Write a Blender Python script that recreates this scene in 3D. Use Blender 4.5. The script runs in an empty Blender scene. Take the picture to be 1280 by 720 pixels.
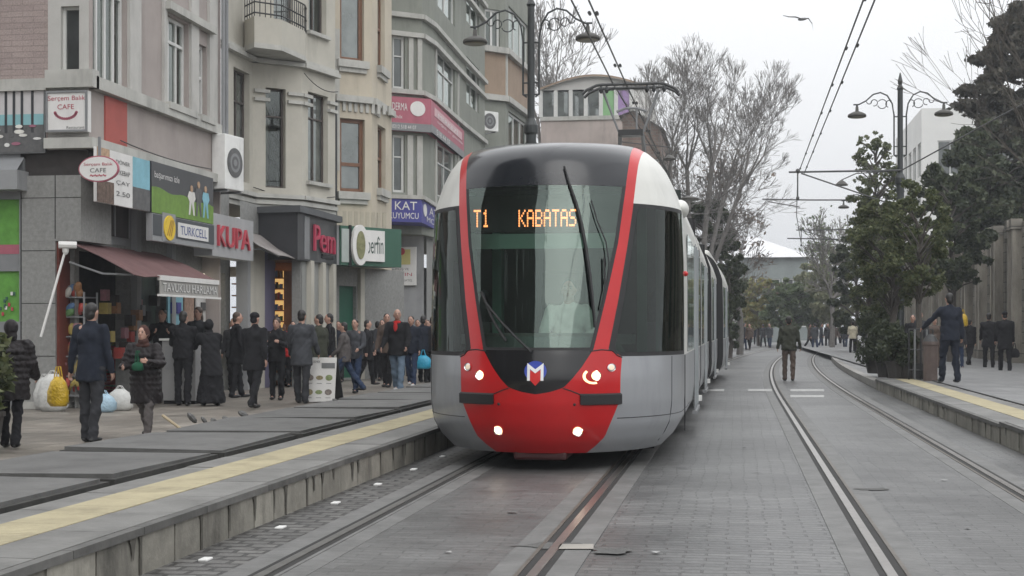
import bpy, math, random
import numpy as np
from mathutils import Vector, Matrix, Euler
PI = math.pi; R = math.radians
random.seed(7); rng = np.random.default_rng(7)
S = bpy.context.scene; C = S.collection

# ------------------------------------------------------------ camera numbers
F = 1790.0; H = 1.38; TH = math.atan(280/1790.0); sn, cs = math.sin(TH), math.cos(TH)
def ray(px, py):
    l = (px-640)/F; return (l*cs - sn, l*sn + cs, -(py-410)/F)
def G(px, py, z=0.0):
    r = ray(px, py); d = (z-H)/r[2]; return Vector((r[0]*d, r[1]*d, z))
def atD(px, py, d):
    r = ray(px, py); return Vector((r[0]*d, r[1]*d, H + r[2]*d))
def atX(px, X, py=410):
    r = ray(px, py); d = X/r[0]; return Vector((X, r[1]*d, H + r[2]*d))
def atY(px, Y, py=410):
    r = ray(px, py); d = Y/r[1]; return Vector((r[0]*d, Y, H + r[2]*d))

# ------------------------------------------------------------ materials
MATS = {}
def nodes_mat(name):
    m = bpy.data.materials.new(name); m.use_nodes = True
    nt = m.node_tree; b = nt.nodes['Principled BSDF']; return m, nt, b
def mat(name, col, rough=.6, var=.12, scale=3.0, bump=0.0, bscale=None, metal=0.0, island=0.0, spec=.5, coat=0.0, streak=0.0, hue=None, dirt=0.0):
    if name in MATS: return MATS[name]
    m, nt, b = nodes_mat(name); N = nt.nodes; L = nt.links
    b.inputs['Roughness'].default_value = rough; b.inputs['Metallic'].default_value = metal
    b.inputs['Specular IOR Level'].default_value = spec
    b.inputs['Coat Weight'].default_value = coat; b.inputs['Coat Roughness'].default_value = .08
    tc = N.new('ShaderNodeTexCoord'); mp = N.new('ShaderNodeMapping'); L.new(tc.outputs['Object'], mp.inputs[0])
    if streak: mp.inputs['Scale'].default_value = (1, 1, streak)
    nz = N.new('ShaderNodeTexNoise'); nz.inputs['Scale'].default_value = scale; nz.inputs['Detail'].default_value = 6
    nz.inputs['Roughness'].default_value = .65
    L.new(mp.outputs[0], nz.inputs['Vector'])
    mr = N.new('ShaderNodeMapRange'); mr.inputs['From Min'].default_value = .25; mr.inputs['From Max'].default_value = .75
    mr.inputs['To Min'].default_value = 1-var; mr.inputs['To Max'].default_value = 1+var
    L.new(nz.outputs['Fac'], mr.inputs['Value'])
    val = mr.outputs[0]
    if island:
        g = N.new('ShaderNodeNewGeometry'); m2 = N.new('ShaderNodeMapRange')
        m2.inputs['To Min'].default_value = 1-island; m2.inputs['To Max'].default_value = 1+island
        L.new(g.outputs['Random Per Island'], m2.inputs['Value'])
        mm = N.new('ShaderNodeMath'); mm.operation = 'MULTIPLY'; L.new(val, mm.inputs[0]); L.new(m2.outputs[0], mm.inputs[1]); val = mm.outputs[0]
    if dirt:
        n3 = N.new('ShaderNodeTexNoise'); n3.inputs['Scale'].default_value = .8; n3.inputs['Detail'].default_value = 8; n3.inputs['Roughness'].default_value = .7
        mpd = N.new('ShaderNodeMapping'); mpd.inputs['Scale'].default_value = (2.5, 2.5, .5); L.new(tc.outputs['Object'], mpd.inputs[0]); L.new(mpd.outputs[0], n3.inputs['Vector'])
        m3 = N.new('ShaderNodeMapRange'); m3.inputs['From Min'].default_value = .5; m3.inputs['From Max'].default_value = .72
        m3.inputs['To Min'].default_value = 1; m3.inputs['To Max'].default_value = 1-dirt; L.new(n3.outputs['Fac'], m3.inputs['Value'])
        mm = N.new('ShaderNodeMath'); mm.operation = 'MULTIPLY'; L.new(val, mm.inputs[0]); L.new(m3.outputs[0], mm.inputs[1]); val = mm.outputs[0]
    vm = N.new('ShaderNodeVectorMath'); vm.operation = 'SCALE'; vm.inputs[0].default_value = col; L.new(val, vm.inputs['Scale'])
    L.new(vm.outputs[0], b.inputs['Base Color'])
    if hue:
        mx = N.new('ShaderNodeMix'); mx.data_type = 'RGBA'; g = N.new('ShaderNodeNewGeometry')
        L.new(g.outputs['Random Per Island'], mx.inputs['Factor'])
        v2 = N.new('ShaderNodeVectorMath'); v2.operation = 'SCALE'; v2.inputs[0].default_value = hue; L.new(val, v2.inputs['Scale'])
        L.new(vm.outputs[0], mx.inputs['A']); L.new(v2.outputs[0], mx.inputs['B']); L.new(mx.outputs['Result'], b.inputs['Base Color'])
    if bump:
        nb = N.new('ShaderNodeTexNoise'); nb.inputs['Scale'].default_value = bscale or scale*4; nb.inputs['Detail'].default_value = 5
        L.new(mp.outputs[0], nb.inputs['Vector'])
        bp = N.new('ShaderNodeBump'); bp.inputs['Strength'].default_value = 1; bp.inputs['Distance'].default_value = bump
        L.new(nb.outputs['Fac'], bp.inputs['Height']); L.new(bp.outputs[0], b.inputs['Normal'])
    MATS[name] = m; return m
def emis(name, col, st):
    if name in MATS: return MATS[name]
    m, nt, b = nodes_mat(name)
    b.inputs['Base Color'].default_value = (*col, 1); b.inputs['Emission Color'].default_value = (*col, 1); b.inputs['Emission Strength'].default_value = st
    MATS[name] = m; return m
def glass(name, tint, refl=.1, rough=.01, alpha=0.0, gcol=(.93,1,.96)):
    """dark pane: mirror reflection over a dark or see-through tint"""
    if name in MATS: return MATS[name]
    m, nt, b = nodes_mat(name); N = nt.nodes; L = nt.links
    out = N['Material Output']; gl = N.new('ShaderNodeBsdfGlossy'); gl.inputs['Roughness'].default_value = rough
    gl.inputs['Color'].default_value = (*gcol, 1)
    if alpha: base = N.new('ShaderNodeBsdfTransparent'); base.inputs['Color'].default_value = (*tint, 1)
    else:
        base = b; b.inputs['Roughness'].default_value = .5
        tc = N.new('ShaderNodeTexCoord'); nz = N.new('ShaderNodeTexNoise'); nz.inputs['Scale'].default_value = 1.7; nz.inputs['Detail'].default_value = 3
        L.new(tc.outputs['Object'], nz.inputs['Vector']); mr = N.new('ShaderNodeMapRange'); mr.inputs['From Min'].default_value = .35; mr.inputs['From Max'].default_value = .65
        mr.inputs['To Min'].default_value = .4; mr.inputs['To Max'].default_value = 1.7; L.new(nz.outputs['Fac'], mr.inputs['Value'])
        vm = N.new('ShaderNodeVectorMath'); vm.operation = 'SCALE'; vm.inputs[0].default_value = tint; L.new(mr.outputs[0], vm.inputs['Scale']); L.new(vm.outputs[0], b.inputs['Base Color'])
    fr = N.new('ShaderNodeFresnel'); fr.inputs['IOR'].default_value = 1.5
    ad = N.new('ShaderNodeMath'); ad.operation = 'ADD'; ad.use_clamp = True; ad.inputs[1].default_value = refl; L.new(fr.outputs[0], ad.inputs[0])
    mx = N.new('ShaderNodeMixShader'); L.new(ad.outputs[0], mx.inputs[0]); L.new(base.outputs[0], mx.inputs[1]); L.new(gl.outputs[0], mx.inputs[2])
    L.new(mx.outputs[0], out.inputs['Surface'])
    MATS[name] = m; return m

# ------------------------------------------------------------ mesh builder
_txt = {}
def text_geo(s, font_extrude=0.0):
    if s in _txt: return _txt[s]
    cu = bpy.data.curves.new('t', 'FONT'); cu.body = s; cu.resolution_u = 3
    ob = bpy.data.objects.new('t', cu); me = bpy.data.meshes.new_from_object(ob)
    v = np.array([x.co[:2] for x in me.vertices]); f = [tuple(p.vertices) for p in me.polygons]
    bpy.data.objects.remove(ob); bpy.data.curves.remove(cu); bpy.data.meshes.remove(me)
    mn, mxx = v.min(0), v.max(0); v = (v-mn)/(mxx-mn); _txt[s] = (v, f, (mxx-mn)[0]/(mxx-mn)[1]); return _txt[s]
class Fr:
    """vertical plane from A to B, outward normal on the side that faces the street"""
    def __init__(s, A, B):
        s.O = Vector((A[0], A[1], 0)); d = Vector((B[0]-A[0], B[1]-A[1], 0)); s.L = d.length; s.u = d.normalized(); s.n = Vector((s.u.y, -s.u.x, 0))
    def P(s, u, z, d=0): return s.O + s.u*u + s.n*d + Vector((0, 0, z))
    def px(s, px, py=410, d=0):
        r = Vector(ray(px, py)); O = s.O + s.n*d; t = O.dot(s.n)/r.dot(s.n); p = r*t
        return (p-O).dot(s.u), H + p.z
class MB:
    def __init__(s): s.v = []; s.f = []; s.i = []; s.m = []
    def mi(s, m):
        if m not in s.m: s.m.append(m)
        return s.m.index(m)
    def add(s, V, Fc, m):
        o = len(s.v); s.v += [tuple(p) for p in V]; k = s.mi(m)
        for f in Fc: s.f.append(tuple(o+j for j in f)); s.i.append(k)
        return s
    def hexa(s, P, m):
        return s.add(P, [(0,3,2,1),(4,5,6,7),(0,1,5,4),(1,2,6,5),(2,3,7,6),(3,0,4,7)], m)
    def box(s, x0, x1, y0, y1, z0, z1, m):
        return s.hexa([(x0,y0,z0),(x1,y0,z0),(x1,y1,z0),(x0,y1,z0),(x0,y0,z1),(x1,y0,z1),(x1,y1,z1),(x0,y1,z1)], m)
    def fbox(s, fr, u0, u1, z0, z1, d0, d1, m):
        a, b, c, d = fr.P(u0,z0,d1), fr.P(u1,z0,d1), fr.P(u1,z0,d0), fr.P(u0,z0,d0); k = Vector((0,0,z1-z0))
        return s.hexa([a,b,c,d,a+k,b+k,c+k,d+k], m)
    def fquad(s, fr, u0, u1, z0, z1, d, m):
        return s.add([fr.P(u0,z0,d), fr.P(u1,z0,d), fr.P(u1,z1,d), fr.P(u0,z1,d)], [(0,1,2,3)], m)
    def fpoly(s, fr, pts, d, m):
        return s.add([fr.P(u,z,d) for u, z in pts], [tuple(range(len(pts)))], m)
    def fdisc(s, fr, u, z, ru, rz, d0, d1, m, n=28):
        V = [fr.P(u+ru*math.cos(2*PI*k/n), z+rz*math.sin(2*PI*k/n), d) for d in (d0,d1) for k in range(n)]
        return s.add(V, [tuple(range(n,2*n))] + [(k,(k+1)%n,n+(k+1)%n,n+k) for k in range(n)], m)
    def ftext(s, fr, t, u0, u1, z0, z1, d, m, ex=.012):
        v, f, a = text_geo(t)
        V = [fr.P(u0+(u1-u0)*p[0], z0+(z1-z0)*p[1], d) for p in v]; s.add(V, f, m)
        if ex > .02:
            ed = {}
            for fc in f:
                for i in range(len(fc)):
                    e = (fc[i], fc[(i+1)%len(fc)]); ed[e] = 1
            bd = [e for e in ed if (e[1],e[0]) not in ed]
            V2 = V + [fr.P(u0+(u1-u0)*p[0], z0+(z1-z0)*p[1], d-ex) for p in v]; n = len(v)
            s.add(V2, [(a_, b_, b_+n, a_+n) for a_, b_ in bd], m)
        return s
    def tube(s, pts, rad, m, n=8, cap=True, sq=None):
        pts = [Vector(p) for p in pts]; k = len(pts)
        if not hasattr(rad, '__len__'): rad = [rad]*k
        V = []; up = Vector((0,0,1))
        for i in range(k):
            t = (pts[min(i+1,k-1)]-pts[max(i-1,0)])
            t = t.normalized() if t.length > 1e-9 else Vector((0,0,1))
            a = t.cross(up) if abs(t.z) < .97 else t.cross(Vector((0,1,0)))
            a.normalize(); b = a.cross(t)
            for j in range(n):
                w = 2*PI*j/n; V.append(pts[i] + (a*math.cos(w) + b*math.sin(w))*rad[i])
        Fc = [(i*n+j, i*n+(j+1)%n, (i+1)*n+(j+1)%n, (i+1)*n+j) for i in range(k-1) for j in range(n)]
        if cap: Fc += [tuple(range(n))[::-1], tuple((k-1)*n+j for j in range(n))]
        return s.add(V, Fc, m)
    def ell(s, c, r, m, rot=None, nu=12, nv=8):
        c = Vector(c); V = []; Fc = []
        Rm = rot.to_matrix() if rot else Matrix.Identity(3)
        for i in range(nv+1):
            a = PI*i/nv
            for j in range(nu):
                b = 2*PI*j/nu; V.append(c + Rm @ Vector((r[0]*math.sin(a)*math.cos(b), r[1]*math.sin(a)*math.sin(b), r[2]*math.cos(a))))
        for i in range(nv):
            for j in range(nu):
                q = (i*nu+j, (i+1)*nu+j, (i+1)*nu+(j+1)%nu, i*nu+(j+1)%nu)
                Fc.append(q)
        return s.add(V, Fc, m)
    def lathe(s, c, prof, m, n=16):
        V = [(c[0]+r*math.cos(2*PI*j/n), c[1]+r*math.sin(2*PI*j/n), c[2]+z) for r, z in prof for j in range(n)]
        k = len(prof); Fc = [(i*n+j, i*n+(j+1)%n, (i+1)*n+(j+1)%n, (i+1)*n+j) for i in range(k-1) for j in range(n)]
        Fc += [tuple(range(n))[::-1], tuple((k-1)*n+j for j in range(n))]
        return s.add(V, Fc, m)
    def prism(s, pts, z0, z1, m):
        n = len(pts); V = [(x,y,z0) for x,y in pts] + [(x,y,z1) for x,y in pts]
        return s.add(V, [tuple(range(n))[::-1], tuple(range(n,2*n))] + [(k,(k+1)%n,n+(k+1)%n,n+k) for k in range(n)], m)
    def fwall(s, fr, u0, u1, z0, z1, ops, m, rev=.16, mr=None):
        us = sorted({u0,u1,*[min(max(o[0],u0),u1) for o in ops],*[min(max(o[1],u0),u1) for o in ops]})
        zs = sorted({z0,z1,*[min(max(o[2],z0),z1) for o in ops],*[min(max(o[3],z0),z1) for o in ops]})
        for i in range(len(us)-1):
            for j in range(len(zs)-1):
                a, b = (us[i]+us[i+1])/2, (zs[j]+zs[j+1])/2
                if us[i+1]-us[i] < 1e-6 or zs[j+1]-zs[j] < 1e-6: continue
                if any(o[0] < a < o[1] and o[2] < b < o[3] for o in ops): continue
                s.fquad(fr, us[i], us[i+1], zs[j], zs[j+1], 0, m)
        for o in ops:
            a, b, c, d = o[:4]; q = mr or m
            for (p, r) in (((a,c),(b,c)), ((b,c),(b,d)), ((b,d),(a,d)), ((a,d),(a,c))):
                s.add([fr.P(p[0],p[1],0), fr.P(r[0],r[1],0), fr.P(r[0],r[1],-rev), fr.P(p[0],p[1],-rev)], [(0,3,2,1)], q)
        return s
    def build(s, name, parent=None, smooth=False, bevel=0, origin=None):
        org = Vector(origin) if origin is not None else (Vector(parent.get('_w', (0,0,0))) if parent else Vector((0,0,0)))
        me = bpy.data.meshes.new(name)
        me.from_pydata([(p[0]-org.x, p[1]-org.y, p[2]-org.z) for p in s.v], [], s.f)
        for m in s.m: me.materials.append(m)
        me.polygons.foreach_set('material_index', s.i)
        if smooth: me.polygons.foreach_set('use_smooth', [True]*len(s.f))
        me.update()
        o = bpy.data.objects.new(name, me); C.objects.link(o)
        if parent: o.parent = parent; o['_w'] = parent.get('_w', (0,0,0))
        else: o.location = org; o['_w'] = tuple(org)
        if bevel:
            b = o.modifiers.new('b', 'BEVEL'); b.width = bevel; b.segments = 2; b.limit_method = 'ANGLE'; b.angle_limit = R(40)
        return o
def tag(o, label=None, cat=None, group=None, kind=None):
    if label: o['label'] = label
    if cat: o['category'] = cat
    if group: o['group'] = group
    if kind: o['kind'] = kind
    return o
def thing(name, label, cat, loc=(0,0,0), rz=0, group=None, local=False):
    """Empty at the base; local=True: children are modelled around the origin"""
    o = bpy.data.objects.new(name, None); C.objects.link(o); o.location = loc; o.rotation_euler = (0,0,rz)
    o['_w'] = (0,0,0) if local else tuple(loc); o.empty_display_size = .2
    return tag(o, label, cat, group)
def struct(name, mb, **k): return tag(mb.build(name, **k), kind='structure')
def copy_tree(o, parent=None, m=None):
    c = o.copy(); C.objects.link(c)
    if parent: c.parent = parent
    for ch in list(o.children): copy_tree(ch, c)
    return c
def smooth_tab(z, v, lo, hi, w=.05, n=500):
    zz = np.linspace(lo, hi, n); y = np.interp(zz, z, v); k = max(3, int(w/(hi-lo)*n)); ker = np.hanning(2*k+1); ker /= ker.sum()
    yp = np.concatenate([2*y[0]-y[k:0:-1], y, 2*y[-1]-y[-2:-k-2:-1]]); return zz, np.convolve(yp, ker, 'valid')

# ------------------------------------------------------------ common materials
M = {}
M['black_metal'] = mat('black_metal', (.022,.023,.024), .45, .2, 6, coat=.1)
M['steel'] = mat('steel', (.38,.36,.34), .3, .2, 9, metal=.9)
M['groove'] = mat('groove', (.015,.014,.013), .8, .3, 5)
M['grey_metal'] = mat('grey_metal', (.2,.205,.21), .5, .12, 3)
M['wire'] = mat('wire', (.07,.07,.07), .6, .1, 3)
M['white_paint'] = mat('white_paint', (.72,.72,.7), .5, .1, 4, dirt=.25)
M['dark_glass'] = glass('dark_glass', (.018,.02,.02), .05)
M['brown_glass'] = glass('brown_glass', (.05,.055,.055), .14)
M['clear_glass'] = glass('clear_glass', (.8,.85,.83), .08, alpha=1)
M['curtain'] = mat('curtain', (.62,.61,.57), .9, .25, 5, streak=.1, bump=.02)
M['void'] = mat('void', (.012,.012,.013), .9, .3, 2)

# ------------------------------------------------------------ world, sun, camera, render
w = bpy.data.worlds.new('World'); S.world = w; w.use_nodes = True; nt = w.node_tree; N = nt.nodes; L = nt.links
bg = N['Background']; sky = N.new('ShaderNodeTexSky'); sky.sky_type = 'NISHITA'; sky.sun_disc = False
SUN_EL, SUN_AZ = R(38), R(160)
sky.sun_elevation = SUN_EL; sky.sun_rotation = SUN_AZ; sky.air_density = 1; sky.dust_density = 6
# overcast: the clear-sky colours are washed out to grey and the cloud deck is brighter overhead
hs = N.new('ShaderNodeHueSaturation'); hs.inputs['Saturation'].default_value = .12; hs.inputs['Value'].default_value = .12; L.new(sky.outputs[0], hs.inputs['Color'])
tc = N.new('ShaderNodeTexCoord'); sx = N.new('ShaderNodeSeparateXYZ'); L.new(tc.outputs['Generated'], sx.inputs[0])
mr = N.new('ShaderNodeMapRange'); mr.inputs['From Min'].default_value = .05; mr.inputs['From Max'].default_value = 1.0
mr.inputs['To Min'].default_value = 7.35; mr.inputs['To Max'].default_value = 21.0; L.new(sx.outputs['Z'], mr.inputs['Value'])
nz = N.new('ShaderNodeTexNoise'); nz.inputs['Scale'].default_value = 1.6; nz.inputs['Detail'].default_value = 4; L.new(tc.outputs['Generated'], nz.inputs['Vector'])
m2 = N.new('ShaderNodeMapRange'); m2.inputs['To Min'].default_value = .93; m2.inputs['To Max'].default_value = 1.07; L.new(nz.outputs['Fac'], m2.inputs['Value'])
mm = N.new('ShaderNodeMath'); mm.operation = 'MULTIPLY'; L.new(mr.outputs[0], mm.inputs[0]); L.new(m2.outputs[0], mm.inputs[1])
vm = N.new('ShaderNodeVectorMath'); vm.operation = 'SCALE'; vm.inputs[0].default_value = (.985, .997, 1.018); L.new(mm.outputs[0], vm.inputs['Scale'])
ad = N.new('ShaderNodeVectorMath'); ad.operation = 'ADD'; L.new(hs.outputs[0], ad.inputs[0]); L.new(vm.outputs[0], ad.inputs[1])
L.new(ad.outputs[0], bg.inputs['Color']); bg.inputs['Strength'].default_value = .1
su = bpy.data.lights.new('sun', 'SUN'); su.energy = .6; su.angle = R(40); su.color = (1, .98, .95)
so = bpy.data.objects.new('sun', su); C.objects.link(so)
dr = Vector((math.sin(SUN_AZ)*math.cos(SUN_EL), math.cos(SUN_AZ)*math.cos(SUN_EL), math.sin(SUN_EL))); so.rotation_euler = dr.to_track_quat('Z', 'Y').to_euler(); so.location = (0,0,60)
cd = bpy.data.cameras.new('camera'); cam = bpy.data.objects.new('camera', cd); C.objects.link(cam); S.camera = cam
cam.location = (0,0,H); cam.rotation_euler = (R(90), 0, TH); cd.sensor_width = 36; cd.lens = F/1280*36; cd.shift_y = 50/1280; cd.clip_end = 3000; cd.clip_start = .1
vs = S.view_settings; vs.view_transform = 'Standard'; vs.look = 'None'; vs.exposure = .08; vs.gamma = 1
S.cycles.max_bounces = 6; S.cycles.transparent_max_bounces = 12

# ------------------------------------------------------------ ground and street
def bend(Y):  # the tracks drift to the right in the distance
    return .00076*max(0, Y-28)**2
def stone_mat(name, c1, c2, mort, bw, rh, ms, swap=False, bump=.006, rough=.55, noise=.35, offset=.5, wobble=.0, grime=False):
    m, nt, b = nodes_mat(name); N = nt.nodes; L = nt.links
    tc = N.new('ShaderNodeTexCoord'); v = tc.outputs['Object']
    if swap:
        sp = N.new('ShaderNodeSeparateXYZ'); L.new(v, sp.inputs[0]); cb = N.new('ShaderNodeCombineXYZ')
        a = {'yx': ('Y','X'), 'yz': ('Y','Z'), 'xz': ('X','Z')}[swap]; L.new(sp.outputs[a[0]], cb.inputs['X']); L.new(sp.outputs[a[1]], cb.inputs['Y']); v = cb.outputs[0]
    if wobble:
        nw = N.new('ShaderNodeTexNoise'); nw.inputs['Scale'].default_value = 1.3; L.new(v, nw.inputs['Vector'])
        vs_ = N.new('ShaderNodeVectorMath'); vs_.operation = 'MULTIPLY_ADD'; vs_.inputs[1].default_value = (wobble,)*3; L.new(nw.outputs['Color'], vs_.inputs[0]); L.new(v, vs_.inputs[2]); v = vs_.outputs[0]
    br = N.new('ShaderNodeTexBrick'); br.offset = offset; L.new(v, br.inputs['Vector'])
    br.inputs['Color1'].default_value = (*c1,1); br.inputs['Color2'].default_value = (*c2,1); br.inputs['Mortar'].default_value = (*mort,1)
    br.inputs['Scale'].default_value = 1; br.inputs['Brick Width'].default_value = bw; br.inputs['Row Height'].default_value = rh
    br.inputs['Mortar Size'].default_value = ms; br.inputs['Mortar Smooth'].default_value = .3
    nz = N.new('ShaderNodeTexNoise'); nz.inputs['Scale'].default_value = .9; nz.inputs['Detail'].default_value = 10; nz.inputs['Roughness'].default_value = .72; L.new(v, nz.inputs['Vector'])
    mr = N.new('ShaderNodeMapRange'); mr.inputs['From Min'].default_value = .3; mr.inputs['From Max'].default_value = .7; mr.inputs['To Min'].default_value = 1-noise; mr.inputs['To Max'].default_value = 1+noise; L.new(nz.outputs['Fac'], mr.inputs['Value'])
    n2 = N.new('ShaderNodeTexNoise'); n2.inputs['Scale'].default_value = 35; n2.inputs['Detail'].default_value = 4; L.new(v, n2.inputs['Vector'])
    r2 = N.new('ShaderNodeMapRange'); r2.inputs['From Min'].default_value = .3; r2.inputs['From Max'].default_value = .7; r2.inputs['To Min'].default_value = .82; r2.inputs['To Max'].default_value = 1.18; L.new(n2.outputs['Fac'], r2.inputs['Value'])
    mm = N.new('ShaderNodeMath'); mm.operation = 'MULTIPLY'; L.new(mr.outputs[0], mm.inputs[0]); L.new(r2.outputs[0], mm.inputs[1])
    vm = N.new('ShaderNodeVectorMath'); vm.operation = 'SCALE'; L.new(br.outputs['Color'], vm.inputs[0]); L.new(mm.outputs[0], vm.inputs['Scale']); L.new(vm.outputs[0], b.inputs['Base Color'])
    rr = N.new('ShaderNodeMapRange'); rr.inputs['To Min'].default_value = rough-.18; rr.inputs['To Max'].default_value = rough+.18; L.new(nz.outputs['Fac'], rr.inputs['Value']); L.new(rr.outputs[0], b.inputs['Roughness'])
    if grime:
        mg = N.new('ShaderNodeMapping'); mg.inputs['Scale'].default_value = (1.2, 9, 1); L.new(v, mg.inputs[0]); ng = N.new('ShaderNodeTexNoise'); ng.inputs['Scale'].default_value = 1.5; ng.inputs['Detail'].default_value = 8; ng.inputs['Roughness'].default_value = .75; L.new(mg.outputs[0], ng.inputs['Vector'])
        rg = N.new('ShaderNodeMapRange'); rg.inputs['From Min'].default_value = .3; rg.inputs['From Max'].default_value = .7; rg.inputs['To Min'].default_value = .78; rg.inputs['To Max'].default_value = 1.25; L.new(ng.outputs['Fac'], rg.inputs['Value'])
        nl = N.new('ShaderNodeTexNoise'); nl.inputs['Scale'].default_value = .33; nl.inputs['Detail'].default_value = 5; L.new(v, nl.inputs['Vector'])
        rl = N.new('ShaderNodeMapRange'); rl.inputs['From Min'].default_value = .38; rl.inputs['From Max'].default_value = .62; rl.inputs['To Min'].default_value = .72; rl.inputs['To Max'].default_value = 1.15; L.new(nl.outputs['Fac'], rl.inputs['Value'])
        ns = N.new('ShaderNodeTexNoise'); ns.inputs['Scale'].default_value = 5.5; ns.inputs['Detail'].default_value = 3; L.new(v, ns.inputs['Vector'])
        rs_ = N.new('ShaderNodeMapRange'); rs_.inputs['From Min'].default_value = .66; rs_.inputs['From Max'].default_value = .72; rs_.inputs['To Min'].default_value = 1; rs_.inputs['To Max'].default_value = .55; L.new(ns.outputs['Fac'], rs_.inputs['Value'])
        for q in (rg, rl, rs_):
            m9 = N.new('ShaderNodeMath'); m9.operation = 'MULTIPLY'; L.new(vm.inputs['Scale'].links[0].from_socket, m9.inputs[0]); L.new(q.outputs[0], m9.inputs[1]); L.new(m9.outputs[0], vm.inputs['Scale'])
    hm = N.new('ShaderNodeMath'); hm.operation = 'MULTIPLY_ADD'; hm.inputs[1].default_value = -1; L.new(br.outputs['Fac'], hm.inputs[0])
    h2 = N.new('ShaderNodeMath'); h2.operation = 'MULTIPLY'; h2.inputs[1].default_value = .5; L.new(n2.outputs['Fac'], h2.inputs[0]); L.new(h2.outputs[0], hm.inputs[2])
    bp = N.new('ShaderNodeBump'); bp.inputs['Strength'].default_value = 1; bp.inputs['Distance'].default_value = bump; L.new(hm.outputs[0], bp.inputs['Height']); L.new(bp.outputs[0], b.inputs['Normal'])
    MATS[name] = m; return m
M['sett'] = stone_mat('sett', (.09,.09,.089), (.122,.122,.119), (.07,.07,.069), .26, .10, .009, noise=.36, wobble=.11, grime=True, rough=.44)
M['slab'] = stone_mat('slab', (.093,.093,.091), (.118,.117,.115), (.085,.085,.083), .26, .10, .006, bump=.003, noise=.36, wobble=.11, grime=True, rough=.44)
M['cobble'] = stone_mat('cobble', (.075,.073,.07), (.125,.122,.115), (.035,.034,.032), .2, .13, .018, bump=.012, noise=.4, wobble=.1, grime=True)
M['walk'] = stone_mat('walk', (.15,.132,.112), (.195,.175,.15), (.09,.085,.075), .4, .4, .008, bump=.003, noise=.35, offset=0, grime=True)
M['walk_grey'] = stone_mat('walk_grey', (.15,.15,.15), (.2,.2,.2), (.1,.1,.1), .5, .5, .007, bump=.003, noise=.3, offset=0)
M['track_concrete'] = mat('track_concrete', (.125,.124,.12), .6, .35, 3.5, bump=.004, streak=1)
g = MB(); g.add([(-600,-200,-.03),(600,-200,-.03),(600,1000,-.03),(-600,1000,-.03)], [(0,1,2,3)], mat('soil', (.13,.125,.115), .9, .3, .2)); struct('ground', g)
g = MB()
def strip(mb, xa, xb, y0, y1, z, m, curved=True, step=3.0):
    ys = list(np.arange(y0, y1, step)) + [y1]
    V = []
    for y in ys: o = bend(y) if curved else 0; V += [(xa+o, y, z), (xb+o, y, z)]
    mb.add(V, [(2*i, 2*i+1, 2*i+3, 2*i+2) for i in range(len(ys)-1)], m)
strip(g, -2.55, 3.1, -30, 150, 0, M['sett']); struct('street', g)
g = MB(); strip(g, -3.29, -2.55, -30, 150, 0, M['cobble']); struct('gutter_paving', g)
# sections of larger slabs between the rails
g = MB(); strip(g, .98, 2.18, -30, 110, .004, M['slab']); strip(g, -2.46, -1.28, -30, 110, .004, M['slab']); struct('track_bed', g)
g = MB(); g.box(-60,-6.05,-30,150,-.02,-.004, M['walk']); struct('pavement_left', g)
g = MB()
g.add([(4.0,-30,.2),(60,-30,.12),(60,160,.12),(4.0,160,.2)], [(0,1,2,3)], M['walk_grey']); struct('pavement_right', g)
def rail(X, side, lab):
    mb = MB(); ys = list(np.arange(-12, 28, 4)) + list(np.arange(28, 112, 2.5))
    def bar(xa, xb, z1, m):
        V = []
        for y in ys: o = bend(y)+X; V += [(o+xa,y,.001),(o+xa,y,z1),(o+xb,y,z1),(o+xb,y,.001)]
        mb.add(V, [(4*i+j, 4*i+j+1, 4*i+j+5, 4*i+j+4) for i in range(len(ys)-1) for j in range(3)], m)
    s = side
    bar(min(-.0*s,.058*s), max(0,.058*s), .013, M['steel'] if X > -2 else M['rail_dull']); bar(min(-.05*s,0), max(-.05*s,0), .006, M['groove']); bar(min(-.075*s,-.05*s), max(-.075*s,-.05*s), .011, M['rust'] if X > -2 else M['track_concrete'])
    a, b = sorted((.058*s,.1*s)); bar(a, b, .007, M['groove']); a, b = sorted((.1*s,.26*s)); bar(a, b, .006, M['track_concrete']); a, b = sorted((-.22*s,-.075*s)); bar(a, b, .0065, M['track_concrete'])
    tag(mb.build('tram_rail'), lab, 'rail', 'grooved rails set in the street')
M['rail_dull'] = mat('rail_dull', (.12,.118,.11), .45, .3, 8, metal=.5)
M['rust'] = mat('rust', (.12,.105,.09), .5, .3, 8, metal=.5)
rail(-2.575, -1, 'grooved steel rail nearest the high left platform'); rail(-1.145, 1, 'grooved rail running under the right side of the tram, shining in its headlight')
rail(.885, -1, 'bright grooved rail just right of the tram, left one of the empty track'); rail(2.315, 1, 'grooved rail closest to the right platform')
# repair patches in the paving beside the rails
M['asphalt'] = mat('asphalt', (.085,.084,.08), .8, .4, 9, bump=.006, bscale=60)
def patch(a, b, c, d, m, z=.009):
    mb = MB(); P = [G(*p, z) for p in (a,b,c,d)]
    mb.add(P, [(0,1,2,3)], m); return mb
g = MB(); random.seed(3)
for (cx, cy, w_, h_) in ((690,682,48,4),(765,688,26,4),(1090,611,20,1.5),):
    pts = []
    for k in range(14):
        a = 2*PI*k/14; r = 1+random.uniform(-.35,.25); pts.append(G(cx+w_*math.cos(a)*r, cy+h_*math.sin(a)*r, .0105))
    g.add(pts, [tuple(range(14))], M['asphalt'])
struct('road_patches', g)
g = patch((697,686),(742,686),(742,680),(700,680), mat('pale_stone', (.3,.28,.25), .7, .2, 5), .013); struct('road_patch_pale', g)
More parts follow.
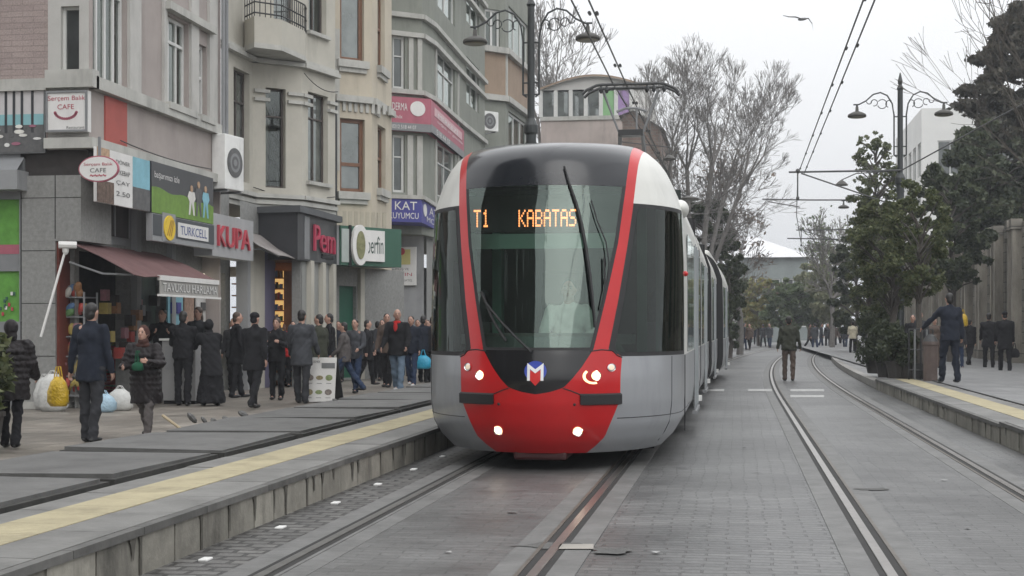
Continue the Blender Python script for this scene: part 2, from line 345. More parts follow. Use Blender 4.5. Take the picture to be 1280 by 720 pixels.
# faded crossing marks
M['faded_paint'] = mat('faded_paint', (.36,.36,.35), .7, .35, 6)
g = MB()
for a, b in ((872,905),(935,965),(988,1030),(1100,1130)):
    for yy in (487.5, 495) if a in (988,) else (487.5,): g.add([G(a,yy+1.6,.008),G(b,yy+1.6,.008),G(b,yy-1.2,.008),G(a,yy-1.2,.008)], [(0,1,2,3)], M['faded_paint'])
struct('crossing_marks', g)
k = 0
for Y in (6.75, 8.12, 9.5, 10.9, 12.25, 13.6, 15.0, 16.4, 17.8):
    mb = MB(); x = -3.1+random.uniform(-.03,.03); mb.box(x-.028,x+.028,Y-.05,Y+.05,.0,.014, M['white_paint'])
    tag(mb.build('road_stud', origin=(x,Y,0), bevel=.004), 'small white stud in the gutter beside the left kerb', 'road stud', 'white studs along the left platform kerb')

for i,(px,py) in enumerate(((640,640),(560,690),(880,655),(1180,600),(930,560),(820,690),(1210,660),(1000,520),(1150,560))):
    p = G(px,py,.012); mb = MB(); r = random.uniform(.02,.045); a = random.random()*3
    mb.add([(p.x+r*math.cos(a+q*1.57)*random.uniform(.7,1.2),p.y+r*math.sin(a+q*1.57)*random.uniform(.7,1.2),.012+.006*(q%2)) for q in range(4)],[(0,1,2,3)],M['faded_paint'] if i%2 else M['track_concrete'])
    tag(mb.build('paper_scrap', origin=(p.x,p.y,.012)), 'tiny pale scrap of litter lying on the street paving', 'litter', 'scraps of litter on the street')
# ------------------------------------------------------------ platforms
M['kerb'] = mat('kerb', (.24,.228,.195), .75, .3, 5, bump=.005, bscale=30, island=.22, dirt=.6)
M['coping'] = mat('coping', (.15,.148,.14), .6, .25, 3, bump=.003, bscale=30, island=.16, dirt=.35)
M['cap'] = mat('kerb_edge', (.1,.098,.092), .7, .35, 4, bump=.004, island=.2)
M['tactile'] = mat('tactile', (.36,.315,.2), .8, .16, 3, bump=.006, bscale=25, island=.04, dirt=.35)
M['panel'] = mat('panel', (.105,.104,.1), .7, .28, 2.2, bump=.004, bscale=40, island=.1, dirt=.4)
M['stain'] = mat('stain', (.075,.07,.058), .8, .35, 14)
def platform(x0, sgn, Y0, Y1, zt, wide, name):
    """x0 = face of kerb towards the track, sgn = direction away from the track"""
    g = MB(); X = lambda a: x0+sgn*a
    def bx(a, b, y0, y1, z0, z1, m): xa, xb = sorted((X(a), X(b))); g.box(xa, xb, y0, y1, z0, z1, m)
    bx(.03, wide-.02, Y0, Y1, 0, zt-.05, M['groove'])
    y = Y0
    while y < Y1:                                   # facing stones of the kerb
        l = random.choice((.42,.5,.55,.8)); y2 = min(y+l, Y1); o = random.uniform(0,.008)
        bx(o, .2, y+.012, y2-.012, 0, zt-.05, M['kerb'])
        for yy in ([y2] if random.random() < .8 else [])+([random.uniform(y,y2)] if random.random() < .45 else []):   # dark water stains running down
            w1, w2, zb_ = random.uniform(.02,.06), random.uniform(.004,.02), random.choice((0,0,.05,.1,.13)); xf = X(-.0035)
            g.add([(xf,yy-w1,zt-.05),(xf,yy+w1*random.uniform(.4,1),zt-.05),(xf,yy+w1*.5,zt-.10),(xf,yy+w2,zb_),(xf,yy-w2,zb_),(xf,yy-w1*.5,zt-.09)],[(0,1,2,3,4,5)],M['stain'])
        y = y2
    y = Y0
    while y < Y1:
        y2 = min(y+random.uniform(.8,1.3), Y1); bx(-.012, .05, y+.004, y2-.004, zt-.046, zt-.002, M['cap']); y = y2
    for a0, a1 in ((.053,.42),):
        y = Y0
        while y < Y1: y2 = min(y+random.uniform(.75,.95), Y1); bx(a0, a1, y+.003, y2-.003, zt-.04, zt+random.uniform(-.002,.002), M['coping']); y = y2
    y = Y0
    while y < Y1:
        y2 = min(y+.4, Y1); bx(.424, .82, y+.002, y2-.002, zt-.04, zt+.004, M['tactile'])
        if y < -50:
            for i in range(4):
                xa = X(.424+.05+i*.1)
                g.box(min(xa,xa-.0)-.018, xa+.018, y+.02, y2-.02, zt+.004, zt+.009, M['tactile'])
        y = y2
    y = Y0
    while y < Y1: y2 = min(y+.9, Y1); bx(.824, 1.06, y+.003, y2-.003, zt-.04, zt+random.uniform(-.003,.003), M['coping']); y = y2
    return g
M['edge_dark'] = mat('edge_dark', (.035,.034,.031), .85, .4, 6)
g = platform(-3.28, -1, -8, 44, .27, 2.75, 'platform')
y = -8.35
while y < 44:                                       # big cover panels with open joints between
    o = random.uniform(-.03,.03); xa, xb, ya_, yb_ = -6.0+random.uniform(-.03,.03), -4.53+o, y+.15, y+2.15; t_ = [random.uniform(-.012,.015) for _ in range(4)]
    g.hexa([(xa,ya_,.2),(xb,ya_,.2),(xb,yb_,.2),(xa,yb_,.2),(xa,ya_,.295+t_[0]),(xb,ya_,.295+t_[1]),(xb,yb_,.295+t_[2]),(xa,yb_,.295+t_[3])], M['panel'])
    g.box(xa-.02,xb+.045,ya_-.06,yb_+.06,.2,.272,M['edge_dark']); y += 2.27
y = -8
while y < 44: g.box(-6.2,-6.03,y+.01,y+.99,-.01,.235, M['coping']); y += 1
struct('platform_left', g)
g = platform(3.1, 1, -8, 17.7, .27, 1.1, 'p'); struct('platform_right', g)
g = platform(3.1, 1, 17.75, 33.0, .24, 1.1, 'p'); struct('platform_right_far', g)
g = MB(); g.box(4.16,4.2,-8,33,.1,.255,M['groove']); struct('platform_joint', g)
g = MB(); y = 33.05
M['kerb_pale'] = mat('kerb_pale', (.26,.25,.235), .7, .2, 4, island=.12)
while y < 140:
    o, o2 = bend(y), bend(y+1.2); g.hexa([(3.12+o,y,0),(3.32+o,y,0),(3.32+o2,y+1.19,0),(3.12+o2,y+1.19,0),(3.12+o,y,.16),(3.32+o,y,.16),(3.32+o2,y+1.19,.16),(3.12+o2,y+1.19,.16)], M['kerb_pale']); y += 1.2
struct('kerb_right', g)
g = MB(); strip(g, 3.32, 4.6, 33.02, 150, .155, M['walk_grey']); struct('verge_right', g)
g = MB(); g.add([(-8.5+bend(y)*.6,y,.003) for y in (44,)], [], M['walk_grey']) if False else None
strip(g, -9.5, -3.29, 44.1, 150, .004, M['walk_grey']); struct('pavement_far', g)
# broken stones along the platform edge
for i, (px, py) in enumerate(((255,528),(268,532),(283,527),(296,530),(304,521),(240,526),(452,505),(470,500))):
    p = G(px, py, .25); p.x = min(p.x, -5.9); mb = MB(); r = random.uniform(.05,.10)
    mb.ell((p.x,p.y,.26+r*.3), (r,r*.7,r*.45), M['panel'], Euler((random.random(),random.random(),random.random())), 6, 4)
    tag(mb.build('broken_stone', origin=(p.x,p.y,.26)), 'loose piece of broken grey paving on the platform rim', 'stone', 'broken paving pieces on the left platform rim')
# ============================================================ TRAM (local: +y is backwards, nose at y=0)
TR = thing('tram', 'red fronted grey and white low-floor tram with lit headlights on the left track', 'tram', (-1.86,13.3,0), local=True)
M['tr_red'] = mat('tram_red', (.47,.006,.008), .3, .08, 3, coat=.25, dirt=.12)
M['tr_grey'] = mat('tram_grey', (.30,.31,.325), .33, .05, 1.2, coat=.3, metal=.15, dirt=.22)
M['tr_white'] = mat('tram_white', (.60,.60,.565), .4, .06, 1.5, coat=.1, dirt=.18)
M['tr_black'] = mat('tram_black', (.008,.008,.009), .16, .1, 2, coat=.3)
M['tr_crown'] = mat('tram_crown', (.013,.015,.019), .2, .1, 2, coat=.15)
M['rubber'] = mat('rubber', (.014,.014,.015), .6, .15, 5)
M['tr_glass'] = glass('tram_windscreen', (.58,.70,.65), .065, .004, alpha=1, gcol=(.74,.88,.81))
M['tr_side_glass'] = glass('tram_side_glass', (.26,.34,.30), .0, .01, alpha=1)
M['tr_win'] = glass('tram_window', (.07,.08,.08), .16, .03)
M['chrome'] = mat('chrome', (.7,.7,.7), .12, .02, 3, metal=1)
M['lamp_on'] = emis('lamp_on', (1,.9,.72), 14); M['lamp_rim'] = emis('lamp_rim', (1,.75,.4), 1.3)  # rims of the lit lamps glow by emission, imitating bulb light on them
M['led'] = emis('led', (1,.30,.10), 3.4)
M['int'] = mat('tram_inside', (.2,.22,.215), .8, .15, 2)
zs=[.18,.3,.45,.65,.9,1.15,1.6,2.1,2.6,2.85,3.0,3.1,3.2,3.26,3.31]
_z, _yf = smooth_tab(zs, [.30,.17,.08,.02,0,.04,.13,.25,.38,.43,.47,.53,.70,1.05,1.65], .18, 3.31, .09)
_, _W = smooth_tab(zs, [1.1,1.22,1.3,1.325,1.325,1.325,1.325,1.32,1.30,1.215,1.14,1.065,.95,.84,.35], .18, 3.31, .04)
def prof(z):
    yf = float(np.interp(z,_z,_yf)); return yf, float(np.interp(z,_z,_W)), max(1.75, yf+.5)
def SP(phi, z, off=0):
    yf, W, yb = prof(z); Ln = yb-yf
    x, y = W*math.sin(phi), yf+Ln*(1-math.cos(phi))
    if off:
        nx, ny = math.sin(phi)/W, -math.cos(phi)/Ln; n = math.hypot(nx,ny)
        e = .01; yf2 = prof(min(z+e,3.3))[0]; sl = (yf2-prof(min(z+e,3.3)-e)[0])/e; nx/=n; ny/=n; nz = -ny*sl; q = math.sqrt(1+nz*nz)
        return (x+nx/q*off, y+ny/q*off, z+nz/q*off)
    return (x, y, z)
def SX(x, z, off=0):
    W = prof(z)[1]; return SP(math.asin(max(-1,min(1,x/W))), z, off)
def PH(x, z): return math.asin(max(-1,min(1,x/prof(z)[1])))
tz, tx = smooth_tab([.758,.765,.78,.82,.9,1.01,1.18,1.63,1.9,2.2,2.7,3.0,3.24], [0,.06,.14,.262,.34,.425,.53,.627,.68,.735,.79,.815,.825], .758, 3.24, .004)
def xw(z): return float(np.interp(z,tz,tx))
rz_, rx_ = [.18,.25,.34,.56,.7,.95,1.09,1.13,1.16,1.63,2.2,2.56,3.0,3.24], [.44,.53,.62,.715,.77,.775,.785,.77,.66,.742,.823,.865,.90,.93]
def xr(z): return min(float(np.interp(z,rz_,rx_)), 3)
def surf(mb, zl, fa, fb, nc, m, off=0, mirror=False):
    """patch of the nose between phi=fa(z) and fb(z)"""
    for sg in ((1,-1) if mirror is True else (mirror or (1,))):
        V = []; 
        for z in zl:
            a, b = fa(z), fb(z)
            for j in range(nc+1): p = SP(a+(b-a)*j/nc, z, off); V.append((p[0]*sg, p[1], p[2]))
        n = nc+1; Fc = [(i*n+j, i*n+j+1, (i+1)*n+j+1, (i+1)*n+j) for i in range(len(zl)-1) for j in range(nc)]
        if sg < 0: Fc = [f[::-1] for f in Fc]
        mb.add(V, Fc, m)
lin = lambda a, b, n: list(np.linspace(a, b, n))
Pw = lambda z: PH(xw(z), z); Pr = lambda z: PH(min(xr(z), prof(z)[1]-1e-4), z)
zb = [.758+.42*t*t for t in np.linspace(0,1,26)]        # rows of the black U below the glass
# windscreen glass with a black rim
mb = MB(); surf(mb, lin(1.185,2.76,40), lambda z: PH(-xw(z)+.035,z), lambda z: PH(xw(z)-.035,z), 40, M['tr_glass']); mb.build('windscreen', TR, smooth=True)
mb = MB(); surf(mb, lin(1.18,2.76,40), lambda z: PH(xw(z)-.035,z), Pw, 2, M['rubber'], 0, True)
surf(mb, lin(1.17,1.195,2), lambda z: -Pw(z), Pw, 40, M['rubber'], .003); mb.build('windscreen_seal', TR, smooth=True)
mb = MB(); surf(mb, zb, lambda z: -Pw(z), Pw, 40, M['tr_black']); fp = mb.build('front_panel', TR, smooth=True)
mb = MB(); surf(mb, lin(2.762,3.235,24), lambda z: -Pw(z), Pw, 40, M['tr_crown'])
surf(mb, lin(3.235,3.309,14), lambda z: -min(PH(.825,z),PI/2), lambda z: min(PH(.825,z),PI/2), 40, M['tr_crown']); mb.build('crown_panel', TR, smooth=True)
# red frame and bumper
mb = MB()
surf(mb, lin(.18,.758,20), lambda z: -Pr(z), Pr, 44, M['tr_red'])
surf(mb, zb, Pw, Pr, 12, M['tr_red'], 0, True)
surf(mb, lin(1.178,3.235,60), Pw, Pr, 6, M['tr_red'], 0, True)
surf(mb, lin(3.235,3.28,6), lambda z: PH(.825,z), lambda z: PI/2, 4, M['tr_red'], 0, True)
# red fin running back over the roof shoulder
for sg in (1,-1):
    V = []; zz = lin(3.05,3.27,10)
    for z in zz:
        yf, W, yb = prof(z); V += [(sg*W*1.0, yb-.02, z), (sg*W, yb+.16, z)]
    mb.add(V, [(2*i,2*i+1,2*i+3,2*i+2) if sg > 0 else (2*i,2*i+2,2*i+3,2*i+1) for i in range(9)], M['tr_red'])
fr_ = mb.build('front_frame', TR, smooth=True)
# seams in the red shell
for sg in (1,-1):
    for pts in ([(.255,.815),(.33,.79),(.41,.755)], [(.50,1.16),(.6,1.175),(.70,1.165),(.74,1.12),(.785,1.1)]):
        mb = MB(); mb.tube([SX(sg*a, b, .002) for a, b in pts], .006, M['rubber'], 5); mb.build('panel_seam', fr_)
for sg in (1,-1):
    mb = MB(); mb.tube([SP(p_, .52, .001) for p_ in lin(PH(.74,.52),PI/2,14)]+[(1.326,y_,.52) for y_ in (2.5,3.5)], .004, M['rubber'], 4)
    mb.v = [(sg*x,y,z) for x,y,z in mb.v]; mb.build('panel_seam', TR)
    mb = MB(); mb.tube([SP(1.18, z, .001) for z in lin(.25,1.1,10)], .004, M['rubber'], 4); mb.v = [(sg*x,y,z) for x,y,z in mb.v]; mb.build('panel_seam', TR)
    mb = MB(); mb.tube([(1.327,1.9,.3),(1.327,1.9,1.1)], .006, M['rubber'], 4); mb.v = [(sg*x,y,z) for x,y,z in mb.v]; mb.build('panel_seam', TR)
# lower grey cheeks, side glass, white shoulder
zq = lin(.18,1.11,26)
for q_ in ((1,),(-1,)):
    mb = MB(); surf(mb, zq, Pr, lambda z: PI/2, 26, M['tr_grey'], 0, q_); mb.build('cheek_panel', TR, smooth=True)
for q_ in ((1,),(-1,)):
    mb = MB(); surf(mb, lin(1.11,2.60,36), Pr, lambda z: Pr(z)+.05, 2, M['rubber'], -.002, q_)
    surf(mb, lin(1.11,1.15,2), lambda z: Pr(z)+.05, lambda z: PI/2, 20, M['rubber'], -.002, q_); surf(mb, lin(2.56,2.6,2), lambda z: Pr(z)+.05, lambda z: PI/2, 20, M['rubber'], -.002, q_)
    mb.build('side_glass_seal', TR, smooth=True)
for q_ in ((1,),(-1,)):
    mb = MB(); surf(mb, lin(1.15,2.56,36), lambda z: Pr(z)+.05, lambda z: PI/2, 24, M['tr_side_glass'], 0, q_); mb.build('cab_side_window', TR, smooth=True)
for q_ in ((1,),(-1,)):
    mb = MB(); surf(mb, lin(2.60,3.0,16)+lin(3.02,3.30,20), lambda z: min(Pr(z), PI/2-.001), lambda z: PI/2, 20, M['tr_white'], 0, q_)
    mb.build('shoulder_panel', TR, smooth=True)
# body behind the nose, cross-section swept to the first joint
YE = 8.6
def shell(mb, zl, y1, m, sides=(1,-1), y0=None, off=0):
    for sg in sides:
        V = []
        for z in zl:
            yf, W, yb = prof(z); V += [(sg*(W+off), (yb if y0 is None else y0), z), (sg*(W+off), y1, z)]
        mb.add(V, [(2*i,2*i+1,2*i+3,2*i+2) if sg > 0 else (2*i,2*i+2,2*i+3,2*i+1) for i in range(len(zl)-1)], m)
def roof(mb, y0, y1, m):
    mb.add([(-.25,y0,3.31),(.25,y0,3.31),(.25,y1,3.31),(-.25,y1,3.31)], [(0,1,2,3)], m)
def endcap(mb, y, m):
    zl = list(np.linspace(.18,3.31,40)); V = [(prof(z)[1],y,z) for z in zl]+[(-prof(z)[1],y,z) for z in zl[::-1]]; mb.add(V, [tuple(range(len(V)))], m)
def carriage(y0, y1, first=False, last=False):
    mb = MB()
    kw = dict(y0=None if first else y0)
    shell(mb, lin(.18,1.1,14), y1, M['tr_grey'], **kw); 
    if first: shell(mb, lin(1.1,2.58,8), y1, M['tr_white'], y0=1.752)
    else: shell(mb, lin(1.1,2.58,8), y1, M['tr_white'], y0=y0)
    shell(mb, lin(2.58,3.31,30), y1, M['tr_white'], **kw); roof(mb, y0 if not first else 2.1, y1, M['tr_white']); endcap(mb, y1, M['rubber'])
    if not first: endcap(mb, y0, M['rubber'])
    mb.box(-1.0,1.0,y0+.4 if not first else 2.0,y1-.2,.1,.3, M['rubber'])
    car = mb.build('carriage', TR, smooth=False)
    # roof fairings
    for sg in (1,-1):
        mb = MB(); a, b = sorted((sg*.6, sg*.98)); mb.box(a, b, y0+(3.6 if first else .25), y1-.25, 2.95, 3.34, M['tr_white'])
        mb.build('roof_fairing', car, bevel=.07)
    # long dark window band, doors
    L_ = y1-y0; doors = [y0+ (4.4 if first else L_*.5)]
    for sg in (1,-1):
        segs = []; y = (2.7 if first else y0+.25)
        for d in doors: segs.append((y, d-.72)); y = d+.72
        segs.append((y, y1-.25))
        for a, b in segs:
            n = max(1, round((b-a)/1.5))
            for i in range(n):
                wa, wb = a+(b-a)*i/n+.03, a+(b-a)*(i+1)/n-.03
                mb = MB(); xa, xb = sorted((sg*1.318, sg*1.331)); mb.box(xa, xb, wa, wb, 1.12, 2.42, M['tr_win']); mb.build('window', car)
        for d in doors:
            for q_ in (-1,1):
                mb = MB(); xa, xb = sorted((sg*1.318, sg*1.336)); a_, b_ = sorted((d+q_*.01, d+q_*.68)); mb.box(xa, xb, a_, b_, .35, 2.45, M['tr_win'])
                xa, xb = sorted((sg*1.33, sg*1.345))
                for yy in (a_, b_): mb.box(xa, xb, yy-.015, yy+.015, .33, 2.47, M['tr_grey'])
                mb.build('door', car)
    # lamp and sill at the skirt
    for sg in (1,-1):
        a, b = sorted((sg*1.30, sg*1.36))
        for d in doors: mb = MB(); mb.box(a, b, d-.8, d+.8, .27, .31, M['grey_metal']); mb.build('step_edge', car)
        mb = MB(); mb.box(a, b, y1-.5, y1-.35, .3, .38, M['white_paint']); mb.build('side_marker', car)
    return car
joints = [8.6, 15.5, 22.3, 29.4]
cars = [carriage(1.75, 8.6, first=True)]
p = 9.1
for e in joints[1:]:
    c_ = carriage(p, e, last=(e == joints[-1])); cars.append(c_); p = e+.5
for c_, (ox, ang) in zip(cars[1:], ((.0,0),(.05,.3),(.22,.9))):   # the rear of the tram follows the bend
    c_.rotation_euler.z = -R(ang); c_.location.x = ox-(0 if ang == 0 else math.sin(R(ang))*(9.1 if ang < .2 else (16 if ang < .5 else 22.8)))
for i, y in enumerate(joints[:-1]):
    mb = MB()
    for k_ in range(5): mb.box(-1.2-.04*(k_%2), 1.2+.04*(k_%2), y+.002+k_*.1, y+.098+k_*.1, .3, 3.05, M['rubber'])
    o = mb.build('gangway_bellows', TR); o.location.x = (0,.0,.08)[i]
# cab interior: floor, desk, rear wall, seat, sun blind, posts
mb = MB(); mb.box(-1.0,1.0,1.3,3.6,.3,.36,M['rubber']); mb.box(-1.22,1.22,3.6,3.66,.3,3.0,mat('cab_wall',(.02,.026,.024),.8,.2,2))
mb.box(-1.0,1.0,1.3,3.6,2.80,2.84,M['rubber']); mb.build('cab_inside', TR)
mb = MB()
V = []
for z, inset in ((.9,.16),(1.3,.16),(1.33,.5)):
    for j in range(15):
        x = -.95+1.9*j/14; p_ = SX(x*(1 if z < 1.3 else .75), max(z,1.2) if z < 1.32 else 1.33); V.append((p_[0], p_[1]+inset, z))
mb.add(V, [(i*15+j,i*15+j+1,(i+1)*15+j+1,(i+1)*15+j) for i in range(2) for j in range(14)], mat('desk',(.16,.19,.18),.6,.2,4)); mb.box(-.85,.85,.75,1.25,1.22,1.32,MATS['desk'])
mb.build('driver_desk', TR)
mb = MB(); mb.box(-.84,.76,.98,1.0,2.18,2.33,mat('blind',(.2,.3,.25),.8,.1,3)); mb.build('sun_blind', TR)
mat('post_green',(.16,.30,.24),.5,.1,3)
mb = MB(); mb.box(-.27,.27,2.3,2.42,1.3,2.0,M['rubber']); mb.box(-.25,.25,1.9,2.4,1.0,1.1,M['rubber']); mb.build('driver_seat', TR, bevel=.04)
mb = MB()
for x in (-.9,.9):
    mb = MB(); mb.box(x-.05,x+.05,1.5,1.58,.4,2.8,MATS['post_green']); mb.build('cab_post', TR)
    mb = MB(); mb.box(x-.02+.12,x+.08+.12,2.3,2.5,.4,2.8,MATS['post_green']); mb.build('cab_post', TR)
for x in (-1.0,1.0):
    mb = MB(); mb.box(x-.12,x+.12,2.6,3.3,.4,1.45,M['int']); mb.ell((x,2.9,1.62),(.11,.1,.2),mat('locker',(.12,.14,.16),.6,.2,4),None,10,8); mb.build('cab_locker', TR)
# wipers
mb = MB(); wp = [(.215,2.93),(.26,2.78),(.335,2.57),(.385,2.38),(.43,2.155),(.47,1.9),(.505,1.609),(.525,1.38)]
V = []
for i,(x,z) in enumerate(wp):
    wd = (.010,.013,.016,.018,.018,.017,.014,.010)[i]
    V += [SX(x-wd,z,.03), SX(x+wd,z,.03), SX(x+wd*.5,z,.055), SX(x-wd*.5,z,.055)]
mb.add(V, [(4*i+j,4*i+(j+1)%4,4*i+4+(j+1)%4,4*i+4+j) for i in range(7) for j in range(4)]+[(0,1,2,3)], M['rubber']); mb.build('wiper', TR)
mb = MB(); mb.tube([SX(x,z,.035) for x,z in ((.47,2.60),(.53,2.4),(.61,2.2),(.64,2.0),(.62,1.8))], .007, M['rubber'], 6); mb.tube([SX(x,z,.03) for x,z in ((.60,2.05),(.61,1.75),(.575,1.55))], .010, M['rubber'], 6); mb.build('wiper', TR)
mb = MB(); mb.tube([SX(x,z,.035) for x,z in ((-.50,1.62),(-.36,1.46),(-.2,1.3),(-.04,1.15))], .012, M['rubber'], 6); mb.tube([SX(x,z,.03) for x,z in ((-.55,1.72),(-.4,1.42),(-.28,1.25))], .014, M['rubber'], 6); mb.build('wiper', TR)
# LED destination display: 5x7 dots
F57 = {'T':'11111001000010000100001000010000100','1':'00100011000010000100001000010001110','K':'10001100101010011000101001001010001','A':'01110100011000111111100011000110001','B':'11110100011000111110100011000111110','S':'01111100001000001110000010000111110'}
mb = MB()
def dots(t, x0, x1, z0, z1):
    n = len(t); pitch = (x1-x0)/(n*6-1); pz = (z1-z0)/7
    for q, ch in enumerate(t):
        for k_, b_ in enumerate(F57[ch]):
            if b_ == '1':
                x = x0+(q*6+k_%5+.5)*pitch; z = z1-(k_//5+.5)*pz; y = 1.0; a = pitch*.42; b2 = pz*.40
                mb.box(x-a, x+a, y-.004, y, z-b2, z+b2, M['led'])
dots('T1', -.77, -.61, 2.40, 2.58); dots('KABATAS', -.31, .275, 2.40, 2.575)
dp = MB(); dp.box(-.86,.80,1.002,1.06,2.35,2.72,M['rubber']); dd = dp.build('destination_display', TR); mb.build('lettering', dd)
# lamps
def lamp(name, x, z, r, kind):
    mb = MB(); n = 20
    def ring(rr, off): return [SX(x+rr*math.cos(2*PI*k/n), z+rr*math.sin(2*PI*k/n), off) for k in range(n)]
    def band(a, b, m, mb=mb):
        mb.add(a+b, [(k,(k+1)%n,n+(k+1)%n,n+k) for k in range(n)], m)
    band(ring(r*1.55,.001), ring(r*1.45,.010), M['tr_red']); band(ring(r*1.45,.010), ring(r*1.3,.004), M['chrome']); band(ring(r*1.3,.004), ring(r,.006), M['lamp_rim'] if kind else M['chrome'])
    o = mb.build(name, TR, smooth=True)
    mb = MB(); rg = ring(r,.006); c0 = SX(x,z,.012); mb.add(rg+[c0], [(k,(k+1)%n,n) for k in range(n)], M['lamp_on'] if kind else M['dim']); mb.build('bulb', o, smooth=True)
M['dim'] = emis('lamp_dim', (.75,.6,.45), .35)
for sg in (1,-1):
    lamp('headlight', sg*.555, .93, .031, 1); lamp('side_light', sg*.69, 1.005, .026, 0); lamp('fog_light', sg*.38, .405, .032, 1)
mb = MB()
n = 20
for x, z in ((.555,.93),):
    a = [SX(x-.02+.10*math.cos(t), z-.004+.075*math.sin(t), .003) for t in np.linspace(PI*.75, PI*1.6, n)]; b_ = [SX(x-.02+.075*math.cos(t), z-.004+.055*math.sin(t), .004) for t in np.linspace(PI*.75, PI*1.6, n)]
    mb.add(a+b_, [(k,k+1,n+k+1,n+k) for k in range(n-1)], M['lamp_rim'])
mb.build('headlight_rim', TR, smooth=True)
for sg in (1,-1):
    mb = MB(); V = []
    for i in range(13):
        x = sg*(.41+(.775-.41)*i/12); t0 = .02 if 0 < i < 12 else .0
        for z, off in ((.652+(.012 if i in (0,12) else 0),.001),(.66,.022),(.75,.022),(.762,.001)): V.append(SX(min(max(x,-1.3),1.3), z, off))
    mb.add(V, [(4*i+j,4*i+j+1,4*i+5+j,4*i+4+j) if sg < 0 else (4*i+j,4*i+4+j,4*i+5+j,4*i+j+1) for i in range(12) for j in range(3)]+[(0,1,2,3),(48,49,50,51)], M['rubber']); mb.build('bumper_pad', TR)
    mb = MB(); c0 = SX(sg*.36,.66,.004); mb.ell(c0, (.014,.01,.014), M['rubber'], None, 8, 6); mb.build('cap_bolt', TR)
# emblem: blue disc, white M, red point
mb = MB(); n = 30; cz = .955
mb.add([SX(.105*math.cos(2*PI*k/n), cz+.02+.095*math.sin(2*PI*k/n), .004) for k in range(n)], [tuple(range(n))], mat('emblem_blue',(.03,.06,.38),.4,.02,2))
mb.add([SX(x,cz+z,.007) for x,z in ((-.05,-.065),(.05,-.065),(.05,.03),(0,-.0),(-.05,.03))], [(0,1,3),(1,2,3),(0,3,4)], mat('emblem_red',(.6,.02,.02),.4,.02,2))
mb.add([SX(x,cz+z,.007) for x,z in ((-.05,-.065),(0,-.118),(.05,-.065))], [(0,1,2)], MATS['emblem_red'])
W_ = mat('emblem_white',(.8,.8,.8),.4,.02,2)
mp_ = [(-.077,-.07),(-.050,-.07),(-.050,.038),(0,-.002),(.050,.038),(.050,-.07),(.077,-.07),(.077,.095),(.0,.036),(-.077,.095)]
Vm = [SX(x,cz+z,.010) for x,z in mp_]
mb.add(Vm, [(0,1,2,9),(2,3,8,9),(3,4,7,8),(4,5,6,7)], W_); mb.build('emblem', TR)
# door camera pods on the shoulders, coupler cover, fleet mark
for sg in (1,-1):
    mb = MB(); mb.ell((sg*1.27,2.25,2.66),(.09,.3,.10),M['tr_white'],None,16,10); mb.build('camera_pod', TR, smooth=True)
mb = MB(); mb.box(-.26,.26,.32,.9,.11,.2,mat('coupler',(.04,.006,.006),.6,.1,3)); mb.build('coupler_cover', TR, bevel=.03)  # cover coloured near-black for the shadow under the nose
mb = MB(); fr = Fr((1.327,1.78),(1.327,3)); mb.ftext(fr,'751',.05,.2,.9,.99,.004,M['rubber']); mb.build('fleet_number', TR)
mb = MB(); mb.ell((1.335,1.85,1.95),(.03,.04,.03),M['tr_red'],None,8,6); mb.build('marker_light', TR, smooth=True)
# pantograph on the roof further back
PY = 12.2
pan = MB(); 
Zp = 5.72
pan.tube([(-.86,PY,Zp-.17),(-.78,PY,Zp-.09),(-.6,PY,Zp-.01),(-.5,PY,Zp),(.5,PY,Zp),(.6,PY,Zp-.01),(.78,PY,Zp-.09),(.86,PY,Zp-.17)], .028, M['black_metal'], 6)
pan.tube([(-.86,PY+.35,Zp-.17),(-.78,PY+.35,Zp-.09),(-.6,PY+.35,Zp-.01),(.6,PY+.35,Zp-.01),(.78,PY+.35,Zp-.09),(.86,PY+.35,Zp-.17)], .028, M['black_metal'], 6)
for x in (-.52,-.42,.3,.42,.6): pan.ell((x,PY,Zp-.09),(.04,.05,.07),M['black_metal'],None,8,6)
for sg in (1,-1):
    pan.tube([(sg*.22,PY+.2,Zp-.82),(sg*.5,PY+.15,Zp-.08)], [.02,.028], M['grey_metal'], 6)
pan.tube([(-.26,PY+.2,Zp-.46),(-.1,PY+.2,Zp-.40),(.1,PY+.2,Zp-.40),(.28,PY+.2,Zp-.46)], .025, M['grey_metal'], 6)
pan.tube([(.1,PY+.2,Zp-.42),(.1,PY+.2,Zp-.8)], .018, M['grey_metal'], 6)
pan.box(-.22,.22,PY+.05,PY+.35,Zp-.9,Zp-.8,M['black_metal'])
for sg in (1,-1): pan.tube([(sg*.2,PY+.2,Zp-.85),(sg*.3,PY+1.6,3.62)], .035, M['grey_metal'], 6)
pan.box(-.6,.6,PY+.3,PY+2.0,3.4,3.6,M['black_metal'])
for x in (-.5,.5):
    for y in (.4,1.9): pan.tube([(x,PY+y,3.31),(x,PY+y,3.45)], .05, M['rubber'], 8)
pan.build('pantograph', TR)
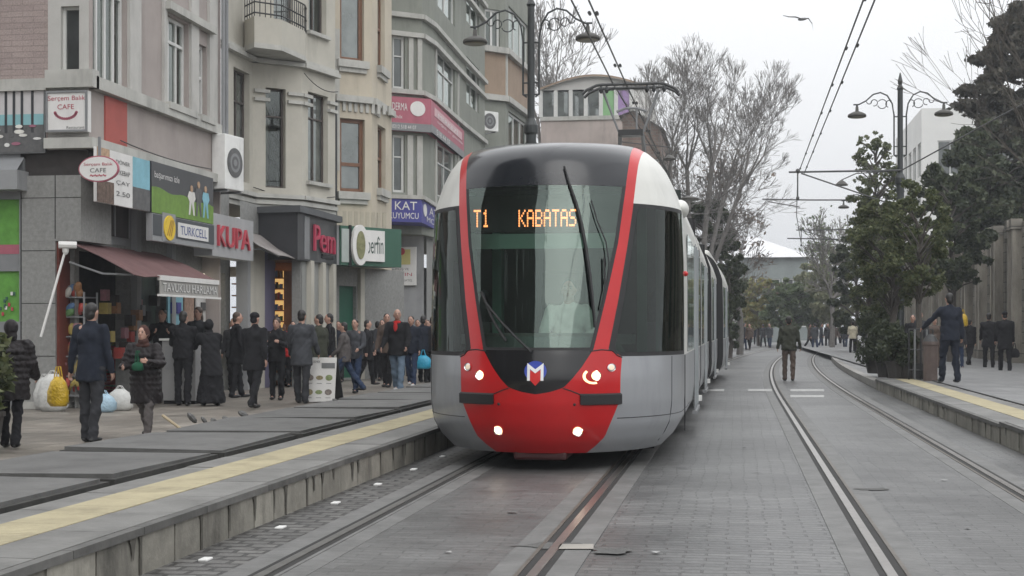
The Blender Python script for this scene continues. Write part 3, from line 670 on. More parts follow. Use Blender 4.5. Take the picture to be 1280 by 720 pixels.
# ============================================================ BUILDINGS ON THE LEFT
M['mauve'] = mat('mauve_render', (.335,.295,.275), .85, .12, 1.2, bump=.004, bscale=40, dirt=.18)
M['mauve_brick'] = stone_mat('mauve_brick', (.29,.235,.22), (.33,.27,.25), (.25,.20,.19), .4, .1, .006, swap='xz', bump=.003, noise=.15, rough=.85)
M['stucco_white'] = mat('stucco_white', (.44,.43,.405), .8, .12, 1.5, bump=.002, bscale=30, dirt=.3)
M['trim'] = mat('trim', (.42,.415,.385), .75, .15, 2, dirt=.35)
M['cream'] = mat('cream', (.44,.42,.365), .85, .12, 1.0, bump=.002, bscale=30, dirt=.22)
M['cream_yellow'] = mat('cream_yellow', (.47,.42,.335), .85, .12, 1.0, bump=.002, bscale=30, dirt=.22)
M['grey_green'] = mat('grey_green', (.215,.225,.195), .85, .12, 1.0, bump=.002, bscale=30, dirt=.25)
M['brown_render'] = mat('brown_render', (.30,.225,.165), .85, .12, 1.0, dirt=.2)
M['granite'] = mat('granite', (.235,.235,.225), .55, .25, 14, bump=.002, bscale=90, dirt=.2)
M['brown_frame'] = mat('brown_frame', (.17,.085,.05), .5, .2, 5)
M['dark_frame'] = mat('dark_frame', (.075,.062,.055), .5, .2, 5)
M['white_frame'] = mat('white_frame', (.6,.6,.58), .45, .06, 5, dirt=.15)
M['grey_fascia'] = mat('grey_fascia', (.27,.275,.28), .5, .12, 2, dirt=.25)
M['dark_fascia'] = mat('dark_fascia', (.035,.036,.04), .45, .2, 2, coat=.2)
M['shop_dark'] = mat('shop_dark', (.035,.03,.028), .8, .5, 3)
M['awn'] = mat('awning_maroon', (.125,.062,.06), .85, .15, 2.5, bump=.004, dirt=.3)
M['awn_grey'] = mat('awning_grey', (.23,.21,.2), .85, .12, 3, dirt=.3)
M['red'] = mat('sign_red', (.42,.05,.07), .5, .08, 3)
M['pink'] = mat('sign_pink', (.38,.11,.15), .55, .1, 3, dirt=.2)
M['sign_white'] = mat('sign_white', (.68,.67,.65), .5, .06, 3, dirt=.12)
M['blue'] = mat('sign_blue', (.05,.05,.25), .5, .1, 3)
M['yellow'] = mat('sign_yellow', (.72,.5,.03), .45, .12, 6)
M['green'] = mat('sign_green', (.035,.105,.07), .5, .1, 3)
M['grass_green'] = mat('print_green', (.14,.25,.04), .6, .25, 6)
M['lime'] = mat('shop_lime', (.11,.30,.05), .5, .25, 5)
M['print_blue'] = mat('print_blue', (.2,.42,.5), .6, .2, 3)
M['print_grey'] = mat('print_grey', (.1,.1,.1), .6, .4, 9)
M['roller'] = mat('roller_grey', (.3,.305,.31), .5, .1, 2, dirt=.2)
M['lit_warm'] = emis('lit_warm', (1,.62,.22), .55); M['lit_white'] = emis('lit_white', (1,.93,.75), .9)
M['wood_warm'] = mat('wood_warm', (.32,.12,.035), .6, .3, 3)

def op(fr, x0, x1, y0, y1):
    ua, zt = fr.px(x0, y0); ub, _ = fr.px(x1, y0); _, zb_ = fr.px(x0, y1); return (ua, ub, zb_, zt)
def win(par, fr, o, fm, nx=1, tr=(), depth=-.12, fw=.06, curtain=0, pm=None, bar=.04):
    u0, u1, z0, z1 = o[:4]; mb = MB(); d0, d1 = depth-.04, depth+.03
    mb.fbox(fr,u0,u0+fw,z0,z1,d0,d1,fm); mb.fbox(fr,u1-fw,u1,z0,z1,d0,d1,fm); mb.fbox(fr,u0+fw,u1-fw,z0,z0+fw,d0,d1,fm); mb.fbox(fr,u0+fw,u1-fw,z1-fw,z1,d0,d1,fm)
    for i in range(1, nx):
        u = u0+(u1-u0)*i/nx; mb.fbox(fr,u-bar/2,u+bar/2,z0+fw,z1-fw,d0,d1-.004,fm)
    for t in tr:
        z = z0+(z1-z0)*t; mb.fbox(fr,u0+fw,u1-fw,z-bar/2,z+bar/2,d0,d1+.006,fm)
    w_ = mb.build('window', par)
    mb = MB(); mb.fquad(fr,u0+.01,u1-.01,z0+.01,z1-.01,depth-.01, pm or (M['clear_glass'] if curtain else M['dark_glass'])); mb.build('pane', w_)
    if curtain:
        mb = MB(); n = 40; V = []
        a, b = (u0+.03, u0+(u1-u0)*curtain)
        for i in range(n+1): u = a+(b-a)*i/n; dd = depth-.12+.02*math.sin(i*1.9); V += [fr.P(u,z0+.02,dd), fr.P(u,z1-.02,dd)]
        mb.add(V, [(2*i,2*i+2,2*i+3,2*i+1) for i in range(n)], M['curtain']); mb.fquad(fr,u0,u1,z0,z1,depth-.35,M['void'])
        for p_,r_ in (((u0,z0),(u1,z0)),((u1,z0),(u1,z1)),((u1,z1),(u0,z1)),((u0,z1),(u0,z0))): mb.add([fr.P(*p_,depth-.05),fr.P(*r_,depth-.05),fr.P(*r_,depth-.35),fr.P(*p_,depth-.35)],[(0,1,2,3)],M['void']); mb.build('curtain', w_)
    return w_
def sill(mb, fr, o, m, ext=.08, h=.09, d=.1): mb.fbox(fr, o[0]-ext, o[1]+ext, o[2]-h, o[2]-.002, -.02, d, m)
def closed(par, pts, z0, z1, m, name='wall_core'):
    mb = MB(); n = len(pts); mb.add([(x,y,z0) for x,y in pts]+[(x,y,z1) for x,y in pts], [tuple(range(n,2*n)), tuple(range(n))[::-1]], m); return mb
XY = lambda p: (p.x, p.y)

# ---------------------------------------------------------------- B1 corner house, mauve
YB1 = 22.9; XB1 = -10.85
c0 = (XB1, YB1)
B1 = thing('building', 'mauve corner building with white trimmed windows above the granite shop pillar', 'building', (XB1, YB1, 0))
Ff = Fr((-19, YB1), c0); yend = atX(276, XB1).y; Fs = Fr(c0, (XB1, yend))
zl = 4.55
mb = MB(); ZT = 13.2
o_f = op(Ff, 76, 99, 8, 90); upf = [o_f, (o_f[0],o_f[1],o_f[2]+3.3,o_f[3]+3.3)]
uS = Ff.px(60)[0]
ocafe = (Ff.px(62)[0], Ff.px(117)[0])
mb.fwall(Ff, 0, uS, zl, ZT, [], M['mauve_brick'])
mb.fwall(Ff, uS, Ff.L, zl, ZT, upf, M['stucco_white'])
bay = op(Fs, 116, 158, -40, 92); w2 = op(Fs, 206, 235, 8, 126); w3 = op(Fs, 246, 258, 48, 139)
bay = (bay[0], bay[1], 5.68, 7.9); w2 = (w2[0], w2[1], 5.72, 7.45); w3 = (w3[0], w3[1], 5.72, 7.2)
ops = [bay, w2, w3] + [(a,b,c+3.3,d+3.3) for a,b,c,d in (bay,w2,w3)]
upil = [Fs.px(p_)[0] for p_ in (0+126,160,172,201,206,235,246,259,269)]
mb.fwall(Fs, 0, Fs.L, zl, ZT, ops, M['mauve'])
for a, b in ((Fs.px(159)[0],Fs.px(173)[0]),(Fs.px(236)[0],Fs.px(245.5)[0]),(Fs.px(259)[0],Fs.px(269)[0]),(Fs.px(202)[0],Fs.px(205.7)[0])): mb.fbox(Fs,a,b,5.62,ZT,-.01,.06,M['stucco_white'])
mb.fbox(Fs, 0, bay[1], 7.95, 8.95, -.01, .05, M['stucco_white'])
mb.fbox(Fs, w2[0]-.1, w3[1]+.2, 7.5, 7.65, -.01, .16, M['trim'])
mb.add([(c0[0]-8.3,YB1,zl),(c0[0],YB1,zl),(c0[0],yend,zl),(c0[0]-8.3,yend,zl)], [(0,1,2,3)], M['trim'])
mb.add([(c0[0]-8.3,YB1,ZT),(c0[0],YB1,ZT),(c0[0],yend,ZT),(c0[0]-8.3,yend,ZT)], [(0,1,2,3)], M['trim'])
mb.box(-18.9,XB1-.005,yend-.05,yend-.002,0,ZT-.01,M['mauve'])
# ground floor: pillar, recessed shop front
mb.build('wall', B1)
mb = MB()
up0, up1, upm = Ff.px(27)[0], Ff.px(101)[0], Ff.px(69)[0]
mb.fbox(Ff, up0, upm, 0, 2.86, -.9, .0, M['granite']); mb.fbox(Ff, up0, up1, 2.862, 3.98, -1.2, .0, M['granite'])
mb.fbox(Ff, upm-.008, upm+.008, 2.9, 3.98, -.02, .004, M['groove'])
for z,e_ in ((.9,upm),(1.8,upm),(2.7,upm),(3.6,up1)): mb.fbox(Ff, up0, e_, z-.006, z+.006, -.02, .003, M['groove'])
mb.fbox(Ff, up0-.06, up1+.1, 3.98, 4.54, -1.2, -.05, M['shop_dark'])
mb.fbox(Ff, up0-.05, upm+.05, 0, .12, -.95, .05, M['trim']); mb.fbox(Ff, upm+.002, upm+.05, .12, 2.86, -.6, -.05, MATS.get('rust_red') or mat('rust_red',(.13,.03,.02),.6,.2,3)); mb.build('pillar', B1)
mb = MB(); mb.fbox(Ff, -.5, uS+.02, 5.42, 5.62, -.1, .12, M['trim']); mb.fbox(Ff, uS+.02, Ff.L+.14, 5.45, 5.75, -.1, .16, M['trim']); mb.fbox(Ff, uS, Ff.L+.14, 4.42, 4.6, -.1, .16, M['trim'])
mb.fbox(Fs, .002, Fs.L, 5.45, 5.66, -.1, .14, M['trim']); mb.fbox(Fs, .002, Fs.L, 4.42, 4.6, -.1, .15, M['trim'])
mb.fbox(Fs, Fs.px(130)[0], Fs.px(157)[0], 4.62, 5.42, -.02, .03, mat('red_panel',(.35,.08,.065),.7,.1,3)); 
for a,b,c_,d in (w2,w3): mb.fbox(Fs, a-.12,b+.12,c_-.13,c_-.002,-.05,.17,M['trim'])
mb.build('cornice', B1)
win(B1, Ff, o_f, M['white_frame'], 1, (), fw=.045); win(B1, Ff, upf[1], M['white_frame'], 1, ())
for k_, o in enumerate(ops):
    big = k_ in (0,3); win(B1, Fs, o, M['white_frame'], 4 if big else (3 if k_ in (1,4) else 1), (.72,) if not (k_ in (2,5)) else (.55,), curtain=.93 if k_ in (1,4) else .75, fw=.07, bar=.06)
# recessed shop: dark room behind the pillar and shop front plane
XR = -11.25; Fg = Fr((XR, YB1+.3), (XR, yend+1.6))
mb = MB()
shopops = [(.15, 2.3, .1, 2.75), (2.55, 4.0, .1, 2.5), (4.2, 5.6, .1, 2.45), (5.75, Fg.L-.25, .05, 2.6)]
mb.fwall(Fg, 0, Fg.L, 0, 4.45, shopops, M['granite'], rev=.3); 
for a in (2.3,4.0): mb.fbox(Fg, a+.02, a+.22, 0, 4.0, -.05, .12, M['grey_fascia'])
mb.fbox(Fg, .05, 2.25, 2.9, 4.0, -.02, .03, M['grey_metal']); mb.fbox(Fg, .2, 2.1, 3.05, 3.65, .0, .05, M['shop_dark'])
for u in (.8,1.45): mb.fbox(Fg, u, u+.05, 3.05, 3.65, .03, .07, M['grey_metal'])
mb.build('shop_wall', B1)
mb = MB()
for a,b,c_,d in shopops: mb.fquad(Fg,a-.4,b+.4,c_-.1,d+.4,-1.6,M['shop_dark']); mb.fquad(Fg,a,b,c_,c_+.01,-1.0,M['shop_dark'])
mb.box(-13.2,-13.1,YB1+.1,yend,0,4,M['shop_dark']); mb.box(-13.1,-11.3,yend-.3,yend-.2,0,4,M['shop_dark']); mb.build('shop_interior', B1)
# display goods inside and under the awning
GC = [(.33,.05,.04),(.36,.28,.08),(.08,.17,.06),(.34,.33,.3),(.06,.12,.22),(.25,.12,.05),(.16,.16,.16),(.28,.13,.15)]
mat('print_warm0',(.3,.2,.15),.6,.5,14)
GM = [mat('goods_%s' % n_, c_, .5, .3, 12) for n_, c_ in zip(('red','yellow','green','white','blue','orange','grey','pink'), GC)]
mb = MB(); mb.fquad(Fg,4.25,5.5,.1,2.4,-.25,M['clear_glass']); mb.fquad(Fg,2.6,3.95,.1,2.45,-.2,glass('green_glass',(.05,.075,.06),.1)); mb.build('shop_window', B1)
# lit white stand further back with hanging goods (tea house hatch)
mb = MB(); mb.fbox(Fg,5.85,7.4,1.9,2.45,-.9,-.8,M['lit_white']); mb.fbox(Fg,5.85,6.5,.9,1.8,-.9,-.8,M['sign_white']); mb.fbox(Fg,6.6,7.4,.9,1.85,-.9,-.8,M['print_blue'])
for i in range(9): mb.fbox(Fg,5.95+i*.16,6.05+i*.16,1.2,1.5,-.8,-.7,random.choice(GM))

def fp(a,b,y0,y1,m_,d_=.05):
    o_ = op(Fg,a,b,y0,y1); mb.fbox(Fg,o_[0],o_[1],o_[2],o_[3],d_,d_+.03,m_); return o_
fp(205,224,366,412,M['print_blue']); fp(226,238,366,410,MATS['print_warm0']); o_ = fp(241,271,366,405,M['sign_white']); fp(233,272,340,360,M['lit_white'],.03)
for a_ in (246,255,263): fp(a_,a_+5,378,388,M['print_grey'],.085)
fp(208,213,378,392,M['blue'],.085); fp(215,220,378,392,M['blue'],.085)
for i in range(26): 
    px_ = random.uniform(120,200); py_ = random.uniform(372,452); u_ = Fg.px(px_)[0]; z_ = max(.1,Fg.px(px_,py_)[1]); mb.fbox(Fg,u_,u_+.16,z_,z_+.2,.02,.1+.1*random.random(),random.choice(GM+[M['shop_dark']]*3))
mb.build('shop_display', B1)
# left lime shop window and grey fascia
mb = MB(); ol = op(Ff, -60, 24, 250, 402); 
mb.fwall(Ff, 0, up0-.02, 0, 4.5, [ol], M['grey_metal'], rev=.1); mb.build('shop_front', B1)
wl = MB(); wl.fquad(Ff, ol[0], ol[1], ol[2], ol[3], -.08, M['lime']); zz = Ff.px(10,322)[1]
wl.fbox(Ff, ol[0], ol[1], zz-.16, zz+.16, -.07, -.05, M['grey_metal']); wl.fbox(Ff, ol[0], ol[1], Ff.px(10,336)[1]-.04, Ff.px(10,336)[1]+.04, -.08,-.03, M['grey_metal']);wl.fbox(Ff, ol[0], ol[1], Ff.px(10,310)[1]-.1, Ff.px(10,310)[1]+.06, -.07, -.045, M['pink'])
for i in range(10):
    u = ol[1]-.1-random.random()*.35; z = ol[2]+.1+random.random()*.45; wl.fbox(Ff, u, u+.04, z, z+.06, -.07,-.06, random.choice((M['red'],M['sign_white'],M['green'])))
wl.build('shop_window', B1)
mb = MB(); ub = Ff.px(34)[0]; mb.fbox(Ff,-.5,ub,3.72,4.05,-.1,.35,M['grey_fascia']); mb.add([Ff.P(-.5,4.05,.35),Ff.P(ub,4.05,.35),Ff.P(ub-.05,4.3,0),Ff.P(-.5,4.3,0)], [(0,1,2,3)], M['grey_metal']); mb.fbox(Ff,-.5,ub-.06,4.05,4.28,-.05,.02,M['grey_metal'])
mb.build('fascia', B1)

def sign(name, label, cat, org, group=None): return thing(name, label, cat, tuple(org), group=group)
# printed terrace banner
uA, uB = Ff.px(-40)[0], Ff.px(58)[0]; zt_, zb2 = Ff.px(40,108)[1], Ff.px(40,192)[1]
s_ = sign('banner', 'printed banner of a terrace with dark posts, on the mauve corner wall at far left', 'banner', Ff.P(uB, zb2, 0))
mb = MB(); mb.fbox(Ff,uA,uB,zb2,zt_,.01,.06,M['grey_metal']); mb.fbox(Ff,uA,uB-.02,zb2+(zt_-zb2)*.42,zt_-.02,.05,.066,mat('print_pale',(.52,.5,.5),.6,.08,3)); mb.fbox(Ff,uA,uB-.02,zb2+(zt_-zb2)*.40,zb2+(zt_-zb2)*.58,.05,.07,mat('print_teal',(.22,.42,.45),.6,.1,3))
mb.fbox(Ff,uA,uB-.02,zb2+.02,zb2+(zt_-zb2)*.42,.05,.072,M['print_grey']); mb.build('board', s_)
mb = MB()
for px in (-25,-8,10,20,30,43): u = Ff.px(px)[0]; mb.fbox(Ff,u-.022,u+.022,zb2+.35,zt_-.02,.06,.076,M['dark_fascia'])
for i in range(34):
    u = uB-.1-random.random()*1.5; z = zb2+.06+random.random()*.42; mb.fdisc(Ff,u,z,.05+random.random()*.05,.02+random.random()*.02,.07,.079+i*.0002,random.choice((M['sign_white'],mat('print_rose',(.3,.12,.17),.6,.1,4),M['print_grey'],M['curtain'])),8)
mb.build('print', s_)
def board(name, label, cat, fr, u0, u1, z0, z1, d0, d1, bm, build=None, group=None, frame=None):
    s_ = sign(name, label, cat, fr.P((u0+u1)/2, z0, d0), group); mb = MB(); mb.fbox(fr,u0,u1,z0,z1,d0,d1,bm)
    if frame:
        t = .035
        for a,b,c_,d in ((u0,u1,z0,z0+t),(u0,u1,z1-t,z1),(u0,u0+t,z0+t,z1-t),(u1-t,u1,z0+t,z1-t)): mb.fbox(fr,a,b,c_,d,d1-.01,d1+.02,frame)
    mb.build('board', s_)
    if build: mb = MB(); build(mb, fr, d1); mb.build('lettering', s_)
    return s_
# cafe light box, frontal
o = op(Ff, 63, 114.5, 116, 167)
rm = mat('script_red',(.4,.06,.09),.5,.05,3)
def f(mb, fr, d):
    a,b,c_,e = o; w_=b-a; h_=e-c_
    mb.ftext(fr,'Serçem Balık',a+w_*.05,a+w_*.95,c_+h_*.74,c_+h_*.88,d+.004,rm); mb.ftext(fr,'CAFE',a+w_*.28,a+w_*.68,c_+h_*.55,c_+h_*.67,d+.004,rm)
    for i in range(14):
        t = PI*1.05+PI*.9*i/13; mb.fdisc(fr,a+w_*.48+w_*.26*math.cos(t),c_+h_*.50+h_*.18*math.sin(t),.028,.025,d,d+.004,M['pink'],8)
    mb.ftext(fr,'Restaurant',a+w_*.5,a+w_*.93,c_+h_*.07,c_+h_*.14,d+.004,M['print_grey'])
board('light_box', 'white square cafe light box with red script under the corner window', 'sign', Ff, *o[:4], .02, .16, M['sign_white'], f, frame=M['grey_metal'])
# sign plane proud of the upper wall
XS = -10.62; Fp = Fr((XS, 22.9), (XS, 40))
def opS(x0,x1,y0,y1): return op(Fp,x0,x1,y0,y1)
# collage panel
o = list(opS(117,183,185,255)); o[2], o[3] = 3.5, 4.42
def f(mb, fr, d):
    a,b,c_,e = o; w_=b-a; h_=e-c_
    mb.fbox(fr,a+w_*.66,b,c_+h_*.3,e,d-.004,d+.006,M['print_blue']); mb.fbox(fr,a+w_*.66,b,c_,c_+h_*.42,d-.004,d+.009,M['print_grey'])
    mb.fbox(fr,a,a+w_*.3,c_,c_+h_*.4,d-.004,d+.007,MATS['print_food']); mb.fbox(fr,a,a+w_*.22,c_+h_*.66,e,d-.004,d+.007,MATS['print_warm'])
    for i,t in enumerate(('DÖNER','& KEBAP','ÇAY','2.50')): mb.ftext(fr,t,a+w_*.34,a+w_*.6,c_+h_*(.78-.2*i),c_+h_*(.87-.2*i),d+.008,M['print_grey'])
mat('print_food',(.12,.08,.06),.6,.8,14); mat('print_warm',(.42,.28,.18),.6,.5,14)
board('menu_banner', 'white and blue printed menu banner beside the dark football banner', 'banner', Fp, *o, .0, .06, M['sign_white'], f)
# oval cafe sign projecting, frontal
pc = atY(123, 22.0, 211); Fo = Fr((pc.x-2, 22.0), (pc.x+2, 22.0))
s_ = sign('oval_sign', 'white oval cafe sign projecting over the maroon awning', 'sign', (pc.x,22.0,pc.z)); mb = MB()
mb.fdisc(Fo,2,pc.z,.345,.215,-.05,.0,M['pink'],36); mb.fdisc(Fo,2,pc.z,.325,.195,-.02,.008,M['sign_white'],36); mb.box(pc.x-.02,pc.x+.02,22.02,22.06,pc.z,4.5,M['grey_metal']); mb.build('board', s_)
mb = MB(); mb.ftext(Fo,'Serçem Balık',1.75,2.25,pc.z+.04,pc.z+.1,.013,rm); mb.ftext(Fo,'CAFE',1.86,2.14,pc.z-.06,pc.z+.01,.013,M['print_grey']); mb.ftext(Fo,'~~~~',1.86,2.14,pc.z-.13,pc.z-.09,.013,rm); mb.build('lettering', s_)
# football banner
o = list(opS(185.5,263,192,254)); o[2], o[3] = 3.50, 4.44
def f(mb, fr, d):
    a,b,c_,e = o; w_=b-a; h_=e-c_; n = 16
    V = []
    for i in range(n+1): u = a+w_*i/n; V += [fr.P(u,c_,d+.004), fr.P(u,c_+h_*(.50-.12*i/n+.03*math.sin(i)),d+.004)]
    mb.add(V, [(2*i,2*i+2,2*i+3,2*i+1) for i in range(n)], M['grass_green'])
    mb.ftext(fr,'başarımızı izle',a+w_*.04,a+w_*.42,c_+h_*.66,c_+h_*.82,d+.008,M['sign_white'])
    for q,(k_,sc) in enumerate(((.56,.9),(.68,1.1),(.80,1.0))):   # three small players
        u = a+w_*(k_+.06); hh = h_*.66*sc; z = c_+h_*.1
        m1 = (M['curtain'],M['print_grey'],M['print_blue'])[q]
        for s2 in (-1,1): mb.fpoly(fr,[(u+s2*.12-.04,z),(u+s2*.12+.04,z),(u+s2*.05+.06,z+hh*.5),(u+s2*.05-.06,z+hh*.5)],d+.009,m1)
        mb.fpoly(fr,[(u-.11,z+hh*.45),(u+.11,z+hh*.45),(u+.2,z+hh*.6),(u+.14,z+hh*.82),(u-.14,z+hh*.82),(u-.22,z+hh*.62)],d+.0105,m1); mb.fdisc(fr,u,z+hh*.92,.06,.07,d,d+.012,MATS['print_warm'],10)
board('banner', 'black banner with footballers on green grass above the yellow emblem shop sign', 'banner', Fp, *o, .0, .06, M['dark_fascia'], f)
# telephone shop sign
o = list(opS(184,262,258,292)); o[2], o[3] = 2.98, 3.48
def f(mb, fr, d):
    a,b,c_,e = o; w_=b-a; h_=e-c_
    mb.fbox(fr,a+.02,b-.02,c_+.10,e-.012,d-.004,d+.006,mat('sign_navy',(.05,.058,.065),.4,.1,3))
    mb.fbox(fr,a+w_*.14,a+w_*.34,c_+.02,e+.05,d,d+.012,M['grey_fascia']); mb.fdisc(fr,a+w_*.24,c_+h_*.55,w_*.085,h_*.47,d,d+.03,M['yellow'],24)
    for i in range(3): mb.fpoly(fr,[(a+w_*(.19+i*.03),c_+h_*.25),(a+w_*(.205+i*.03),c_+h_*.25),(a+w_*(.265+i*.02),c_+h_*.85),(a+w_*(.25+i*.02),c_+h_*.85)],d+.033,MATS['sign_gold'])
    mb.fbox(fr,a+w_*.38,a+w_*.88,c_+h_*.27,c_+h_*.83,d,d+.02,M['sign_white']); mb.ftext(fr,'TURKCELL',a+w_*.41,a+w_*.85,c_+h_*.38,c_+h_*.72,d+.024,MATS['sign_navy2'])
mat('sign_gold',(.4,.22,.02),.4,.1,3); mat('sign_navy2',(.04,.07,.24),.4,.1,3)
board('shop_sign', 'dark phone shop sign with yellow round emblem and white name plate', 'sign', Fp, *o, -.02, .10, M['grey_fascia'], f)
# KUPA
o = list(opS(262.5,314,263,320)); o[2], o[3] = 2.86, 3.74
def f(mb, fr, d):
    a,b,c_,e = o; w_=b-a; h_=e-c_; mb.ftext(fr,'KUPA',a+w_*.10,a+w_*.88,c_+h_*.24,c_+h_*.74,d+.05,M['red'],.045)
board('shop_sign', 'pale grey fascia with big raised red capital letters', 'sign', Fp, *o, -.35, .05, mat('kupa_panel',(.36,.36,.365),.5,.1,2,dirt=.2), f)
# maroon awning with white valance
AW = thing('awning', 'faded maroon awning with lettered white valance over the corner stall', 'awning', (-10.5,24.5,2.3))
mb = MB(); ya, yb_ = 22.75, 26.75; n = 16; V = []
for i in range(n+1):
    y = ya+(yb_-ya)*i/n; sag = .03*math.sin(i*PI/4)**2
    V += [(-11.2,y,2.86-.02*i/n),(-10.6,y,2.60-sag*.6),(-10.0,y,2.29-sag)]
V2 = [(x,y,z-.015) for x,y,z in V]; k_ = len(V)
mb.add(V+V2, [(3*i+j,3*i+j+1,3*i+j+4,3*i+j+3) for i in range(n) for j in range(2)]+[(k_+3*i+j,k_+3*i+j+3,k_+3*i+j+4,k_+3*i+j+1) for i in range(n) for j in range(2)]+[(3*i+2,k_+3*i+2,k_+3*i+5,3*i+5) for i in range(n)], M['awn']); mb.build('canopy', AW)
Fv = Fr((-10.0,23.9),(-10.0,26.75)); mb = MB(); mb.fbox(Fv,0,Fv.L,2.22,2.31,-.05,.03,M['sign_white']); mb.fbox(Fv,0,Fv.L,1.98,2.215,-.01,.01,mat('valance',(.33,.32,.3),.8,.15,4)); mb.fbox(Fv,-.05,Fv.L+.1,1.94,1.978,-.03,.03,M['sign_white']); v_=mb.build('valance', AW)
mb = MB(); mb.ftext(Fv,'TAVUKLU HARLAMA',.08,2.75,2.02,2.17,.015,M['print_grey']); mb.ftext(Fv,'TAVUKLU HARLAMA',.1,2.77,2.03,2.18,.019,M['sign_white']); mb.build('lettering', v_)
mb = MB()
for y in (22.9,26.6): mb.tube([(-11.2,y,2.5),(-10.6,y,2.3),(-10.05,y,2.28)], .02, M['grey_metal'], 6)
mb.tube([(-11.0,22.75,2.78),(-11.25,22.6,2.78)],.06,M['sign_white'],8); mb.build('awning_arm', AW)
mb = MB(); a = atY(82, 22.7, 312); b = atY(51, 22.4, 421); mb.tube([a,b], .022, M['sign_white'], 6); mb.ell(a,(.06,.06,.09),M['sign_white'],None,8,6); mb.build('crank_handle', AW)
# column between the two houses, drain pipes
mb = MB(); 
for px in (279,283): u = atX(px,-10.7); mb.tube([(u.x,u.y,4.3),(u.x,u.y,13)], .045, M['grey_metal'], 8)
tag(mb.build('drain_pipe', origin=(-10.7,29,4.3)), 'pair of grey drain pipes in the corner between mauve and cream houses', 'pipe')
# air conditioner
def ac(px, py, Y, w_, h_, lab, grp=None, out=.35, rz=0):
    p = atY(px, Y, py); t = thing('air_conditioner', lab, 'air conditioner', (p.x,p.y,p.z), rz, grp, local=True); mb = MB()
    mb.box(-w_/2,w_/2,-.16,.16,0,h_,M['white_paint']); mb.build('casing', t, bevel=.015)
    fr = Fr((-w_/2,-.162),(w_/2,-.162)); mb = MB(); q_ = min(w_,h_)*.40; mb.fdisc(fr,w_*.5,h_*.5,q_,q_,0,.012,M['print_grey'],24)
    for k_ in range(1,5): mb.fdisc(fr,w_*.5,h_*.5,q_*.21*k_+.006,q_*.21*k_+.006,.012,.013+.001*(5-k_),M['grey_metal'] if k_%2 else M['print_grey'],24)
    mb.build('fan_grille', t); mb = MB()
    for x in (-w_*.35,w_*.35): mb.box(x-.02,x+.02,-.16,.5,-.05,-.002,M['grey_metal'])
    mb.build('bracket', t); return t
t = ac(285,238,29.0,.78,1.15,'tall white air conditioner on the wall above the red letter sign', rz=R(80))
# ---------------------------------------------------------------- B2 cream house with bay and balcony
def PL(px, d): v = atD(px,410,d); return (v.x, v.y)
P0, P1, P2, P3 = PL(279,32.6), PL(316,34.4), PL(377,35.1), PL(419,36.6)
B2 = thing('building', 'cream art nouveau building with angled bay and small iron balcony', 'building', (P1[0],P1[1],0))
Fa, Fb, Fc_ = Fr(P0,P1), Fr(P1,P2), Fr(P2,P3)
zb2 = 4.25; ZT = 15
wa = op(Fa,292,312,96,232); wb = op(Fb,332,357,109,234); wc = op(Fc_,385,410,114,226)
wa = (wa[0],wa[1],wb[2]+.05,wb[3]+.25)
ua = op(Fb,342,366,-60,42); uc = op(Fc_,386,408,-60,38)
wins = [(Fa,wa),(Fb,wb),(Fc_,wc),(Fc_,(uc[0],uc[1],uc[2],uc[2]+2.1)),(Fb,(ua[0],ua[1],8.25,10.4))]
mb = MB()
for fr in (Fa,Fb,Fc_): mb.fwall(fr,0,fr.L,zb2,ZT,[o_ for f_,o_ in wins if f_ is fr],M['cream'],rev=.2)
back = [(-16,P3[1]+.3),(-16,P0[1]-.2)]
mb.add([(x,y,zb2) for x,y in [P0,P1,P2,P3]+back], [(5,4,3,2,1,0)], M['cream']); mb.add([(x,y,ZT) for x,y in [P0,P1,P2,P3]+back], [(0,1,2,3,4,5)], M['trim'])
mb.build('wall', B2)
for i_,(fr,o_) in enumerate(wins): win(B2, fr, o_, M['dark_frame'], 2 if fr is not Fb else 1, (.72,), depth=-.17, fw=.05, pm=None if i_ in (1,3) else M['brown_glass'], curtain=(0,.35,0,.6,0)[i_])
for (pa,pb,sg_) in (((P1[0]+.05,P1[1]-.1,4.75),(P3[0]+.05,P3[1]-.12,4.72),.12),((XB1+.08,24,4.7),(XB1+.08,28.4,4.68),.06),((P2[0]+.1,P2[1]-.1,7.6),(P3[0]+.1,P3[1]-.1,7.4),.15)):
    A_,B_ = Vector(pa),Vector(pb); mb = MB(); mb.tube([A_+(B_-A_)*t+Vector((0,0,-sg_*4*t*(1-t))) for t in np.linspace(0,1,9)],.012,M['black_metal'],4); tag(mb.build('facade_cable',origin=pa),'thin black cable sagging along the house front','cable','cables along the left house fronts')
mb = MB()
for fr in (Fa,Fb,Fc_):
    for z,h_,d_ in ((zb2,.10,.02),(zb2+.12,.1,.08),(zb2+.27,.1,.14),(7.75,.10,.16),(7.87,.08,.10)): mb.fbox(fr,-.02,fr.L+.02,z,z+h_,-.05,d_,M['trim'])
    for u in (.12, fr.L-.28): 
        if fr is Fa: continue
        for z in (6.85,7.05): mb.fbox(fr,u-.1,u+.3,z,z+.08,-.02,.08,M['trim'])
sill(mb,Fc_,(uc[0],uc[1],uc[2],0),M['trim']); sill(mb,Fc_,wc,M['trim']); mb.build('cornice', B2)
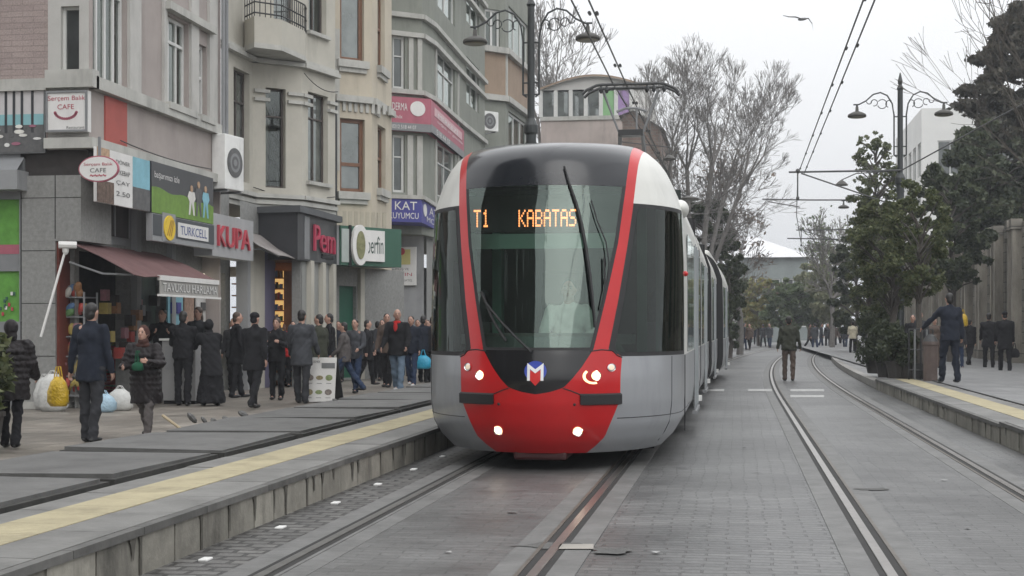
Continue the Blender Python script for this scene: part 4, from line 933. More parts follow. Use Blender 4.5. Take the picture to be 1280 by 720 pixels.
# balcony: polygon slab with solid front and iron railing
bal = [PL(306,33.7),PL(318,33.2),PL(352,33.6),PL(381,34.9),PL(384,35.6),PL(300,34.6)]
bo = MB(); bo.prism(bal[::1], 7.98, 8.62, M['cream']); bal2 = [((x-P1[0])*1.03+P1[0],(y-.05),) for x,y in bal]; bo.prism(bal2, 7.88, 8.0, M['trim']); bb = bo.build('balcony', B2)
mb = MB()
for i in range(4):
    a, b = Vector((*bal[i],0)), Vector((*bal[i+1],0)); n = max(2,int((b-a).length/.12))
    if i == 3: n = 2
    for k_ in range(n+1): q = a+(b-a)*k_/n; mb.tube([(q.x,q.y,8.62),(q.x,q.y,9.25)], .012, M['black_metal'], 5)
    for z in (8.7,8.95,9.25): mb.tube([(a.x,a.y,z),(b.x,b.y,z)], .02, M['black_metal'], 5)
mb.build('railing', bb)
ac(333,34,34.2,.8,.6,'white air conditioner standing on the iron railed balcony')
# ground floor B2
Q = [PL(318,32.3), PL(374,33.2), PL(420,36.4)]
XG2 = -11.0; Fg2 = Fr((XG2, yend+1.62), (XG2, 36.2))
g2 = [op(Fg2,334,372,333,520)]; g2 = [(g2[0][0],g2[0][1],.05,g2[0][3])]
mb = MB(); mb.fwall(Fg2,0,Fg2.L,0,zb2,g2,M['granite'],rev=.5)
for a,b,m_ in ((286,300,'grey_fascia'),(300,318,'cream'),(318,331,'purple')): mb.fbox(Fg2,max(Fg2.px(a)[0],-.2),Fg2.px(b)[0],0,3.3,-.02,.25,MATS.get(m_) or mat('purple',(.13,.12,.19),.6,.1,3))
Fg3 = Fr(PL(377,33.6), PL(420,36.4)); mb.fwall(Fg3,0,Fg3.L,0,3.0,[],mat('column_grey',(.26,.265,.25),.7,.12,3))
for px in (385,400,413): u = Fg3.px(px)[0]; mb.fbox(Fg3,u-.12,u+.12,0,2.98,-.02,.12,M['cream'])
mb.add([(XG2,34.5,2.98),(XG2,36.2,2.98),Fg3.P(Fg3.L,2.98),Fg3.P(0,2.98)],[(0,1,2,3)],M['shop_dark']); mb.box(XG2-.05, Fg3.O.x-.02, Fg3.O.y+.9, Fg3.O.y+1.0, 0, 3.0, M['wood_warm']); mb.box(Fg3.O.x-.22, Fg3.O.x-.01, Fg3.O.y-.06, Fg3.O.y+.08, 0, 3.0, M['granite'])
mb.build('shop_wall', B2)
mat('panel_orange',(.28,.11,.04),.6,.3,4)
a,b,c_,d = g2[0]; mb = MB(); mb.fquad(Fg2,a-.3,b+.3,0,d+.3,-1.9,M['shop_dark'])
for i in range(5): mb.fbox(Fg2,a+.05,a+(b-a)*.4,1.3+i*.28,1.33+i*.28,-.9,-.7,M['wood_warm'])
for i in range(60): u = a+(b-a)*random.random(); z = .2+1.6*random.random(); mb.fbox(Fg2,u,u+.12,z,z+.14,-.8,-.65,random.choice(GM+[MATS['shop_dark']]*4))
mb.fbox(Fg2,a+(b-a)*.55,a+(b-a)*.9,1.9,d-.1,-1.1,-1.0,M['wood_warm']); mb.build('shop_display', B2)
Xa, Xb, Yd = XG2, Fg3.O.x-.24, Fg3.O.y+.15; wd_ = Xb-Xa; mb = MB()
mb.box(Xa+wd_*.02,Xa+wd_*.42,Yd+.5,Yd+.55,.9,2.75,M['lit_warm']); mb.box(Xa+wd_*.46,Xa+wd_*.95,Yd+.4,Yd+.5,1.3,2.75,MATS['panel_orange'])
for i in range(7): mb.box(Xa+wd_*.02,Xa+wd_*.44,Yd+.3,Yd+.49,1.0+i*.26,1.03+i*.26,M['wood_warm'])
for i in range(7):
    for j in range(5): mb.box(Xa+wd_*(.03+.08*j),Xa+wd_*(.085+.08*j),Yd+.33,Yd+.45,1.032+i*.26,1.12+.08*random.random()+i*.26,random.choice(GM+[M['shop_dark']]))
for i in range(40): u = Xa+wd_*random.random(); z = .1+1.1*random.random(); mb.box(u,u+.09,Yd+.1,Yd+.25,z,z+.12,random.choice(GM+[MATS['shop_dark']]*4))
mb.build('shop_shelf', B2)
# dark fascia with red script
Fk = Fr(PL(372,33.0), PL(421,36.2)); Fk0 = Fr(PL(322,33.4), PL(372,33.0))
s_ = sign('shop_sign', 'black boxed fascia with red script lettering under the cream bay', 'sign', Fk.P(0,2.96,0)); mb = MB()
V = [Fk0.P(0,0),Fk.P(0,0),Fk.P(Fk.L,0),Vector((XG2,36.0,0)),Vector((XG2,33.5,0))]
mb.prism([(v.x,v.y) for v in V], 2.96, 4.05, M['dark_fascia']); 
V = [Fk0.P(-.1,0,.1),Fk.P(0,0,.15)+Vector((-.05,-.12,0)),Fk.P(Fk.L+.1,0,.12),Vector((XG2,36.1,0))]; mb.prism([(v.x,v.y) for v in V], 4.05, 4.2, mat('slate',(.08,.085,.09),.6,.2,4))
mb.build('board', s_)
mb = MB(); a,b,_,_ = op(Fk,391,417,300,320); pr = mat('script_pink',(.42,.035,.08),.5,.1,3); mb.ftext(Fk,'Pem',a,b,3.22,3.85,.06,pr,.05); mb.fbox(Fk,a+(b-a)*.4,b-.1,3.08,3.18,.0,.03,M['void']); mb.build('lettering', s_)
mb = MB(); mb.fbox(Fk, Fk.px(380)[0],Fk.px(386)[0],3.0,4.0,0,.02,M['grey_metal']); mb.build('trim_strip', s_)
AW2 = thing('awning', 'small grey half folded awning above the warmly lit shop door', 'awning', (-10.6,32,2.9)); mb = MB()
P_ = [atX(313,-10.95,290), atX(322,-10.95,290), atX(365,-10.3,321), atX(344,-10.1,318)]
zt_ = 3.55; ya, yb_ = 30.6, 33.2; V = []
for i in range(9): y = ya+(yb_-ya)*i/8; V += [(-10.95,y,3.55),(-10.5,y,3.22),(-10.05,y,3.0+.02*math.sin(i))]
V2 = [(x,y,z-.02) for x,y,z in V]; k_ = len(V)
mb.add(V+V2, [(3*i+j,3*i+j+1,3*i+j+4,3*i+j+3) for i in range(8) for j in range(2)]+[(k_+3*i+j,k_+3*i+j+3,k_+3*i+j+4,k_+3*i+j+1) for i in range(8) for j in range(2)]+[(3*i+2,k_+3*i+2,k_+3*i+5,3*i+5) for i in range(8)], M['awn_grey']); mb.build('canopy', AW2)
mb = MB(); mb.tube([(-10.95,ya+.1,3.1),(-10.5,ya+.1,3.15),(-10.05,ya+.1,2.98)],.02,M['grey_metal'],6); mb.tube([(-10.95,yb_-.1,3.1),(-10.05,yb_-.1,2.98)],.02,M['grey_metal'],6); mb.build('awning_arm', AW2)
# ---------------------------------------------------------------- B3 cream-yellow house, brown windows
q0, q1, q2 = PL(419,37.4), PL(465,38.0), PL(489.5,40.4)
B3 = thing('building', 'narrow cream building with brown framed windows and a chamfered side', 'building', (q0[0],q0[1],0))
F3a, F3b = Fr(q0,q1), Fr(q1,q2); F3c = Fr(q2,XY(atY(488.5,43.5)))
w1 = op(F3a,425,456,147,239); w1u = op(F3a,425,455,-80,74); wu = (w1u[0],w1u[1],w1u[2],w1u[2]+2.2)
v1 = op(F3b,472,482,155,235); v1u = op(F3b,472,481,-50,82); v1u = (v1u[0],v1u[1],v1u[2],v1u[2]+2.2)
mb = MB(); mb.fwall(F3a,0,F3a.L,3.0,16,[w1,wu,(wu[0],wu[1],wu[2]+3.4,wu[3]+3.4)],M['cream_yellow'],rev=.2); mb.fwall(F3b,0,F3b.L,3.0,16,[v1,v1u],M['cream_yellow'],rev=.2); mb.fwall(F3c,0,F3c.L,0,16,[],M['cream_yellow'])
mb.add([(x,y,3.0) for x,y in (q0,q1,q2,XY(atY(488.5,43.5)),(-16,43.5),(-16,q0[1]))],[(5,4,3,2,1,0)],M['cream_yellow']); mb.add([(x,y,16) for x,y in (q0,q1,q2,XY(atY(488.5,43.5)),(-16,43.5),(-16,q0[1]))],[(0,1,2,3,4,5)],M['trim'])
mb.build('wall', B3)
for fr,o_ in ((F3a,w1),(F3a,wu),(F3a,(wu[0],wu[1],wu[2]+3.4,wu[3]+3.4))): win(B3,fr,o_,M['brown_frame'],1,(.38,) if o_ is w1 else (.88,),depth=-.15,fw=.1,bar=.09,pm=M['brown_glass'])
for o_ in (v1,v1u): win(B3,F3b,o_,M['brown_frame'],1,(.5,),depth=-.15,fw=.07,bar=.07,pm=M['brown_glass'])
mb = MB()
for fr,o_ in ((F3a,w1),(F3a,wu),(F3b,v1),(F3b,v1u)):
    mb.fbox(fr,o_[0]-.1,o_[1]+.1,o_[2]-.2,o_[2]-.005,-.02,.14,M['trim']); mb.fbox(fr,o_[0]-.05,o_[1]+.05,o_[2]-.32,o_[2]-.2,-.02,.08,M['trim'])
zc = F3a.px(425,121)[1]
for fr in (F3a,F3b):
    mb.fbox(fr,.0,fr.L-.02,zc-.12,zc+.05,-.02,.13,M['trim'])
    for k_ in range(9 if fr is F3a else 4): u = .2+k_*.17; mb.fbox(fr,u,u+.09,zc-.36,zc-.12,-.02,.05,M['trim'])
for k_ in range(8): u = .22+k_*.17; mb.fbox(F3a,u,u+.1,4.05,4.45,-.02,.008,mat('groove_cream',(.40,.36,.29),.9,.1,3))
mb.fbox(F3a,-.05,.12,5.5,9.2,-.02,.02,M['trim'])
mb.build('cornice', B3)
mb = MB(); mb.tube([(q0[0]+.0,q0[1]-.05,4.3),(q0[0]+.0,q0[1]-.05,7.3)],.07,M['black_metal'],8); tag(mb.build('drain_pipe',origin=(q0[0],q0[1],4.3)),'short black downpipe between the cream and the yellowish house','pipe')
mb = MB(); F3g = Fr(PL(420,37.6), PL(505,40.8)); og = op(F3g,424,445,376,500); 
mb.fwall(F3g,0,F3g.L,0,3.0,[(og[0],og[1],.05,2.5)],M['granite'],rev=.2); mb.fbox(F3g,F3g.px(447)[0],F3g.px(452)[0],0,2.98,-.02,.1,M['cream']); mb.build('shop_wall',B3)
mb = MB(); mb.fquad(F3g,og[0],og[1],.05,2.5,-.1,mat('shutter_green',(.015,.10,.06),.5,.1,3)); mb.build('shop_door',B3)
# green bank-like sign with white cartouche
Fq = Fr(PL(421,36.2), PL(500,37.9))
s_ = sign('shop_sign', 'dark green shop fascia with round emblem and white cartouche', 'sign', Fq.P(0,3,0)); mb = MB()
mb.fbox(Fq,Fq.px(424)[0],Fq.L,2.98,3.98,-.7,.05,M['green']); mb.fbox(Fq,0,Fq.px(424)[0]+.0,2.98,3.98,-.5,.0,M['grey_fascia']); mb.fbox(Fq,Fq.px(425)[0],Fq.px(434)[0],3.05,3.9,.05,.07,mat('pale_green',(.36,.4,.38),.6,.1,3)); mb.fbox(Fq,Fq.px(434)[0],Fq.px(437)[0],2.95,4.0,.05,.08,M['void'])
mb.build('board', s_); mb = MB()
ua_, ub_ = Fq.px(437)[0], Fq.px(477)[0]; mb.fbox(Fq,Fq.px(443)[0],ub_,3.1,3.9,.03,.12,M['sign_white']); mb.fdisc(Fq,Fq.px(446)[0],3.5,.28,.52,.05,.15,M['sign_white'],28); mb.fdisc(Fq,Fq.px(446)[0],3.5,.15,.36,.15,.165,mat('emblem_olive',(.2,.2,.1),.6,.4,9),24); e_ = mb.build('cartouche', s_)
mb = MB(); mb.ftext(Fq,'berfin',Fq.px(455)[0],Fq.px(475)[0],3.3,3.75,.125,mat('sign_dark_green',(.03,.06,.05),.5,.1,3)); mb.build('lettering', e_)
# ---------------------------------------------------------------- B4 grey-green block
r0, r1, r2, r3, r4 = PL(484,45.6), PL(527,46.2), PL(541,47.4), PL(576,53), PL(606,58.5)
B4 = thing('building', 'grey green apartment block with rounded corners and pale string courses', 'building', (r1[0],r1[1],0))
FR = [Fr(r0,r1),Fr(r1,r2),Fr(r2,r3),Fr(r3,r4)]
ZT = 19; W4 = []
o1 = op(FR[0],491,506,44,110); W4.append((0,o1)); o1b = op(FR[0],491,506,168,240); W4.append((0,o1b)); W4.append((0,(o1[0],o1[1],o1[2]+3.1,o1[3]+3.1)))
for a,b in ((547,569),):
    o_ = op(FR[2],a,b,60,122); W4.append((2,o_)); W4.append((2,(o_[0],o_[1],o_[2]+3.1,o_[3]+3.1))); W4.append((2,(o_[0],o_[1],o_[2]-3.3,o_[3]-3.1)))
o_ = op(FR[3],583,599,70,128); W4.append((3,o_)); W4.append((3,(o_[0],o_[1],o_[2]+3.1,o_[3]+3.1)))
mb = MB()
for i,fr in enumerate(FR): mb.fwall(fr,0,fr.L,4.4,ZT,[o_ for k_,o_ in W4 if k_==i],M['grey_green'],rev=.15)
bk = [r0,r1,r2,r3,r4,(-17,r4[1]),(-17,r0[1])]
mb.add([(x,y,4.4) for x,y in bk],[tuple(range(7))[::-1]],M['grey_green']); mb.add([(x,y,ZT) for x,y in bk],[tuple(range(7))],M['trim']); mb.build('wall',B4)
for k_,o_ in W4: win(B4,FR[k_],o_,M['white_frame'],1 if k_==0 else 2,(.62,),fw=.08,curtain=0 if k_ in (0,2) else .9)
mb = MB()
z_a = FR[0].px(491,41)[1]; z_b = FR[0].px(491,17)[1]; z_c = FR[0].px(491,113)[1]
for fr in FR:
    for z in (z_a,z_b,z_c,z_a+3.1,z_b+3.1): mb.fbox(fr,-.03,fr.L+.03,z-.09,z+.06,-.05,.14,M['trim'])
for fr,px in ((FR[0],513),(FR[0],524)): u = fr.px(px)[0]; mb.fbox(fr,u-.08,u+.08,z_c,z_a-.1,-.02,.06,M['trim'])
for px in (544,572): u = FR[2].px(px)[0]; mb.fbox(FR[2],u-.09,u+.09,4.5,z_a-.1,-.02,.05,M['trim'])
for px in (512,524): u = FR[0].px(px)[0]; mb.fbox(FR[0],u-.1,u+.1,5.6,z_c-1.4,-.02,.06,M['trim'])
mb.build('cornice',B4)
mb = MB(); Fz = Fr((r0[0]-.2,46.0),(r1[0]-.1,46.4)); Fz2 = Fr((r1[0]-.1,46.4),(r3[0]-.1,58.5))
og = op(Fz,453,499,374,480)
mb.fwall(Fr((-13.5,46.0),(r1[0]-.1,46.0)),0,13.5+r1[0]-.1,0,4.4,[],M['grey_fascia']); so_ = op(Fz2,533,546,330,400)
mb.fwall(Fz2,0,Fz2.L,0,4.4,[(1.2,3.0,.2,3.4),(4,7,.2,3.3),(8,11,.2,3.3)],M['granite'],rev=.6); mb.build('shop_wall',B4)
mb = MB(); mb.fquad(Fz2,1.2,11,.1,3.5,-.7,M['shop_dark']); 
for i in range(40): u = 1.3+9*random.random(); z = .3+2.6*random.random(); mb.fbox(Fz2,u,u+.25,z,z+.25,-.6,-.5,random.choice(GM+[M['sign_white']]))
mb.build('shop_display',B4)
Fy = Fr((-13.5,45.98),(r1[0]-.1,45.98))
# pink clinic sign folded round the corner
s_ = sign('shop_sign','faded red and white sign wrapping the grey green corner above the first floor','sign',FR[0].P(1,7.4,0)); mb = MB()
zt_, zb3 = FR[0].px(491,122)[1], FR[0].px(491,164)[1]
U1 = Fr(FR[0].P(FR[0].px(484)[0],0,.25), PL(539,46.0)); U2 = Fr(PL(539,46.0), PL(580,53.3))
mb.fbox(U1,0,U1.L,zb3,zt_,-.2,0,M['pink']); mb.fbox(U2,0,U2.L,zb3+.02,zt_-.02,-.2,0,M['pink']); mb.fbox(U1,0,U1.L,zb3,zb3+.25,-.1,.012,M['grey_metal']); mb.fbox(U2,0,U2.L,zb3+.02,zb3+.27,-.1,.012,M['grey_metal']); mb.build('board',s_)
mb = MB(); h_ = zt_-zb3
mb.fdisc(U1,U1.px(522)[0],zb3+h_*.68,.26,.24,0,.02,M['sign_white'],24); mb.ftext(U1,'DERMA',U1.px(490)[0],U1.px(509)[0],zb3+h_*.6,zb3+h_*.82,.02,M['sign_white']); mb.ftext(U1,'KLİNİK',U1.px(490)[0],U1.px(503)[0],zb3+h_*.36,zb3+h_*.46,.02,M['sign_white'])
mb.ftext(U1,'0212 518 44 07',U1.px(490)[0],U1.px(520)[0],zb3+.06,zb3+.18,.022,M['sign_white'])
mb.fbox(U2,U2.px(543)[0],U2.px(577)[0],zb3+h_*.58,zb3+h_*.84,0,.015,mat('pale_pink',(.58,.38,.4),.6,.1,3)); mb.ftext(U2,'MERKEZİ',U2.px(547)[0],U2.px(572)[0],zb3+h_*.62,zb3+h_*.8,.022,M['sign_white'])
mb.ftext(U2,'sağlık ve güzellik',U2.px(546)[0],U2.px(578)[0],zb3+h_*.42,zb3+h_*.52,.022,M['sign_white']); mb.ftext(U2,'518 44 07',U2.px(545)[0],U2.px(562)[0],zb3+.06,zb3+.24,.022,M['sign_white']); mb.build('lettering',s_)
# blue jeweller sign
s_ = sign('shop_sign','blue boxed sign with white capitals at the left edge of the tram','sign',FR[0].P(1,4.7,0)); mb = MB()
U3 = Fr(PL(482,44.2), PL(527,44.6)); U4 = Fr(PL(527,44.6), PL(556,50)); zt_, zb3 = U3.px(491,248)[1], U3.px(491,277)[1]
mb.prism([XY(U3.O),XY(U4.O),XY(U4.P(U4.L,0)),(r1[0]-1.0,r3[1]),(r0[0],r0[1]+.1)],zb3,zt_,M['blue']); mb.prism([XY(U3.P(0,0,.05)),XY(U3.P(U3.L+.08,0,.05)),XY(U4.P(U4.L,0,.05)),(r1[0]-1.0,r3[1]),(r0[0],r0[1]+.1)],zt_,zt_+.12,M['trim']); mb.build('board',s_)
mb = MB(); h_ = zt_-zb3; mb.ftext(U3,'KAT',U3.px(493.5)[0],U3.px(521)[0],zb3+h_*.52,zb3+h_*.88,.02,M['sign_white']); mb.ftext(U3,'KUYUMCU',U3.px(486)[0],U3.px(523)[0],zb3+h_*.14,zb3+h_*.40,.02,M['sign_white'])
mb.fdisc(U4,U4.px(531)[0],zb3+h_*.6,.35,.2,0,.02,M['sign_white'],16); mb.ftext(U4,'AT',U4.px(536)[0],U4.px(546)[0],zb3+h_*.5,zb3+h_*.86,.02,M['sign_white']); mb.ftext(U4,'MCU',U4.px(533)[0],U4.px(546)[0],zb3+h_*.14,zb3+h_*.38,.02,M['sign_white']); mb.build('lettering',s_)
# white billboard over a roller shutter
s_ = sign('billboard','white board with small blue and red lines above the grey roller shutter','sign',Fy.P(3,2.6,0)); mb = MB()
o_ = list(op(Fy,452,521,332,357)); mb.fbox(Fy,*o_[:4],.02,.12,M['sign_white']); o2 = op(Fy,500,521,309,332); mb.fbox(Fy,o2[0],o_[1],o_[3]+.002,o2[3],.02,.12,M['sign_white']); mb.fbox(Fy,Fy.px(503)[0],Fy.px(514)[0],o_[3]+.02,o2[3]-.08,.12,.13,M['yellow2'] if 'yellow2' in M else mat('poster_yellow',(.55,.5,.2),.6,.1,3)); mb.build('board',s_)
mb = MB(); h_ = o_[3]-o_[2]; mb.ftext(Fy,'KUYUMCU',Fy.px(458)[0],Fy.px(478)[0],o_[2]+h_*.62,o_[2]+h_*.85,.125,M['blue']); mb.ftext(Fy,'TAMİR',Fy.px(464)[0],Fy.px(475)[0],o_[2]+h_*.2,o_[2]+h_*.36,.125,M['red'])
for t,zz_,m_ in (('GÜMÜŞ VE',.72,M['print_grey']),('ALTIN',.46,M['red']),('ATÖLYE SATIŞ',.16,M['print_grey'])): mb.ftext(Fy,t,Fy.px(489)[0],Fy.px(516 if 'T' in t else 512)[0],o_[2]+h_*zz_,o_[2]+h_*(zz_+.16),.125,m_)
mb.fdisc(Fy,Fy.px(503)[0],o_[3]+.45,.12,.12,.12,.14,M['red'],12); mb.build('lettering',s_)
mb = MB(); sh = op(Fy,453,497,362,386)
mb.fbox(Fy,Fy.px(452)[0],Fy.px(488)[0],sh[2],sh[3],.005,.03,M['roller']); 
for z in (sh[2]+.25,sh[2]+.06): mb.fbox(Fy,Fy.px(452)[0],Fy.px(488)[0],z,z+.04,.02,.05,M['white_paint'])
mb.fbox(Fy,Fy.px(454)[0],Fy.px(486)[0],0,sh[2],.0,.02,M['shop_dark']); mb.fbox(Fy,Fy.px(470)[0],Fy.px(484)[0],.9,sh[2]-.1,.02,.05,M['lit_white'])
for i in range(10): u = Fy.px(455)[0]+1.2*random.random(); z = .9+random.random(); mb.fbox(Fy,u,u+.15,z,z+.15,.03,.1,random.choice(GM[:4]))
mb.build('shop_shutter',B4)
ac(609,164,58,.95,.8,'white air conditioner on the grey green block below the brown one', rz=R(50))
# ---------------------------------------------------------------- B5 brown and grey block
s0, s1, s2 = PL(600,60), PL(632,60.8), PL(662,66)
B5 = thing('building','apartment block with brown rendered oriel behind the left lamp post','building',(s1[0],s1[1],0))
G1, G2_ = Fr(s0,s1), Fr(s1,s2); e5 = XY(atY(661,85)); G3 = Fr(s2,e5)
za, zc_ = G1.px(615,62)[1], G1.px(615,122)[1]
mb = MB(); gw = op(G2_,636,655,22,62); gl_ = op(G2_,636,655,128,176); ww = [gw,(gw[0],gw[1],gl_[2],gl_[3])]
mb.fwall(G1,0,G1.L,zc_,za,[],M['brown_render']); mb.fwall(G2_,0,G2_.L,zc_,za,[],M['brown_render'])
t0 = op(G1,606,625,10,58)
for fr,oo in ((G1,[t0]),(G2_,[(.6,G2_.L-.3,za+.3,za+2.1)]),(G3,[(3*k_+1,3*k_+2.6,z,z+1.7) for k_ in range(6) for z in (7,10,13,16)])): mb.fwall(fr,0,fr.L,za,za+9,oo if fr is not G3 else [o_ for o_ in oo if o_[2]>za],M['grey_green'])
lw = (.6,G2_.L-.3,zc_-2.2,zc_-.4)
mb.fwall(G1,0,G1.L,0,zc_,[],M['grey_green']); mb.fwall(G2_,0,G2_.L,0,zc_,[lw],M['grey_green']); mb.fwall(G3,0,G3.L,0,za,[],M['grey_green'])
bk = [s0,s1,s2,e5,(-18,85),(-18,s0[1])]; mb.add([(x,y,za+9) for x,y in bk],[tuple(range(6))],M['trim']); mb.build('wall',B5)
for fr,o_ in ((G1,t0),(G2_,(.6,G2_.L-.3,za+.3,za+2.1)),(G2_,lw)): win(B5,fr,o_,M['white_frame'],3 if fr is G2_ else 2,(),curtain=.9,fw=.1,bar=.1)
mb = MB()
for fr in (G1,G2_):
    for z in (za,zc_): mb.fbox(fr,-.05,fr.L+.05,z-.12,z+.12,-.05,.2,M['trim'])
mb.fbox(G2_,.0,.25,zc_,za-.12,-.02,.05,M['trim']); mb.build('cornice',B5)
# ---------------------------------------------------------------- buildings further off
def block(name, label, x0, x1, y0, y1, h, wm, rows=4, cols=6, roof=None, side_cols=6, z0w=1, fm=None, rh=3.0, ww=1.1, wh=1.6):
    b = thing(name, label, 'building', ((x0+x1)/2, y0, 0)); fr = Fr((x0,y0),(x1,y0)); f2 = Fr((x1,y0),(x1,y1)); f0 = Fr((x0,y1),(x0,y0)); mb = MB(); fm = fm or M['white_frame']
    for q, n in ((fr,cols),(f2,side_cols),(f0,side_cols)):
        oo = [((i+.5)*q.L/n-ww/2,(i+.5)*q.L/n+ww/2,z0w+rh*r_,z0w+rh*r_+wh) for i in range(n) for r_ in range(rows) if z0w+rh*r_+wh < h-.3]
        mb.fwall(q,0,q.L,0,h,oo,wm)
        for o_ in oo: win(b,q,o_,fm,2,(),fw=.08)
    mb.add([(x0,y1,0),(x1,y1,0),(x1,y1,h),(x0,y1,h)],[(0,1,2,3)],wm)
    if roof is None: mb.add([(x0,y0,h),(x1,y0,h),(x1,y1,h),(x0,y1,h)],[(0,1,2,3)],wm)
    mb.build('wall',b)
    return b, fr, f2
a = atY(676,88); b_ = atY(800,88); hz = atY(740,88,150).z
BM, fr, f2 = block('building','pale building with green and purple window panels behind the pantograph',a.x,b_.x+.4,88,100,atY(740,88,147).z,mat('pinkish',(.42,.36,.33),.85,.18,.6,dirt=.3),rows=3,cols=3,rh=3.2)
zt_ = hz; zt2 = atY(740,88,112).z; mb = MB(); mb.fbox(fr,0,fr.L,zt_,zt_+.25,-12,.1,M['trim']); 
n = 7; cols_ = ['dg','dg','dg','dg','gr','pu','w']
for i in range(n):
    u0, u1 = fr.L*i/n+.12, fr.L*(i+1)/n-.12; m_ = {'dg':M['brown_glass'],'gr':mat('panel_green',(.22,.42,.2),.6,.1,3),'pu':mat('panel_purple',(.33,.22,.42),.6,.1,3),'w':M['sign_white']}[cols_[i]]
    mb.fbox(fr,u0,u1,zt_+.25,zt2-.1,-.2,-.05,m_); mb.fbox(fr,u0-.24,u0-.002,zt_+.25,zt2,-.3,.05,M['white_frame'])
mb.fbox(fr,0,fr.L,zt_+.25,zt2,-11,-.4,M['stucco_white'])
pts = [(fr.L*i/12, zt2+.02+.75*math.sin(PI*i/12)) for i in range(13)]
V = [fr.P(u,z,.3) for u,z in pts]+[fr.P(u,z,-12) for u,z in pts]; mb.add(V,[(i,i+1,14+i,13+i) for i in range(12)],M['stucco_white']); mb.add([fr.P(u,z,.0) for u,z in pts],[tuple(range(13))],mat('gable_pale',(.5,.49,.47),.8,.1,1)); 
V = [fr.P(u,z,.32) for u,z in pts]+[fr.P(u,z+.12,.32) for u,z in pts]; mb.add(V,[(i,i+1,14+i,13+i) for i in range(12)],M['brown_render'])
mb.build('roof_storey',BM)
M['brick'] = stone_mat('brick_old',(.17,.12,.10),(.22,.16,.135),(.2,.18,.16),.5,.16,.02,swap='xz',noise=.35,rough=.9)
a = atY(778,80); b_ = atY(826,80); hh = atY(800,80,138).z
BB, fr, f2 = block('building','old brick building with pitched gable seen past the tram roof',a.x,b_.x,80,95,atY(826,80,160).z,M['brick'],rows=4,cols=2,ww=.9,wh=1.8,z0w=3)
mb = MB(); h0 = atY(826,80,160).z; mb.add([fr.P(0,h0,0),fr.P(fr.L,h0,0),fr.P(fr.L*.3,hh,0),fr.P(0,hh-.3,0)],[(0,1,2,3)],M['brick']); mb.add([fr.P(fr.L*.3,hh,.2),fr.P(fr.L+.2,h0-.1,.2),fr.P(fr.L+.2,h0-.1,-15),fr.P(fr.L*.3,hh,-15)],[(0,1,2,3)],M['trim']); mb.add([fr.P(-.2,hh-.3,.2),fr.P(fr.L*.3,hh,.2),fr.P(fr.L*.3,hh,-15),fr.P(-.2,hh-.3,-15)],[(0,1,2,3)],M['trim']); mb.build('roof',BB)
a = atY(926,140); b_ = atY(1010,140); h0 = atY(960,140,322).z
BH, fr, f2 = block('building','grey building with bright white hipped roof at the end of the street',a.x,b_.x,140,156,h0,mat('far_grey',(.2,.225,.22),.85,.2,.5),rows=3,cols=5,z0w=1.5)
mb = MB(); x0,x1 = a.x-.5,b_.x+.6; ap = atY(943,146,296); mb.add([(x0,139.4,h0),(x1,139.4,h0),(x1,157,h0),(x0,157,h0),(ap.x-2,146,ap.z),(ap.x,146,ap.z)],[(0,1,5,4),(1,2,5),(2,3,4,5),(3,0,4)],mat('white_roof',(.55,.55,.56),.7,.05,1)); mb.build('roof',BH)
a = atY(1152,95); b_ = atY(1215,95); 
BW, fr, f2 = block('building','tall white building rising behind the right lamp post',a.x,b_.x+4,95,110,atY(1175,95,135).z,mat('white_wall',(.62,.62,.6),.8,.06,1),rows=5,cols=2,ww=1.6,wh=2.2,rh=3.4)
# rest of the far street front on both sides
block('building','beige building far down the right side of the street',16,30,112,135,9,M['brown_render'],rows=3,cols=4)
block('building','low stone coloured building closing the far right of the street',31,60,150,170,9,M['cream'],rows=2,cols=6)
block('building','low far building at the end of the street left of the white roof',-30,4,160,175,7,M['stucco_white'],rows=2,cols=9)
# the street goes on behind the camera: unseen tall block added, its colour darkened for the windscreen to mirror
block('building','tall grey block beside the street behind the camera on the left',-24,-11,-34,7,26,mat('sooty_render',(.07,.068,.06),.85,.2,.6),rows=8,cols=4,side_cols=8)
# ---------------------------------------------------------------- stone wall with pilasters on the right
SW = thing('stone_wall','weathered stone wall with tall pilasters and dark niches on the right','wall',(9.8,30,.15))
M['old_stone'] = stone_mat('old_stone',(.17,.158,.135),(.24,.222,.19),(.09,.085,.075),.8,.36,.02,swap='yz',noise=.4,rough=.9,bump=.01)
XW_ = 9.6; M['pil'] = mat('pilaster_stone',(.31,.285,.24),.85,.35,3,bump=.01,dirt=.5,streak=.3); FW = Fr((XW_,110),(XW_,22)); mb = MB(); nich = []
y = 24.5
while y < 106: nich.append((110-y-2.1,110-y-.3,1.5,4.6)); y += 3.4
mb.fwall(FW,0,FW.L,.1,5.0,nich,M['old_stone'],rev=.5); mb.add([(XW_,110,5),(XW_,22,5),(XW_+1.2,22,5),(XW_+1.2,110,5)],[(0,1,2,3)],M['old_stone']); mb.build('wall',SW)
y = 23.6
while y < 106:
    for k_ in (0,.75): mb = MB(); mb.box(XW_-.30,XW_+.02,y+k_,y+k_+.30,.55,4.75,M['pil']); mb.box(XW_-.36,XW_+.02,y+k_-.06,y+k_+.36,4.752,5.1,M['old_stone']); mb.box(XW_-.34,XW_+.02,y+k_-.05,y+k_+.35,.1,.548,M['old_stone']); mb.build('pilaster',SW)
    y += 3.4
mb = MB()
for o_ in nich:
    mb.fquad(FW,o_[0],o_[1],o_[2],o_[3],-.45,M['green'])
    for k_ in range(5): u = o_[0]+(o_[1]-o_[0])*(k_+.5)/5; mb.fbox(FW,u-.015,u+.015,o_[2],o_[3],-.3,-.27,M['black_metal'])
mb.build('niche_grille',SW)
